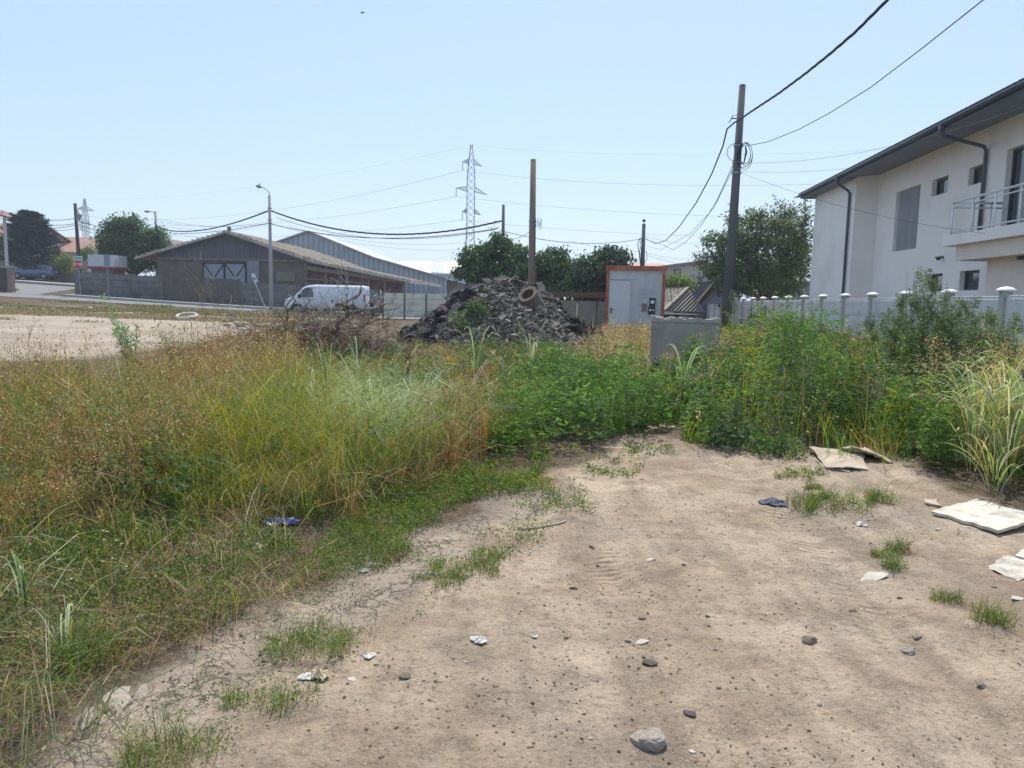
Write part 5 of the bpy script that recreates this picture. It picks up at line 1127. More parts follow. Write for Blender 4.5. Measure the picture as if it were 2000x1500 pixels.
cols = np.where(fr[:, None], pick([(.22, .195, .165), (.17, .15, .125), (.12, .105, .095), (.34, .30, .26), (.17, .135, .105)], len(x)), pick([(.032, .030, .034), (.05, .046, .05), (.085, .078, .075), (.14, .13, .12)], len(x), [.45, .3, .17, .08]))
chunks('small_rubble', np.stack([x, y, heap_z(x, y)+.01], -1), sz, jit(cols, len(x), .2, .03), 'small broken asphalt and gravel covering the rubble heap', hm)
# concrete pipe
pc = at(1030, 574, 22.05); ax = Vector((.42, .55, -.62)).normalized(); pm_ = mat('pipe_concrete', (.14, .115, .10), (.20, .165, .14), 5, .95, .4, 30, c3=(.19, .165, .145), s3=3)
cpipe = thing('concrete_pipe', tuple(pc), 'short thick concrete pipe with rusty bore lying open on the heap', 'pipe')
def ringtube(b, p_, a_, ln, ro, ri, n=24):
    x = a_.cross(Vector((0, 0, 1))).normalized(); y = a_.cross(x); vs = []
    for (t_, r_) in ((0, ro), (ln, ro*.96), (ln, ri), (0, ri)):
        for k in range(n): an = 2*math.pi*k/n; vs.append(p_+a_*t_+(x*math.cos(an)+y*math.sin(an))*(r_*(1+.02*math.sin(5*an))))
    fs = [(j*n+k, j*n+(k+1) % n, ((j+1) % 4)*n+(k+1) % n, ((j+1) % 4)*n+k) for j in range(4) for k in range(n)]; b.add(vs, fs)
b = MB(); ringtube(b, pc, ax, .8, .29, .195); b.build('pipe_shell', pm_, cpipe)
b = MB(); ringtube(b, pc+ax*.02, ax, .75, .194, .18); b.build('pipe_bore', mat('rusty_bore', (.16, .075, .05), (.2, .1, .065), 4, .9), cpipe)
b = MB(); b.box(at(975, 628, 20.9), (.62, .2, .17), Matrix.Rotation(.1, 3, 'Z')); o = b.build('concrete_beam', asl[1], None, bevel=.015); tag(o, 'short straight grey concrete beam lying across the front of the heap', 'concrete beam')
for (px, py, s_, lb) in ((838, 672, .24, 'pinkish rounded boulder half hidden in grass left of the heap'), (862, 700, .2, 'lower pinkish boulder in the dry grass before the heap')):
    q = hit(px, py+4) if py > 690 else at(px, py, 18); z_ = ground_z(q.x, q.y); b = MB(); b.tube([(q.x, q.y, z_-.1), (q.x, q.y, z_+s_*.4), (q.x, q.y, z_+s_*.9), (q.x+.02, q.y, z_+s_*1.15)], [s_*.9, s_, s_*.7, s_*.15], 11); tag(b.build('boulder', mat('pink_stone', (.38, .24, .18), (.46, .31, .24), 5, .9, .5, 20), smooth=True), lb, 'boulder')

# ================================================================== BRUSH PILE
twig_cols = [(.25, .17, .12), (.34, .26, .20), (.19, .12, .09), (.30, .17, .12), (.42, .35, .29)]
wood = [mat('grey_dead_wood', (.42, .38, .33), (.28, .24, .21), 5, .9, .3, 30), mat('brown_dead_wood', (.20, .13, .095), (.13, .085, .065), 5, .9, .3, 30)]
BX0 = at(640, 640, 16)
def brush_h(x, y): return .86*np.clip(1-((x-BX0.x+.1)/2.3)**2, 0, 1)*np.clip(1-((y-16)/1.3)**2, 0, 1)+.34*np.clip(1-((x-BX0.x+2.0)/1.5)**2, 0, 1)*np.clip(1-((y-15.5)/1)**2, 0, 1)
A = NP(); n = 3600; x = BX0.x+rng.normal(-.35, 1.1, n); y = 16+rng.normal(0, .55, n); h = brush_h(x, y); k = h > .03; x, y, h = x[k], y[k], h[k]; n = len(x)
def curved(A, p0, d, ln, r, col, seg=4, bend=.25):
    n = len(p0); d = d/np.linalg.norm(d, axis=1, keepdims=True); s = np.cross(d, rng.normal(0, 1, (n, 3))); s /= np.linalg.norm(s, axis=1, keepdims=True); s2 = np.cross(d, s)
    t_ = np.linspace(0, 1, seg+1); V = []
    for tt in t_:
        c = p0+d*(ln*tt)[:, None]+s*(np.sin(tt*3.0)*ln*bend)[:, None]; r_ = (r*(1-.75*tt))[:, None]
        for an in (0, 2.094, 4.189): V.append(c+(s*math.cos(an)+s2*math.sin(an))*r_)
    V = np.stack(V, 1).reshape(-1, 3); q = []
    for j in range(seg):
        for k in range(3): q.append([j*3+k, j*3+(k+1) % 3, (j+1)*3+(k+1) % 3, (j+1)*3+k])
    Q = (np.arange(n)[:, None, None]*(3*(seg+1))+np.array(q)[None]).reshape(-1, 4); A.add(V, Q, np.repeat(col, 3*(seg+1), 0))
d = np.stack([rng.normal(0, 1, n), rng.normal(0, .5, n), rng.normal(.0, .28, n)], -1)
curved(A, np.stack([x, y, h*rng.uniform(.1, 1.0, n)], -1), d, rng.uniform(.3, 1.1, n), rng.uniform(.004, .012, n), jit(pick(twig_cols, n), n, .2, .05))
o = A.build('twig_tangle', hm); tag(o, 'tangle of dry reddish brown twigs making up the brush pile', 'brushwood', None, 'stuff')
def branch(px0, py0, px1, py1, Y, r, mi, lab, forks=5, side=1):
    p0 = at(px0, py0, Y); p1 = at(px1, py1, Y+rnd.uniform(-.5, .5)); b = MB(); pts = branchy(b, p0, p1, r, r*.35, .35, 6)
    for k in range(forks):
        s_ = pts[rnd.randint(2, 5)]; d_ = (p1-p0).normalized()*rnd.uniform(.2, .5)+Vector((rnd.uniform(-.3, .3), rnd.uniform(-.2, .2), rnd.uniform(.02, .38))); q = branchy(b, s_, s_+d_, r*.4, .004, .4, 4)
        branchy(b, q[2], q[2]+Vector((rnd.uniform(-.2, .2), 0, rnd.uniform(.0, .22))), r*.2, .003, .3, 3)
    o = b.build('dead_branch', wood[mi], None, smooth=True); return tag(o, lab, 'branch', 'dead branches in the brush pile')
branch(560, 630, 600, 531, 15.5, .02, 1, 'thin dark bare stick standing up in front of the van nose', 1)
branch(568, 600, 592, 540, 15.6, .015, 1, 'shorter dark stick beside the tall bare one', 0)
branch(690, 620, 672, 560, 15.3, .022, 0, 'forked grey bare branch rising in front of the middle of the van', 5)
branch(640, 612, 700, 575, 15.4, .016, 0, 'thin grey branch crossing the van side upward to the right', 3)
branch(690, 610, 758, 593, 15.2, .03, 0, 'pale branch reaching right out of the top of the pile', 4)
branch(655, 596, 740, 615, 15.3, .035, 1, 'thick dark branch lying across the top of the pile', 3)
branch(650, 650, 690, 600, 15.1, .05, 1, 'thickest dark limb leaning in the middle of the pile', 3)
branch(628, 690, 626, 590, 14.8, .018, 0, 'pale crooked upright branch at the front of the pile', 4)
branch(655, 645, 646, 596, 14.9, .016, 0, 'short pale curved branch right of the crooked upright one', 3)
for k in range(34):
    px = rnd.uniform(500, 760); c_ = 1-((px-650)/150)**2
    branch(px, 655-35*c_*rnd.random(), px+rnd.uniform(-70, 70), 640-45*max(0, c_)*rnd.random(), 15.2+rnd.uniform(-.4, .8), rnd.uniform(.007, .018), rnd.randint(0, 1), 'dry bare branch among the others in the brush pile', 3)

# ================================================================== VEGETATION
def sample(poly, rho, d0=6.0, fall=1.2, jpx=26, jpy=12, clump=None, seed=0, ymax=40):
    """ground points whose place on the plot falls in an outline surveyed from the photo; density rho/m2 at distance d0"""
    gp_ = [hit(px, max(py, 625)) for px, py in poly]; x0 = min(p_.x for p_ in gp_)-.5; x1 = max(p_.x for p_ in gp_)+.5; y0 = max(1.0, min(p_.y for p_ in gp_)-.4); y1 = min(max(p_.y for p_ in gp_)+.6, ymax)
    n = int((x1-x0)*(y1-y0)*rho*min(1.0, 1.0)); out = []
    if n > 3000000: n = 3000000
    x = rng.uniform(x0, x1, n)
    y = rng.uniform(y0, y1, n); keep = rng.random(n) < np.clip((d0/np.maximum(y, .5))**fall, 0, 1); x, y = x[keep], y[keep]
    z = ground_z(x, y); px, py = project(x, y, z); px = px+(fbm(x, y, 1.8, seed+11)-.5)*jpx*5; py = py+(fbm(x, y, 1.8, seed+12)-.5)*jpy*5
    k = inpoly(px, py, poly)
    k &= ~inpoly(px, py, [(515, 1012), (590, 1012), (600, 1075), (505, 1075)])
    if clump: k &= fbm(x, y, clump[0], seed+3, 3)+rng.normal(0, .05, len(x)) > clump[1]
    x, y, z = x[k], y[k], z[k]
    hh = heap_h(x, y) < .25
    return np.stack([x[hh], y[hh], z[hh]], -1)
def wd(P_, w0, d0=6.0, e=.7): return w0*np.clip(P_[:, 1]/d0, .6, 4)**e
def grass(A, C_, nper, R_, H, W, pal, lean=.45, k=.3, seg=3, hs=.25, kk=.35, p=None, tip=None, droopy=0.0):
    """tufts: nper blades round every centre"""
    if len(C_) == 0: return
    m = len(C_); n = m*nper; own = pick(pal, m, p)*np.exp(rng.normal(0, .16, (m, 1))); hf = np.exp(rng.normal(0, hs, m))*(.50+1.0*fbm(C_[:, 0], C_[:, 1], 1.0, 78, 3)); wa = rng.uniform(0, 6.28, m); wl = rng.uniform(0, .5, m)
    i = np.repeat(np.arange(m), nper); a = rng.uniform(0, 6.28, n); r = R_*np.sqrt(rng.random(n)); B = C_[i].copy(); B[:, 0] += np.cos(a)*r; B[:, 1] += np.sin(a)*r
    h = (H[i] if np.ndim(H) else H)*hf[i]*rng.uniform(.5, 1.1, n); ln = h*(lean*rng.uniform(.2, 1.3, n)+wl[i]*.3); az = a+rng.normal(0, .7, n); az = np.where(rng.random(n) < .35, wa[i], az)
    kk_ = np.where(rng.random(n) < droopy, rng.uniform(1.6, 3.2, n), k+rng.uniform(-kk, kk, n)); ln = np.where(kk_ > 1, ln*1.5, ln)
    blades(A, B, h, az, ln, wd(B, W)*rng.uniform(.6, 1.3, n), jit(own[i], n, .17, .08), seg, kk_, tip)
def seedstalks(A, C_, H, W, stem, pods, npod=14, ps=.010, spread=.07, top=.45, hs=.2, lean=.18, elong=1.6):
    """fine stalks with small pods in an open head"""
    m = len(C_)
    if m == 0: return
    h = H*np.exp(rng.normal(0, hs, m)); az = rng.uniform(0, 6.28, m); ln = h*lean*rng.uniform(0, 2, m); blades(A, C_, h, az, ln, wd(C_, W), jit(pick(stem, m), m), 3, 0)
    i = np.repeat(np.arange(m), npod); n = len(i); t_ = 1-top*rng.random(n)**1.2; sp = spread*(.35+1.0*(1-t_)/top)*h[i]/np.mean(H); a = rng.uniform(0, 6.28, n)
    ps_ = np.stack([C_[i, 0]+np.cos(az[i])*ln[i]*t_**1.7+np.cos(a)*sp*rng.random(n)**.5, C_[i, 1]+np.sin(az[i])*ln[i]*t_**1.7+np.sin(a)*sp*rng.random(n)**.5, C_[i, 2]+h[i]*t_+rng.normal(0, .02, n)], -1)
    own = pick(pods, m); s_ = wd(ps_, ps)*rng.uniform(.6, 1.3, n)
    leafq(A, ps_, rng.normal(0, 1, (n, 3))+np.array([0, 0, 1.0]), s_*elong, s_, jit(own[i], n, .2, .06))
def feather(A, C_, H, pal, nleaf=46, L=.10, spread=.2, hs=.2, stem=((.10, .13, .05),), W=.006, p=None, low=.06, wf=.20, upd=.35, cone=.5):
    """bushy weeds with finely cut leaves: every leaf is a midrib with four side lobes"""
    m = len(C_)
    if m == 0: return
    h = H*np.exp(rng.normal(0, hs, m)); az = rng.uniform(0, 6.28, m); ln = h*.12*rng.uniform(0, 2, m); blades(A, C_, h, az, ln, wd(C_, W), jit(pick(stem, m), m), 3, 0)
    i = np.repeat(np.arange(m), nleaf); n = len(i); t_ = low+(1-low)*rng.random(n)**.8; a = rng.uniform(0, 6.28, n); sp = spread*(h[i]/np.mean(H))*(1-cone*t_)*rng.random(n)**.6
    ps_ = np.stack([C_[i, 0]+np.cos(az[i])*ln[i]*t_**1.7+np.cos(a)*sp, C_[i, 1]+np.sin(az[i])*ln[i]*t_**1.7+np.sin(a)*sp, C_[i, 2]+h[i]*t_*.98], -1)
    own = pick(pal, m, p)*np.exp(rng.normal(0, .15, (m, 1))); col = jit(own[i], n, .16, .05)
    d = np.stack([np.cos(a), np.sin(a), upd+rng.normal(0, .4, n)], -1)+rng.normal(0, .25, (n, 3)); d /= np.linalg.norm(d, axis=1, keepdims=True); Ls = L*rng.uniform(.6, 1.25, n)*(1.15-.5*t_)*np.clip(ps_[:, 1]/9, .85, 1.8)
    leafq(A, ps_, d, Ls, Ls*wf, col, .1, .2)
    s = np.cross(d, [0, 0, 1]); s /= np.linalg.norm(s, axis=1, keepdims=True)+1e-9
    for f in (.25, .55):
        for sg in (-1, 1): leafq(A, ps_+d*(Ls*f)[:, None], d*.8+s*sg*.75+rng.normal(0, .12, (n, 3)), Ls*(.55-.25*f), Ls*wf*.75, col, .1, .1)
def groundcover(A, C_, pal, nper=9, R_=.05, h=.05, L=.018, wf=.6, p=None):
    m = len(C_)
    if m == 0: return
    i = np.repeat(np.arange(m), nper); n = len(i); a = rng.uniform(0, 6.28, n); r = R_*np.sqrt(rng.random(n)); hh = h*rng.random(n)*np.exp(rng.normal(0, .3, m))[i]
    ps_ = C_[i]+np.stack([np.cos(a)*r, np.sin(a)*r, hh], -1); own = pick(pal, m, p)*np.exp(rng.normal(0, .15, (m, 1)))
    leafq(A, ps_, rng.normal(0, 1, (n, 3))+np.array([0, 0, .5]), L*rng.uniform(.6, 1.4, n)*np.clip(ps_[:, 1]/4, .8, 3), L*wf*np.clip(ps_[:, 1]/4, .8, 3), jit(own[i], n, .18, .06))
def stuff(A, name, label, cat='grass'): return tag(A.build(name), label, cat, None, 'stuff')
GREEN = [(.085, .15, .028), (.125, .20, .034), (.065, .115, .026), (.18, .22, .045)]
YG = [(.25, .29, .03), (.32, .32, .04), (.19, .25, .03), (.38, .31, .06)]
DRY = [(.36, .25, .11), (.30, .19, .08), (.42, .32, .17), (.25, .15, .07)]
RUST = [(.31, .17, .065), (.36, .215, .085), (.25, .14, .055), (.38, .26, .12)]
SILV = [(.30, .38, .22), (.40, .46, .31), (.20, .29, .12), (.50, .52, .38)]
LUSH = [(.08, .17, .038), (.10, .21, .042), (.06, .13, .032), (.145, .26, .055)]
DULL = [(.10, .15, .07), (.13, .185, .09), (.075, .12, .055), (.17, .22, .11)]
STRAW = [(.48, .40, .24), (.40, .32, .18), (.55, .47, .30)]

# --- left meadow: rusty seeding weeds over green grass
LEFT = [(-500, 1130), (0, 1085), (200, 1055), (480, 1015), (640, 1000), (760, 975), (880, 915), (960, 890), (1010, 870), (1060, 790), (1180, 720), (1180, 695), (1000, 699), (800, 706), (640, 722), (450, 742), (250, 787), (0, 808), (-500, 812)]
SILZ = [(590, 905), (610, 800), (690, 765), (880, 780), (940, 820), (890, 880), (780, 915), (690, 925)]
def cut(q, poly):
    px, py = project(q[:, 0], q[:, 1], q[:, 2]); px = px+(fbm(q[:, 0], q[:, 1], 2, 61)-.5)*80; return q[~inpoly(px, py, poly)]
def far_h(q, a, b_): return np.interp(q[:, 1], [4.6, 6.4, 8, 14], [a*.55, a, a, b_])
A = NP()
q = cut(sample(LEFT, 85, 6, 1.0, clump=(1.25, .40)), SILZ)
grass(A, q, 13, .07, far_h(q, .48, .22), .0040, GREEN+[(.14, .15, .05), (.24, .19, .09)], .75, .3, droopy=.32)
q = sample(LEFT, 45, 6, 1.0, seed=81); grass(A, q, 9, .10, .16, .0042, STRAW+DRY+RUST+GREEN, 2.2, .3, droopy=.5)      # matted thatch
q = cut(sample(LEFT, 16, 6, .9, seed=83), SILZ); q[:, 2] += rng.uniform(.1, .4, len(q)); grass(A, q, 2, .15, .16, .0040, STRAW+YG+SILV+[(.42, .33, .2)], 2.6, .2, droopy=.4)      # bent stems lying over the rest
q = sample(LEFT, 22, 6, .9, seed=82, clump=(1.0, .53)); feather(A, q, .40, [(.06, .11, .05), (.08, .14, .06), (.10, .16, .05)], 34, .08, .12, hs=.3, wf=.3)
stuff(A, 'meadow_grass', 'tall green grass filling the weedy left side of the plot')
BROWN = [(-500, 1110), (0, 1070), (180, 1040), (330, 1000), (420, 930), (500, 860), (620, 800), (560, 760), (430, 745), (250, 787), (0, 808), (-500, 812)]
A = NP(); q = sample(BROWN, 420, 6, 1.1, clump=(1.4, .44))
seedstalks(A, q, .74*np.interp(q[:, 1], [4.8, 6.8], [.5, 1])*(.45+1.1*fbm(q[:, 0], q[:, 1], 1.3, 77, 3)), .0032, [(.20, .15, .07), (.26, .18, .08), (.15, .13, .06)], RUST+DRY+[(.52, .44, .28), (.46, .38, .2)], 16, .0105, .075, .6)
q = sample(BROWN, 60, 6, 1.0, seed=2); grass(A, q, 11, .06, far_h(q, .5, .5), .0038, DRY+GREEN+YG+GREEN, .75, .25, droopy=.35)
q = sample(BROWN, 26, 6, .8, seed=44, clump=(1.5, .52)); feather(A, q, .42, DULL+GREEN, 30, .07, .10, hs=.25)
stuff(A, 'rusty_seeding_weeds', 'rust brown seeding weeds with tiny pods on the left', 'weeds')
YEL = [(330, 1000), (400, 930), (480, 850), (560, 790), (640, 780), (620, 850), (700, 900), (800, 930), (700, 985), (520, 1015), (380, 1030)]
A = NP(); q = cut(sample(YEL, 85, 6, 1.0, seed=4), SILZ); grass(A, q, 20, .09, np.interp(q[:, 1], [4.8, 7], [.34, .62]), .0030, YG+[(.13, .18, .04), (.3, .24, .08), (.09, .14, .04)], .85, .35, p=None, droopy=.5)
seedstalks(A, sample(YEL, 70, 6, 1, seed=5), .68, .0025, YG, [(.36, .29, .1), (.3, .22, .08)], 9, .008, .03, .25)
stuff(A, 'yellow_green_grass', 'fine yellow green grass clump left of centre')
SIL = SILZ
A = NP(); C_ = sample(SIL, 62, 7, 1.0, seed=6); grass(A, C_, 22, .10, .36, .0046, SILV+GREEN[:2]+YG[:1], 1.2, .3, droopy=.55)
stuff(A, 'silvery_lodged_grass', 'pale silvery grass flattened in the middle of the meadow')
MID = [(840, 930), (820, 840), (880, 780), (1010, 770), (1000, 870), (940, 895)]
A = NP(); grass(A, sample(MID, 70, 7, 1.0, seed=7), 15, .08, .42, .0042, GREEN+RUST, .8, .3, droopy=.5); seedstalks(A, sample(MID, 130, 7, 1, seed=8), .45, .003, RUST, RUST+DRY, 14, .009, .05, .5)
stuff(A, 'russet_grass', 'russet and green grass clump just left of the bare track end')
BACKL = [(430, 745), (560, 765), (640, 795), (840, 775), (1000, 768), (1180, 735), (1240, 700), (1240, 676), (1000, 690), (800, 700), (640, 715), (450, 735)]
A = NP(); grass(A, sample(BACKL, 60, 8, .9, seed=9, ymax=24), 13, .10, .27, .0048, RUST[:2]+YG[:1]+GREEN+GREEN+DRY[:1], .4, .2, droopy=.15); seedstalks(A, sample(BACKL, 150, 8, 1, seed=10, ymax=24), .30, .0035, DRY+GREEN, RUST[:2]+DRY+GREEN, 12, .011, .07, .5)
stuff(A, 'mixed_dry_grass', 'mixed green and rusty grass in front of the brush pile and heap')
TAN = [(1130, 760), (1150, 690), (1190, 652), (1290, 640), (1420, 640), (1420, 700), (1300, 760)]
A = NP(); grass(A, sample(TAN, 55, 8, .8, seed=13, ymax=31), 13, .14, .40, .0050, DRY+STRAW[:1]+YG+GREEN+GREEN, .4, .2, droopy=.1); seedstalks(A, sample(TAN, 90, 8, .8, seed=14, ymax=31), .55, .004, STRAW, DRY+STRAW, 8, .011, .06, .45)
stuff(A, 'golden_dry_grass', 'golden dry grass before the site container')
WRAPZ_ = [(490, 1000), (610, 1000), (615, 1060), (490, 1065)]
FRONT_D = [(420, 1035), (520, 1000), (700, 960), (860, 905), (900, 925), (740, 1010), (520, 1045)]
A = NP(); grass(A, cut(sample(FRONT_D, 60, 5, .8, seed=15), WRAPZ_), 12, .06, .3, .0045, RUST+DRY+GREEN+STRAW, .9, .4, droopy=.5)
stuff(A, 'drooping_straw', 'drooping straw and dry blades along the meadow front edge')
# --- low weeds in front of the meadow
LOW = [(-500, 1620), (-100, 1500), (40, 1470), (130, 1385), (330, 1290), (540, 1190), (630, 1140), (560, 1060), (640, 1010), (480, 1015), (200, 1050), (0, 1085), (-500, 1130)]
A = NP(); grass(A, sample(LOW, 95, 5, .5, 46, 20, seed=16, clump=(1.5, .43)), 10, .06, .15, .0036, GREEN+[(.10, .13, .04), (.26, .22, .10), (.07, .11, .04)], 1.0, .3, droopy=.3)
WRAPZ = [(470, 990), (640, 1000), (650, 1050), (470, 1060)]
grass(A, sample(LOW, 95, 5, .5, seed=84, clump=(1.2, .38)), 8, .10, .07, .0036, STRAW+DRY+RUST+[(.22, .15, .09)], 3.0, .3, droopy=.3)
groundcover(A, sample(LOW, 160, 5, .5, seed=85, clump=(1.1, .50)), RUST+DRY, 8, .05, .08, .014, .6)
groundcover(A, sample(LOW, 620, 5, .5, seed=17, clump=(1.7, .42)), GREEN+[(.06, .10, .035)]*2, 10, .05, .12, .022, .5)
grass(A, sample(LOW, 9, 5, .3, seed=18), 5, .08, .30, .0050, STRAW+[(.30, .36, .22)], 1.3, .3, droopy=.4)
seedstalks(A, sample([(40, 1230), (300, 1150), (420, 1050), (200, 1060), (0, 1100), (-300, 1150), (-300, 1300)], 60, 5, .5, seed=19), .3, .003, RUST, RUST+DRY, 12, .008, .06, .6)
stuff(A, 'low_weeds', 'low tangled green weeds and straw at the lower left', 'weeds')
COVER = [(540, 1150), (600, 1060), (700, 1010), (820, 950), (900, 920), (1000, 890), (1070, 895), (1020, 960), (960, 985), (900, 1000), (860, 1040), (760, 1090), (640, 1145)]
A = NP(); groundcover(A, sample(COVER, 900, 5, .5, seed=20, clump=(2.2, .36)), [(.10, .175, .035), (.13, .21, .045), (.08, .14, .03), (.20, .2, .06)], 12, .04, .08, .016, .45)
grass(A, sample(COVER, 60, 5, .5, seed=21, clump=(2.2, .40)), 9, .05, .12, .0030, [(.11, .18, .04), (.15, .2, .05), (.28, .2, .09)], .7, .2)
stuff(A, 'ground_cover', 'bright green creeping ground cover beside the bare track', 'ground cover')
SP = [(60, 1500), (150, 1405), (400, 1265), (560, 1170), (700, 1120), (800, 1080), (1000, 990), (1100, 930), (1250, 850), (1290, 880), (1120, 1000), (900, 1140), (760, 1240), (560, 1400), (420, 1500), (200, 1560)]
A = NP(); groundcover(A, sample(SP, 230, 4.5, .4, seed=22, clump=(2.6, .50)), [(.10, .17, .04), (.07, .13, .035), (.13, .2, .05)], 14, .05, .05, .014, .5); grass(A, sample(SP, 55, 4.5, .4, seed=23, clump=(1.7, .53)), 8, .05, .09, .0026, GREEN+DRY, .8, .2)
stuff(A, 'sparse_seedlings', 'sparse seedlings scattered over the cracked mud', 'ground cover')
A = NP(); BB = [(-500, 1380), (0, 1290), (260, 1370), (180, 1480), (0, 1640), (-500, 1700)]
grass(A, sample(BB, 60, 3.5, .4, seed=24, clump=(1.5, .4)), 9, .07, .2, .005, [(.10, .14, .05), (.16, .2, .09), (.36, .3, .2)], 1.1, .3, droopy=.4); stuff(A, 'corner_grass', 'coarse green grass in the lower left corner')
# daisies: white rays and yellow hearts
A = NP(); q = np.concatenate([sample([(30, 1150), (90, 1080), (260, 1080), (345, 1100), (330, 1180), (180, 1240), (60, 1230)], 30, 5, .3, seed=25), sample([(1570, 830), (1640, 820), (1680, 870), (1600, 890)], 30, 8, .3, seed=26)])
m = len(q); hh = rng.uniform(.12, .3, m); blades(A, q, hh, rng.uniform(0, 6, m), hh*.2, wd(q, .0022), jit(GREEN[0], m), 2)
top = q+np.stack([0*hh, 0*hh, hh], -1); i = np.repeat(np.arange(m), 7); a = np.tile(np.arange(7)*.9, m); wh_ = rng.random(m) < .6
leafq(A, top[i], np.stack([np.cos(a), np.sin(a), 0*a+.15], -1), .010*q[i, 1]/4.5, .007*q[i, 1]/4.5, np.where(wh_[i][:, None], np.array([.75, .75, .70]), np.array([.65, .45, .05])))
leafq(A, np.repeat(top, 3, 0), np.tile([[1, 0, .2], [-.5, .8, .2], [-.5, -.8, .2]], (m, 1)), .007, .007, np.tile([.6, .42, .04], (3*m, 1)))
stuff(A, 'small_flowers', 'tiny white and yellow daisies among the low weeds', 'flowers')

# --- right: lush weeds
W1 = [(960, 885), (985, 830), (1000, 775), (1080, 750), (1180, 770), (1260, 790), (1250, 845), (1200, 868), (1090, 875), (1010, 892)]
A = NP(); C_ = sample(W1, 22, 8, .5, seed=30); feather(A, C_, .56*(.6+.8*fbm(C_[:, 0], C_[:, 1], 1.6, 75)), LUSH+DULL[:1], 56, .11, .20, hs=.2)
grass(A, sample(W1, 26, 8, .6, seed=31), 10, .08, .42, .005, GREEN+LUSH, .5, .2, droopy=.2)
stuff(A, 'feathery_green_weeds', 'bright feathery green weeds left of the dark gap at the track end', 'weeds')
W2 = [(1290, 800), (1310, 855), (1400, 872), (1520, 888), (1640, 893), (1770, 912), (1880, 930), (2000, 960), (2500, 1060), (2500, 800), (2000, 760), (1800, 745), (1600, 725), (1450, 712), (1330, 720), (1270, 740)]
def hpx(q):
    px, _ = project(q[:, 0], q[:, 1], q[:, 2]); base = np.interp(px, [1250, 1310, 1420, 1470, 1520, 1590, 1650, 1720, 1800, 1880, 1960, 2100], [.42, .50, .60, .88, 1.05, .95, .70, .78, .98, 1.0, .95, .85])
    return base*np.interp(q[:, 1], [6.6, 7.4, 9, 12], [.46, .62, 1.0, 1.05])*(.62+.8*fbm(q[:, 0], q[:, 1], 1.5, 71))
A = NP(); CARDZ = [(1545, 865), (1590, 935), (1770, 935), (1745, 872), (1640, 866)]; q = cut(sample(W2, 24, 9, .5, 26, 6, clump=(1.7, .36), seed=32), CARDZ); sp1 = fbm(q[:, 0], q[:, 1], 1.2, 72, 3)+rng.normal(0, .05, len(q)); H_ = hpx(q)
for k, pal, L_, wf_, sprd, nl in ((sp1 < .42, DULL, .10, .15, .18, 60), ((sp1 >= .42) & (sp1 < .56), LUSH, .12, .21, .22, 64), (sp1 >= .56, LUSH+YG[:2]+[(.15, .25, .07)], .085, .26, .17, 80)):
    if k.sum(): feather(A, q[k], H_[k], pal, nl, L_, sprd, hs=.16, wf=wf_, cone=.55)
q = sample(W2, 16, 9, .6, seed=33, clump=(1.5, .45)); grass(A, q, 9, .1, hpx(q)*.9, .0048, GREEN+LUSH+YG, .5, .2, droopy=.2)
stuff(A, 'lush_ragweed', 'dense lush green weeds bordering the track on the right', 'weeds')
A = NP(); q = sample(W2, 26, 9, .6, seed=37, clump=(1.6, .50)); seedstalks(A, q, hpx(q)*1.08, .0036, DRY+DULL, DRY+STRAW+[(.2, .22, .1)], 16, .012, .06, .5)
q = sample(W2, 3, 9, .5, seed=38); groundcover(A, q, [(.55, .56, .5), (.5, .45, .2)], 3, .1, .5, .018, .7)
stuff(A, 'dry_weed_stalks', 'dry seeding stalks and pale flower specks among the lush weeds', 'weeds')
A = NP(); W3 = [(1400, 720), (1600, 735), (1800, 755), (2050, 780), (2500, 830), (2500, 720), (2050, 690), (1700, 655), (1450, 640), (1390, 650)]
q = sample(W3, 60, 9, .8, seed=34, ymax=34); k = q[:, 0] < 6.5+.105*q[:, 1]; q = q[k]; h1 = rng.permutation(len(q)); far = np.interp(q[:, 1], [11, 20, 30], [1.0, .8, .7])*np.interp(q[:, 0]/np.maximum(q[:, 1], 1), [.35, .6], [1.0, 1.45])
j = h1[:len(q)//2]; grass(A, q[j], 11, .14, .55*far[j], .006, GREEN+DRY+DULL+STRAW, .35, .2, droopy=.12); j = h1[len(q)//2:len(q)//2+len(q)//6]; feather(A, q[j], .66*far[j], DULL+LUSH+[(.2, .2, .09)], 40, .11, .16, hs=.22)
j = h1[-len(q)//3:]; seedstalks(A, q[j], .78*far[j], .004, DRY+DULL, DRY+[(.34, .29, .17), (.24, .22, .12)], 14, .013, .07, .5)
stuff(A, 'fence_side_weeds', 'mixed tall green and dry weeds along the white fence', 'weeds')
A = NP(); EDG = [(1240, 860), (1262, 820), (1320, 815), (1345, 872), (1500, 892), (1760, 915), (1760, 905), (1500, 868), (1300, 800), (1230, 830)]
groundcover(A, cut(sample(EDG, 300, 8, .4, seed=35), CARDZ), LUSH+DULL, 10, .06, .14, .025, .5); grass(A, cut(sample(EDG, 30, 8, .4, seed=36), CARDZ), 8, .06, .16, .004, GREEN+DRY, .8, .3); stuff(A, 'edge_weeds', 'low weeds along the end of the bare track', 'weeds')

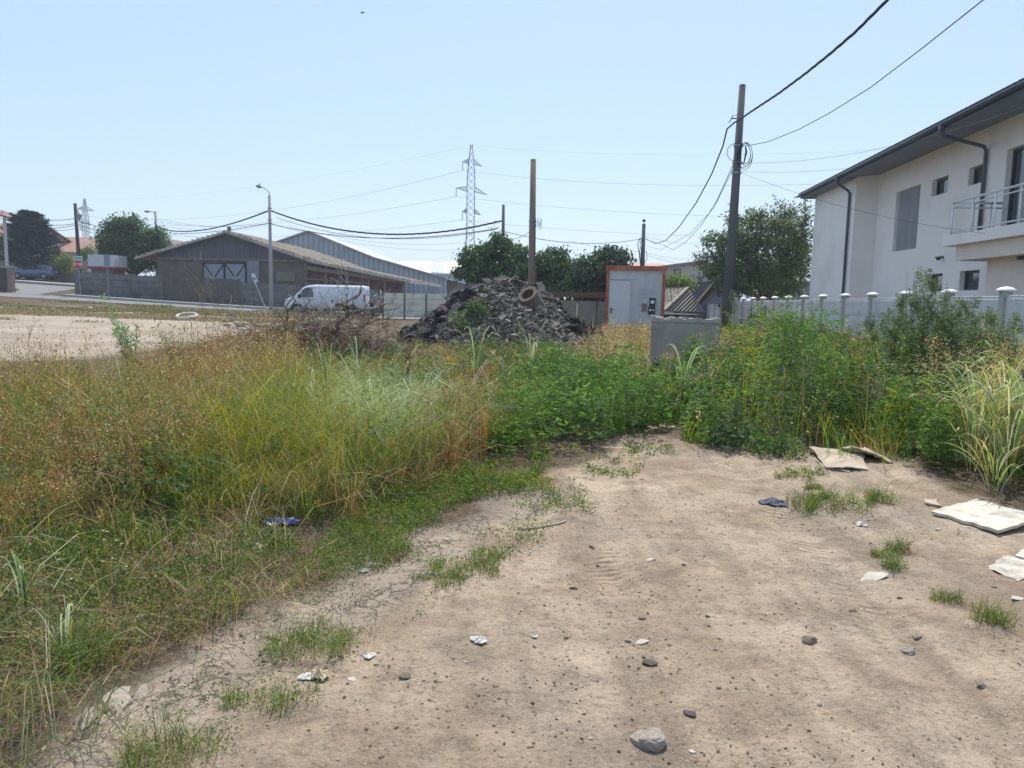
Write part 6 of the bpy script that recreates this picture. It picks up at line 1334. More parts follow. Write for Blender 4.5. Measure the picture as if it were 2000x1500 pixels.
# --- single plants that stand out
def single(name, label, px, py, fn, cat='weed', group=None, at_Y=None):
    q = gp(px, at_Y) if at_Y else hit(px, py); z_ = float(ground_z(q.x, q.y)); root_loc = (q.x, q.y, z_); A = NP(); fn(A, np.array([root_loc]), q)
    b_ = bpy.data.objects.new(name, None); o = A.build(name); V = o.data
    co = np.empty(len(V.vertices)*3, np.float32); V.vertices.foreach_get('co', co); V.vertices.foreach_set('co', (co.reshape(-1, 3)-np.array(root_loc, np.float32)).ravel()); V.update(); o.location = root_loc
    bpy.data.objects.remove(b_); return tag(o, label, cat, group)
def tall_weed(H, L=.10, sp=.26, pal=DULL, nl=260, W=.012, wf=.16):
    def f(A, c, q):
        blades(A, c, np.array([H]), rng.uniform(0, 6, 1), np.array([.12*H]), np.array([W]), np.array([[.12, .14, .07]]), 6, 0)
        m = 26; t_ = np.sort(rng.uniform(.12, .95, m)); a = rng.uniform(0, 6.28, m); B = np.repeat(c, m, 0)+np.stack([0*t_, 0*t_, t_*H*.95], -1); bl = sp*(1.3-t_)*rng.uniform(.7, 1.2, m)*1.3
        blades(A, B, bl*1.1, a, bl*.75, np.full(m, W*.45), jit([.11, .15, .07], m), 3, 0)
        i = rng.integers(0, m, nl); f_ = rng.random(nl)**.7; ps = B[i]+np.stack([np.cos(a[i])*bl[i]*.75*f_**1.7, np.sin(a[i])*bl[i]*.75*f_**1.7, bl[i]*1.1*f_], -1)+rng.normal(0, .018, (nl, 3))
        d = np.stack([np.cos(a[i]), np.sin(a[i]), rng.normal(.3, .6, nl)], -1)+rng.normal(0, .5, (nl, 3)); Ls = L*rng.uniform(.4, 1.1, nl)*(1.2-.6*t_[i]); leafq(A, ps, d, Ls, Ls*wf, jit(pick(pal, nl), nl), .1, .15)
        k = nl//2; j = rng.integers(0, nl, k); leafq(A, ps[j]+np.array([0, 0, .02]), np.array([[0, 0, 1]])+rng.normal(0, .4, (k, 3)), .03, .014, jit([.16, .18, .08], k))
    return f
tw = [(1778, 10.2, 2.2, 'tallest feathery grey green weed in front of the white house, rising above the fence'), (1748, 10.6, 1.75, 'tall feathery weed just left of the tallest one'), (1812, 10.0, 1.8, 'tall feathery weed just right of the tallest one'), (1765, 10.4, 2.0, 'tall feathery weed touching the tallest one on its left'), (1795, 9.9, 1.95, 'tall feathery weed touching the tallest one on its right'), (1830, 10.3, 1.8, 'dense tall weed right of the feathery group'), (1738, 10.1, 1.5, 'shorter dense weed at the left foot of the feathery group'), (1858, 10.1, 1.65, 'dense tall weed below the balcony edge'), (1888, 9.7, 1.5, 'leafy tall weed left of the thin one by the fence end'), (1842, 9.8, 1.62, 'dark leafy tall weed under the balcony corner'), (1868, 9.5, 1.72, 'tall weed below the lower right house window'), (1722, 11, 1.5, 'tall weed in front of the curtained window column'), (1905, 9.2, 1.55, 'tall thin weed near the right end of the fence'), (1950, 9.0, 1.5, 'tall thin brownish weed by the last fence post'), (1985, 8.8, 1.45, 'tall weed at the right picture edge'), (1925, 9.6, 1.5, 'bushy weed between the two thin tall ones near the last fence post'), (1965, 9.5, 1.5, 'bushy tall weed just left of the one at the right edge'), (2030, 8.9, 1.5, 'tall weed just beyond the right picture edge'), (1600, 12.5, 1.25, 'wispy grey weed before the fence right of the tall pole'), (1640, 12, 1.2, 'wispy weed before the fence below the first downpipe'), (1425, 13.2, 1.75, 'tall thin dry stalked weed against the foot of the tall pole'), (1525, 11.0, 1.35, 'bright green weed top standing above the lush weeds'), (1552, 10.8, 1.3, 'bright green weed beside the red brown dock leaf'), (1690, 11.5, 1.4, 'leafy weed left of the tall feathery group')]
for px, Y, H, lab in tw:
    pal = DULL if px > 1560 or px == 1425 else LUSH
    if px in (1905, 1950, 1425): pal = DULL+[(.25, .24, .12), (.3, .27, .15)]
    single('tall_weed', lab, px, 0, tall_weed(H, .11, .24, pal, 950 if px not in (1905, 1950, 1600, 1640, 1425) else 520, .013), at_Y=Y, group='tall weeds along the white fence')
def reed(nb, H, W, pal, lean=.9, R_=.08, dr=(1.6, 3.4), culm=True):
    def f(A, c, q):
        m = nb; B = np.repeat(c, m, 0); a = rng.uniform(0, 6.28, m); B[:, 0] += np.cos(a)*R_*rng.random(m); B[:, 1] += np.sin(a)*R_*rng.random(m); z0 = rng.uniform(0, H*.55, m); B[:, 2] += z0
        h = H*rng.uniform(.45, .9, m)-z0*.3; blades(A, B, h, a+rng.normal(0, .5, m), h*lean*rng.uniform(.5, 1.1, m), np.full(m, W)*rng.uniform(.6, 1.2, m), jit(pick(pal, m), m, .16, .06), 8, rng.uniform(dr[0], dr[1], m))
        if culm: k = max(3, nb//6); blades(A, B[:k]*np.array([1, 1, 0])+c[:1]*np.array([0, 0, 1]), np.full(k, H*.8), a[:k], np.full(k, .1), np.full(k, .012), jit([.2, .24, .09], k), 3, 0)
    return f
RE = [(.13, .22, .06), (.18, .28, .09), (.30, .36, .20), (.40, .44, .30), (.10, .17, .05)]
for px, Y, nb, H, W, lab in ((1965, 6.5, 60, .86, .016, 'big clump of arching broad bladed grass at the right edge'), (1900, 7.0, 44, .8, .015, 'arching broad bladed grass clump left of the biggest one'), (1990, 7.5, 50, 1.0, .017, 'taller broad bladed clump behind the biggest one'), (1930, 6.85, 50, .85, .015, 'arching yellow green clump between the two front clumps at right'), (2010, 6.8, 50, 1.0, .016, 'arching clump cut by the right picture edge'), (1950, 7.9, 44, 1.05, .016, 'tall arching clump in the second row at right'), (1885, 7.5, 36, .85, .015, 'second row arching clump beside the lush weeds'), (1860, 7.8, 26, .8, .015, 'slim arching broad grass beside the lush weeds'), (2080, 6.3, 50, .9, .016, 'broad bladed clump just beyond the right edge'), (1935, 6.1, 30, .5, .012, 'short broad bladed tuft above the white board'),
                             (1330, 10.5, 22, .85, .022, 'broad bladed grass clump above the dark gap at the track end'), (1300, 9.4, 18, .62, .02, 'low broad bladed grass clump at the dark gap'), (1375, 11, 16, .8, .02, 'broad bladed grass in front of the concrete chamber'), (1035, 11.5, 18, .98, .024, 'broad bladed grass with a white sunlit leaf before the heap'), (930, 11.8, 16, .95, .022, 'broad bladed grass before the left foot of the heap'), (985, 11.0, 14, .7, .02, 'low broad bladed grass right of the silvery patch'), (790, 11.8, 12, .9, .02, 'broad bladed grass behind the silvery grass'), (880, 10.8, 12, .75, .018, 'arching pale blades behind the silvery grass'), (1615, 9.6, 12, 1.05, .022, 'yellow green broad blades crossing in the lush weeds'), (1590, 9.9, 9, .95, .02, 'second spray of yellow green blades in the lush weeds'), (1490, 8.6, 8, .45, .014, 'small upright blade tuft at the front of the lush weeds'),
                             (640, 9.0, 22, .95, .013, 'upright blue green blade clump above the yellow green grass'), (700, 11.5, 16, .9, .014, 'upright green blade clump behind the silvery grass'), (180, 6.6, 9, .55, .014, 'pale folded blades low among the rusty weeds'), (250, 8.3, 7, .7, .014, 'few pale blades among the rusty weeds'), (50, 3.35, 16, .34, .009, 'coarse grass clump in the lower left corner'), (130, 3.0, 14, .25, .008, 'coarse grass clump on the mud near the lower left corner'), (300, 4.1, 10, .25, .007, 'thin grass tuft at the edge of the cracked mud')):
    pal = RE if px > 1290 or W > .019 else SILV+GREEN
    if px > 1850: pal = [(.2, .3, .08), (.28, .36, .12), (.42, .47, .28), (.36, .36, .12), (.5, .42, .2)]
    if px in (1615, 1590): pal = [(.24, .30, .05), (.2, .27, .05)]
    single('broad_grass', lab, px, 0, reed(nb, H, W, pal, 1.15 if px > 1850 else (.8 if W > .015 else .5), .06 if Y > 4 else .04, (1.3, 3.2) if W > .013 else (.2, 2.4), W > .018), at_Y=Y, cat='grass clump', group='broad bladed grass clumps')
def panicle(H, pal, n=420):
    def f(A, c, q):
        m = 5; B = np.repeat(c, m, 0)+np.stack([rng.normal(0, .12, m), rng.normal(0, .12, m), np.zeros(m)], -1); h = H*rng.uniform(.8, 1.05, m); a = rng.uniform(0, 6, m); blades(A, B, h, a, h*.18, np.full(m, .007), jit([.35, .32, .15], m), 5, .1)
        i = rng.integers(0, m, n); t_ = 1-.3*rng.random(n); ps = B[i]+np.stack([np.cos(a[i])*h[i]*.18*t_**1.7, np.sin(a[i])*h[i]*.18*t_**1.7, h[i]*t_], -1)+rng.normal(0, .035, (n, 3)); leafq(A, ps, rng.normal(0, 1, (n, 3))+np.array([0, 0, .3]), .03, .008, jit(pick(pal, n), n))
    return f
for px, Y, H, lab in ((1885, 7.6, 1.28, 'tan flowering grass heads left of the arching blades'), (1940, 7.8, 1.3, 'straw coloured flowering grass heads above the arching blades'), (1985, 8.2, 1.3, 'straw coloured grass heads at the right edge'), (1845, 8.0, 1.2, 'orange tan flowering heads at the edge of the lush weeds'), (1385, 12.6, 1.05, 'golden seed head in front of the concrete chamber'), (1425, 12.4, 1.1, 'golden seed head left of the tall pole foot'), (1300, 11.8, .8, 'golden seed head at the left of the concrete chamber')):
    single('seeding_grass', lab, px, 0, panicle(H, [(.42, .29, .14), (.5, .4, .22), (.36, .33, .14)]), at_Y=Y, cat='seeding grass', group='flowering grass heads at the right')
def willow(H, n=240):
    def f(A, c, q):
        m = 7; B = np.repeat(c, m, 0); a = rng.uniform(0, 6.28, m); h = H*rng.uniform(.6, 1.0, m); ln = h*.25; blades(A, B, h, a, ln, np.full(m, .012), jit([.14, .16, .09], m), 4, 0)
        i = rng.integers(0, m, n); t_ = rng.uniform(.2, 1, n); ps = B[i]+np.stack([np.cos(a[i])*ln[i]*t_**1.7, np.sin(a[i])*ln[i]*t_**1.7, h[i]*t_], -1); d = rng.normal(0, .8, (n, 3))+np.array([0, 0, .35]); leafq(A, ps, d, rng.uniform(.06, .12, n), .017, jit([(.17, .27, .13), (.22, .33, .18), (.13, .22, .09)][0], n, .25), .1)
    return f
single('willow_sapling', 'pale green slender leaved sapling standing against the dirt lot', 262, 0, willow(1.5, 900), at_Y=11.0, cat='sapling')
single('willow_sapling', 'smaller slender leaved sapling right of the taller one', 345, 0, willow(1.2, 360), at_Y=11.2, cat='sapling')
def drystalk(H, lean=.1, nb=5, pods=30, col=(.22, .175, .12), ps=.012):
    def f(A, c, q):
        a0 = rng.uniform(0, 6); blades(A, c, np.array([H]), np.array([a0]), np.array([H*lean]), np.array([.007]), np.array([col]), 6, 0)
        t_ = rng.uniform(.45, .95, nb); B = np.repeat(c, nb, 0)+np.stack([np.cos(a0)*H*lean*t_**1.7, np.sin(a0)*H*lean*t_**1.7, H*t_], -1); a = rng.uniform(0, 6, nb); L_ = H*rng.uniform(.1, .22, nb); blades(A, B, L_, a, L_*.8, np.full(nb, .005), np.tile(col, (nb, 1)), 3, 0)
        i = rng.integers(0, nb, pods); f_ = rng.uniform(.6, 1.05, pods); p_ = B[i]+np.stack([np.cos(a[i])*L_[i]*.8*f_**1.7, np.sin(a[i])*L_[i]*.8*f_**1.7, L_[i]*f_], -1)+rng.normal(0, .012, (pods, 3)); leafq(A, p_, rng.normal(0, 1, (pods, 3)), ps*1.6, ps, jit(col, pods))
    return f
for px, Y, H, ln, lab in ((412, 10.2, 2.0, .05, 'tallest dry stalk with a nodding head in front of the board gate'), (398, 10, 1.6, .02, 'dry thistle stalk with pale heads before the board gate'), (432, 10, 1.62, .08, 'dry branching thistle stalk before the barn doors'), (448, 10.5, 1.25, .2, 'thin leaning dry stalk before the lamp pole'), (478, 11, 1.3, .15, 'thin grey stalk before the fence left of the lamp pole'), (375, 9.6, 1.2, .15, 'crooked dry stalk left of the thistles'), (60, 8.3, 1.12, .1, 'brown umbel stalk standing out over the dirt lot'), (90, 8.5, 1.15, .05, 'branching brown seed stalk beside the umbel at the left'), (30, 8.1, 1.0, .1, 'small brown seed stalk at the left edge'), (545, 12, 1.35, .25, 'leaning dry stalk right of the lamp pole foot')):
    single('dry_stalk', lab, px, 0, drystalk(H, ln, 9, 46), at_Y=Y, cat='dry stalk', group='dry stalks standing above the meadow')
for px, Y, lab in ((515, 12.5, 'feathery tan grass plume before the tilted white sign'), (545, 12.6, 'tan grass plume right of the tilted sign, before the lamp pole'), (490, 12.2, 'drooping tan grass plume left of the tilted sign')):
    single('grass_plume', lab, px, 0, panicle(1.38, [(.42, .33, .2), (.5, .42, .28)], 160), at_Y=Y, cat='grass plume')
def dock(H, col=(.16, .05, .03), n=420):
    def f(A, c, q):
        m = 4; a = rng.uniform(0, 6, m); B = np.repeat(c, m, 0); h = H*rng.uniform(.6, 1, m); blades(A, B, h, a, h*.12, np.full(m, .008), jit(col, m), 3, 0)
        i = rng.integers(0, m, n); t_ = rng.uniform(.35, 1, n); ps = B[i]+np.stack([np.cos(a[i])*h[i]*.12*t_**1.7, np.sin(a[i])*h[i]*.12*t_**1.7, h[i]*t_], -1)+rng.normal(0, .014, (n, 3)); leafq(A, ps, rng.normal(0, 1, (n, 3)), .016, .011, jit(col, n, .3))
    return f
for px, Y, H, lab in ((190, 5.3, .45, 'dark red brown dock seed stalk at the left front of the meadow'), (318, 5.25, .48, 'rust red dock stalk with two heads, largest at the meadow front'), (290, 5.0, .35, 'reddish leaning dock stalk just left of the largest'), (625, 9.6, .8, 'dark brown dock spike in front of the brush pile'), (795, 11.4, .85, 'dark dock spike behind the silvery grass'), (1221, 12.5, .72, 'nearly black dock spike before the golden grass'), (1655, 11.2, 1.62, 'red brown hanging dead leaf stalk against the white fence'), (1540, 12.4, 1.5, 'smaller red brown stalk against the white fence'), (1665, 9.3, 1.2, 'reddish spike among the weeds below the first downpipe')):
    single('dock_stalk', lab, px, 0, dock(H, (.07, .03, .02) if px in (625, 795, 1221, 190) else (.17, .055, .03), 420 if px < 1200 else 300), at_Y=Y, cat='dock', group='dock seed stalks')
def tuft(n, H, R_, pal, W=.0032, lean=.8, gc=60):
    def f(A, c, q):
        C_ = np.repeat(c, n, 0); a = rng.uniform(0, 6.28, n); r = R_*np.sqrt(rng.random(n)); C_[:, 0] += np.cos(a)*r*1.3; C_[:, 1] += np.sin(a)*r; C_[:, 2] = ground_z(C_[:, 0], C_[:, 1]); grass(A, C_, 7, .03, H, W, pal, lean, .3, droopy=.2)
        if gc: groundcover(A, C_[:gc], pal, 8, .04, H*.5, .014, .5)
    return f
TU = GREEN+[(.12, .17, .05), (.26, .22, .1)]
for px, py, n, H, R_, lab in ((905, 1112, 70, .09, .16, 'dense green grass tuft alone on the bare earth at the centre left'), (860, 1135, 45, .06, .12, 'lower left end of the lone centre tuft'), (950, 1090, 30, .06, .09, 'small tuft at the upper right of the lone centre tuft'), (600, 1275, 60, .10, .14, 'grass tuft near the two pale shell pieces'), (640, 1240, 26, .08, .1, 'small tuft above the shell piece tuft'), (1620, 988, 80, .12, .26, 'wide weedy tuft below the crumpled cardboard'), (1722, 982, 30, .14, .09, 'dark green little plant right of the wide weedy tuft'), (1025, 958, 40, .10, .2, 'yellow green flattened tuft at the edge of the ground cover'), (1560, 930, 34, .09, .18, 'low grass patch left of the crumpled cardboard'), (1755, 1075, 22, .08, .05, 'small green sprout above the pale stone'), (1748, 1110, 20, .07, .05, 'small green sprout touching the pale stone area'), (1725, 1085, 20, .05, .07, 'flat green sprout left of the two sprouts'), (1845, 1182, 22, .06, .06, 'little grass tuft halfway to the right edge'), (1935, 1232, 36, .11, .06, 'dark leafy seedling casting a shadow at the right'), (330, 1492, 50, .10, .12, 'green leafy weed at the bottom edge on the left'), (480, 1372, 18, .05, .06, 'small creeping sprout in the cracked mud'), (575, 1372, 20, .05, .08, 'creeping sprout below the two pale shell pieces'), (170, 1300, 40, .16, .1, 'green grass tuft at the edge of the low weeds'), (1590, 955, 16, .08, .05, 'thin sprout below the cardboard corner'), (1600, 975, 12, .07, .05, 'tiny sprout beside the wide weedy tuft')):
    single('grass_tuft', lab, px, py, tuft(n, H, R_, TU if px != 1025 else YG+GREEN), cat='grass tuft', group='small tufts on the bare earth')
# two weeds on the heap
for px, py, n, lab in ((932, 575, 10, 'larger feathery green weed growing on the top left of the heap'), (898, 598, 7, 'smaller feathery green weed lower on the heap')):
    c = at(px, py, 21.6 if px == 932 else 21.2); A = NP(); C_ = np.stack([c.x+rng.normal(0, .16, n), c.y+rng.normal(0, .12, n), np.zeros(n)], -1); C_[:, 2] = heap_z(C_[:, 0], C_[:, 1]); feather(A, C_, .36, [(.08, .15, .05), (.11, .18, .07), (.13, .17, .08)], 46, .075, .22, cone=.3); tag(A.build('heap_weed'), lab, 'weed')
# verge on the far lot
A = NP(); V1 = [(-900, 590), (0, 588), (150, 586), (300, 592), (420, 600), (560, 609), (600, 615), (430, 612), (200, 603), (0, 602), (-900, 604)]
def vsample(n, x0, x1, y0, y1, thr, o): 
    x = rng.uniform(x0, x1, n); y = rng.uniform(y0, y1, n); k = fbm(x, y*2.4, .12, o, 4) > thr; x, y = x[k], y[k]; k = np.abs(x+22+0*y) > -1; return np.stack([x, y, ground_z(x, y)], -1)
q = vsample(24000, -52, -9, 41, 51.5, .44, 41); grass(A, q, 4, .2, .13, .02, [(.13, .15, .06), (.10, .13, .05), (.2, .175, .09), (.25, .2, .11)], .6, .2, seg=2)
q = vsample(9000, -34, -6, 33, 41, .56, 47); grass(A, q, 4, .2, .10, .016, [(.24, .2, .12), (.16, .16, .08), (.3, .24, .14)], .6, .2, seg=2)
q = vsample(3500, -80, -40, 60.5, 62.5, .3, 48); grass(A, q, 4, .2, .2, .03, [(.2, .2, .08), (.3, .25, .12)], .6, .2, seg=2)
tag(A.build('verge_grass'), 'worn green and tan verge grass beyond the dirt lot', 'grass', None, 'stuff')

# ================================================================== LITTER AND STONES on the track
stone_m = [mat('stone_grey', (.235, .20, .17), (.33, .29, .25), 3, .9, 1.0, 9), mat('stone_brown', (.21, .165, .125), (.28, .225, .175), 9, .95, .5, 40), mat('stone_pale', (.40, .36, .31), (.50, .46, .40), 9, .9, .3, 40), mat('stone_dark', (.085, .07, .06), (.13, .105, .088), 9, .9, .4, 40)]
def rock_mesh(m_, seed):
    r = random.Random(seed); bm = bmesh.new(); bmesh.ops.create_icosphere(bm, subdivisions=3, radius=.5); sx, sy, sz_ = r.uniform(.8, 1.2), r.uniform(.6, .9), r.uniform(.45, .7)
    pl = [(Vector((r.gauss(0, 1), r.gauss(0, 1), r.gauss(0, 1))).normalized(), r.uniform(.22, .38)) for _ in range(10)]
    for v in bm.verts:
        for n_, d_ in pl:
            e = v.co.dot(n_)-d_
            if e > 0: v.co -= n_*e*.97
        v.co += v.co.normalized()*r.uniform(-.018, .018); v.co = Vector((v.co.x*sx, v.co.y*sy, v.co.z*sz_))
    me = bpy.data.meshes.new('stone'); bm.to_mesh(me); bm.free(); me.materials.append(m_); return me
rocks = [[rock_mesh(m_, k*10+j) for j in range(4)] for k, m_ in enumerate(stone_m)]
def stone(px, py, wpx, kind, lab, grp=None, flat=1.0, name='stone', cat='stone'):
    q = hit(px, py); z_ = float(ground_z(q.x, q.y)); d = math.hypot(q.x, q.y, 1.5); s_ = wpx/FPX*d
    return put(rnd.choice(rocks[kind]), name, (q.x, q.y, z_+s_*.04*flat), (rnd.uniform(-.2, .2), rnd.uniform(-.2, .2), rnd.uniform(-.5, .5)), (s_, s_, s_*flat), lab, cat, grp)
for a in ((1270, 1440, 84, 0, 'largest angular grey stone near the bottom edge of the track'), (1272, 1288, 42, 3, 'dark hollow looking brown clod right of centre'), (1348, 1396, 26, 3, 'dark round clod above and right of the largest grey stone'), (1352, 1466, 20, 2, 'rounded pinkish pebble right of the largest grey stone'), (1252, 1240, 30, 2, 'pale flat stone above the dark clod'), (1255, 1195, 20, 0, 'small grey square stone on the track'), (1580, 1258, 40, 1, 'long brown clod on the right of the track'), (1773, 1273, 32, 0, 'flat grey brown stone right of the long clod'), (1665, 1196, 16, 1, 'small dark stone above the long clod'), (1790, 1248, 18, 0, 'small grey stone before the right hand stone'), (1918, 1345, 24, 0, 'leaning grey flake stone near the right bottom'), (685, 1332, 26, 2, 'white pebble right of the shell pieces'), (790, 1325, 26, 1, 'brown earth clod right of the white pebble'), (1155, 1070, 18, 3, 'dark flat chip in the middle of the track'), (1120, 1145, 22, 3, 'dark curved chip left of the track middle'), (1228, 1240, 14, 3, 'black little stone beside the pale flat stone'), (1108, 1236, 12, 3, 'black round pebble left of centre track'), (1400, 868, 30, 0, 'grey stone at the front of the lush weeds'), (1245, 868, 22, 0, 'grey stone at the far end of the track'), (1290, 862, 18, 1, 'brown clod at the far end of the track'), (1270, 1094, 26, 2, 'white flat chip near the track middle'), (1055, 1066, 18, 2, 'white pebble above the lone centre tuft'), (1700, 1128, 56, 2, 'wide pale flat stone sunk in the earth at the right'), (1985, 1165, 30, 2, 'white chip at the right edge'), (910, 1290, 12, 2, 'small white pebble below the crumpled paper'), (1335, 1105, 12, 3, 'small dark pebble right of the white flat chip')):
    stone(*a, flat=.35 if a[2] > 50 and a[3] == 2 else (.55 if a[3] == 2 else .9))
for k in range(40):
    px = rnd.gauss(1280, 120) if k % 2 else rnd.uniform(560, 1990); py = 900+590*rnd.random()**1.1
    if px < 1000 and py < 1500-(px-300)*.6: continue
    if not inpoly(np.array([px]), np.array([py]), DIRT)[0]: continue
    kd = rnd.choice([0, 1, 1, 3, 3, 2]); stone(px, py, 3.5+12*rnd.random()**2.5, kd, ['small grey pebble lying on the bare track', 'small brown clod lying on the bare track', 'small white pebble lying on the bare track', 'small dark pebble lying on the bare track'][kd], ['grey pebbles on the track', 'brown clods on the track', 'white pebbles on the track', 'dark pebbles on the track'][kd], .7, 'pebble', 'pebble')
n = 80000; x = rng.uniform(-3.5, 7, n); y = 1.7+8*rng.random(n)**1.5; z = ground_z(x, y); px, py = project(x, y, z); k = inpoly(px, py, DIRT) & (fbm(x, y, 2.1, 53)+rng.normal(0, .1, n) > .44); P_ = np.stack([x, y, z], -1)[k]
P_[:, 2] -= .001; pcol = jit(pick([(.42, .34, .25), (.50, .42, .32), (.36, .29, .21), (.56, .48, .38)], len(P_)), len(P_), .1, .02)
chunks('crumbled_earth', P_, .003+.014*rng.random(len(P_))**3, pcol, 'crumbled earth the colour of the track lying over it', hm, 'earth', .6)
n = 26000; x = rng.uniform(-3.5, 7, n); y = 1.8+9*rng.random(n)**1.3; z = ground_z(x, y); px, py = project(x, y, z); k = inpoly(px, py, DIRT) & (fbm(x, y, 1.3, 52)+rng.normal(0, .05, n) > .56); P_ = np.stack([x, y, z+.002], -1)[k]
pcol = pick([(.20, .16, .12), (.27, .22, .165), (.24, .19, .145), (.42, .37, .3), (.16, .125, .10)], len(P_), [.36, .36, .18, .07, .03])
chunks('loose_grit', P_, .003+.012*rng.random(len(P_))**2.5, pcol, 'loose grit and crumbs of earth strewn over the track', hm, 'grit', .7)
# curling plates of dried mud, and the leaf litter
def mudplate(px, py, w_, lab):
    q = hit(px, py); z_ = float(ground_z(q.x, q.y)); d = math.hypot(q.x, q.y, 1.5); s_ = w_/FPX*d; b = MB(); n_ = 11; rr = [rnd.uniform(.28, .62) for _ in range(n_)]
    t_ = [(q.x+math.cos(6.283*k/n_)*rr[k]*s_, q.y+math.sin(6.283*k/n_)*rr[k]*s_*1.4, z_+.012+.02*math.sin(6.283*k/n_)) for k in range(n_)]; b.add(t_+[(x_*1, y_*1, z2-.018) for x_, y_, z2 in t_]+[(q.x, q.y, z_+.02), (q.x, q.y, z_)], [(k, (k+1) % n_, 2*n_) for k in range(n_)]+[(n_+(k+1) % n_, n_+k, 2*n_+1) for k in range(n_)]+[(k, n_+k, n_+(k+1) % n_, (k+1) % n_) for k in range(n_)])
    return tag(b.build('mud_plate', mat('dried_mud', (.32, .27, .21), (.37, .32, .255), 6, .95, .4, 40)), lab, 'mud plate', 'curled plates of dried mud')
for a in ((228, 1372, 52, 'largest curled plate of dried mud at the lower left'), (276, 1352, 26, 'curled mud plate right of the largest one'), (165, 1412, 30, 'curled mud plate below the largest one'), (505, 1080, 24, 'mud plate among weeds below the blue wrapper')): mudplate(*a)
# cardboard, board, rags and scraps
def sheetobj(name, pix, lab, cat, m, lift, th=.006, sub=6, amp=.01, seed=0):
    """a thin sheet: corners found on the ground, each with its own lift"""
    q = [hit(px, py) for px, py in pix]; q = [Vector((p_.x, p_.y, float(ground_z(p_.x, p_.y))+l)) for p_, l in zip(q, lift)]
    r = random.Random(seed); b = MB(); vs = []; n_ = sub
    for j in range(n_+1):
        for i_ in range(n_+1):
            u_, v_ = i_/n_, j/n_; p_ = (q[0]*(1-u_)+q[1]*u_)*(1-v_)+(q[3]*(1-u_)+q[2]*u_)*v_; p_.z = max(p_.z+amp*math.sin(u_*7+seed)*math.cos(v_*6+seed*2)+r.uniform(-amp, amp)*.4, float(ground_z(p_.x, p_.y))+.004)
            if i_ in (0, n_) or j in (0, n_): p_.x += r.uniform(-.012, .012); p_.y += r.uniform(-.012, .012)
            vs.append(p_)
    m2 = len(vs); b.add(vs+[v-Vector((0, 0, th)) for v in vs], [(j*(n_+1)+i_, j*(n_+1)+i_+1, (j+1)*(n_+1)+i_+1, (j+1)*(n_+1)+i_) for j in range(n_) for i_ in range(n_)]+[(m2+j*(n_+1)+i_, m2+(j+1)*(n_+1)+i_, m2+(j+1)*(n_+1)+i_+1, m2+j*(n_+1)+i_+1) for j in range(n_) for i_ in range(n_)])
    ring = [i_ for i_ in range(n_+1)]+[(j)*(n_+1)+n_ for j in range(1, n_+1)]+[n_*(n_+1)+i_ for i_ in range(n_-1, -1, -1)]+[j*(n_+1) for j in range(n_-1, 0, -1)]
    b.add([], []); o_ = 0; b.f += [(ring[k], ring[(k+1) % len(ring)], m2+ring[(k+1) % len(ring)], m2+ring[k]) for k in range(len(ring))]
    return tag(b.build(name, m), lab, cat)
card = mat('faded_cardboard', (.38, .31, .235), (.45, .375, .285), 4, .95, .2, 30, c3=(.30, .24, .18), s3=5); plaster = mat('white_board', (.60, .56, .47), (.50, .45, .36), 6, .9, .3, 30, c3=(.34, .31, .27), s3=7)
c1 = sheetobj('cardboard', [(1612, 922), (1694, 925), (1680, 895), (1578, 882)], 'flattened tan cardboard, left piece of the crumpled pair', 'cardboard', card, (.03, .02, .05, .04), .01, 8, .012, 1)
sheetobj('cardboard', [(1688, 908), (1742, 914), (1690, 886), (1640, 890)], 'raised tan cardboard piece tenting over a dark gap', 'cardboard', card, (.11, .02, .05, .09), .01, 8, .012, 2)
sheetobj('cardboard', [(1606, 920), (1660, 926), (1650, 905), (1585, 890)], 'lower torn cardboard layer under the flattened pair', 'cardboard', card, (.01, .008, .012, .012), .006, 5, .004, 3)
sheetobj('white_board', [(1820, 1003), (1952, 1046), (2030, 1020), (1905, 984)], 'large off white broken board lying at the right edge', 'board', plaster, (.035, .04, .05, .04), .022, 8, .005, 4)
sheetobj('board_piece', [(1808, 985), (1838, 990), (1830, 979), (1808, 978)], 'small tan board piece above the large white board', 'board', card, (.02, .02, .02, .02), .015, 3, .003, 5)
dustp = mat('crushed_plaster', (.50, .47, .42), (.34, .285, .22), 9, .95, .5, 60, lo=.42, hi=.62)
sheetobj('plaster_patch', [(1930, 1108), (1990, 1132), (2060, 1112), (1965, 1082)], 'crushed white plaster patch below the large board', 'plaster', dustp, (.002, .002, .004, .004), .004, 9, .006, 6)
sheetobj('plaster_piece', [(1985, 1086), (2030, 1098), (2050, 1080), (1998, 1072)], 'broken pale plaster piece at the right edge', 'plaster', plaster, (.014, .02, .02, .02), .012, 4, .005, 7)
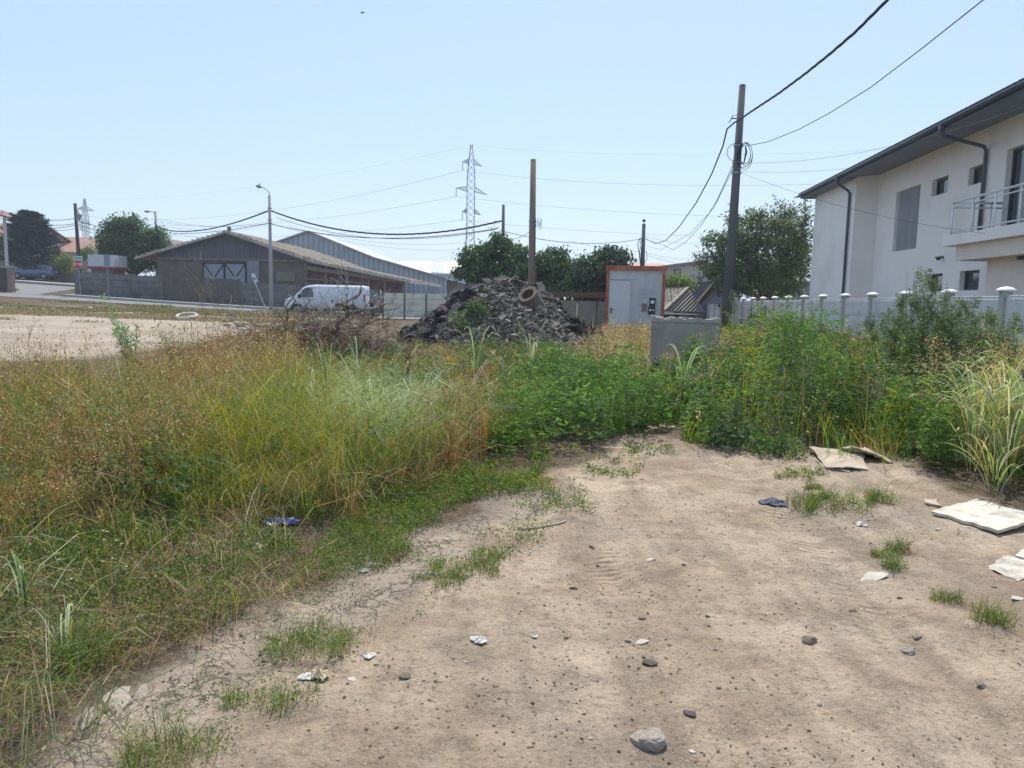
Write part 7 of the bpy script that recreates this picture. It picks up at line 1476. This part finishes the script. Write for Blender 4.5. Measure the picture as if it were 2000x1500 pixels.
def crumple(name, px, py, wpx, m, lab, cat, h=.5, seed=1, asp=1.0):
    q = hit(px, py); z_ = float(ground_z(q.x, q.y)); d = math.hypot(q.x, q.y, 1.5); s_ = wpx/FPX*d; r = random.Random(seed); b = MB(); n_ = 7; vs = []
    for j in range(n_+1):
        for i_ in range(n_+1):
            u_, v_ = i_/n_-.5, j/n_-.5; mx_ = max(abs(u_), abs(v_), 1e-6); kk_ = mx_/max(math.hypot(u_, v_), 1e-6)*(1+.16*math.sin(2*math.atan2(v_, u_)+seed)+.12*math.sin(3*math.atan2(v_, u_)+2*seed)+.08*math.sin(7*math.atan2(v_, u_)+seed)); u_ *= kk_; v_ *= kk_; e = 1-mx_*1.2
            vs.append((q.x+(u_+r.uniform(-.06, .06))*s_, q.y+(v_+r.uniform(-.06, .06))*s_*asp, z_+.004+max(0, e)*s_*h*r.uniform(.1, 1)))
    b.add(vs, [(j*(n_+1)+i_, j*(n_+1)+i_+1, (j+1)*(n_+1)+i_+1, (j+1)*(n_+1)+i_) for j in range(n_) for i_ in range(n_)]); o = b.build(name, m); md = o.modifiers.new('thick', 'SOLIDIFY'); md.thickness = .002; return tag(o, lab, cat)
blue = mat('blue_wrapper_foil', (.015, .06, .25), (.03, .12, .4), 30, .3, spec=.6, c3=(.55, .2, .1), s3=26); rag = mat('dark_rag', (.07, .08, .10), (.1, .11, .14), 8, .95); paper = mat('white_paper', (.60, .58, .53), (.50, .48, .43), 8, .8); shell = mat('tan_shell', (.60, .47, .32), (.68, .57, .43), 10, .7)
crumple('wrapper', 548, 1028, 54, blue, 'crumpled shiny blue and orange wrapper at the meadow edge', 'wrapper', .3, 1, .9); crumple('rag', 1512, 978, 46, rag, 'dark blue grey rag lying on the track', 'rag', .25, 2, 1.3)
crumple('paper_scrap', 935, 1254, 30, paper, 'crumpled white paper scrap in the middle of the earth', 'paper', .35, 3); crumple('paper_scrap', 710, 1113, 18, paper, 'white scrap at the edge of the ground cover', 'paper', .5, 4); crumple('paper_scrap', 1683, 1024, 20, paper, 'white scrap below the wide weedy tuft', 'paper', .4, 5); crumple('paper_scrap', 722, 1283, 20, paper, 'white scrap left of the crumpled paper', 'paper', .3, 6)
crumple('paper_scrap', 1832, 1030, 9, paper, 'tiny bright white scrap by the large board', 'paper', .5, 7); crumple('paper_scrap', 600, 1328, 26, paper, 'pale triangular scrap left of the tan shell', 'paper', .25, 8); crumple('broken_shell', 627, 1330, 30, shell, 'curved tan shell like piece with a dark shadow', 'shell', .8, 9); crumple('paper_scrap', 1044, 1242, 12, paper, 'tiny curled white scrap right of the crumpled paper', 'paper', .5, 10)
crumple('paper_scrap', 1668, 984, 12, paper, 'white scrap at the right end of the wide weedy tuft', 'paper', .5, 11)
# rubbish beyond the meadow
for (px, Y, s_, m_, lb, nm, ct) in ((470, 33, 1.1, paper, 'pile of white rubble bags on the far lot', 'rubble_bag', 'bag'), (448, 33.5, .6, paper, 'small white bag left of the bag pile on the far lot', 'rubble_bag', 'bag'), (175, 45, .5, paper, 'white scrap on the far verge', 'paper_scrap', 'paper')):
    q = gp(px, Y); crumple(nm, *[float(v) for v in project(np.array([q.x]), np.array([q.y]), np.array([q.z]))[0]], 0, 0, 0, 0, 0) if False else None
    b = MB(); me = rock_mesh(m_, int(px)); put(me, nm, (q.x, q.y, q.z+s_*.1), (0, 0, .2), (s_, s_*.8, s_*.55), lb, ct)
brk = mat('red_brick_bits', (.32, .13, .085), (.4, .2, .14), 9, .9, .4, 30)
for k in range(26):
    px, Y = rnd.choice([(rnd.uniform(-60, 70), rnd.uniform(9.6, 10.6)), (rnd.uniform(300, 430), rnd.uniform(13, 14.5)), (rnd.uniform(560, 700), rnd.uniform(14.2, 15)), (rnd.uniform(1165, 1215), rnd.uniform(24, 28))]); q = gp(px, Y); s_ = rnd.uniform(.12, .26)
    put(rock_mesh(brk, 300+k), 'brick_fragment', (q.x, q.y, q.z+s_*.25+(.25 if px > 300 else .1)*rnd.random()), (rnd.uniform(-.5, .5), rnd.uniform(-.5, .5), rnd.uniform(0, 3)), s_, 'red brick fragment lying in the weeds behind the meadow', 'brick fragment', 'red brick fragments')
for k in range(10):
    q = gp(rnd.uniform(10, 120), rnd.uniform(9.8, 10.4)); s_ = rnd.uniform(.06, .16); put(rock_mesh(stone_m[2], 400+k), 'plaster_lump', (q.x, q.y, q.z+.05+s_*.3), (0, 0, k), s_, 'pale plaster lump on the rubbish line at the left edge of the dirt lot', 'plaster lump', 'plaster lumps beside the dirt lot')
b = MB(); q0 = hit(1010, 1032); q1 = hit(1105, 1020); pts = [Vector((q0.lerp(q1, k/8).x, q0.lerp(q1, k/8).y-.05*math.sin(math.pi*k/8), float(ground_z(q0.lerp(q1, k/8).x, q0.lerp(q1, k/8).y-.05*math.sin(math.pi*k/8)))+.008)) for k in range(9)]; b.tube(pts, .006, 6); tag(b.build('fallen_twig', wood[0], smooth=True), 'thin curved twig lying on the earth above the track', 'twig')

# ================================================================== summer haze
bm = bmesh.new(); bmesh.ops.create_cube(bm, size=2); me = bpy.data.meshes.new('haze'); bm.to_mesh(me); bm.free()
hz_ = bpy.data.objects.new('haze', me); C.objects.link(hz_); hz_.scale = (1000, 900, 27); hz_.location = (0, 780, 22)
m_ = bpy.data.materials.new('haze_air'); m_.use_nodes = True; N = m_.node_tree.nodes; N.remove(N['Principled BSDF']); pv = N.new('ShaderNodeVolumePrincipled')
pv.inputs['Color'].default_value = (.80, .88, 1.0, 1); pv.inputs['Density'].default_value = HAZE; pv.inputs['Anisotropy'].default_value = .3
m_.node_tree.links.new(pv.outputs[0], N['Material Output'].inputs['Volume']); me.materials.append(m_); tag(hz_, 'thin pale summer haze over the whole plot', 'haze', None, 'stuff')
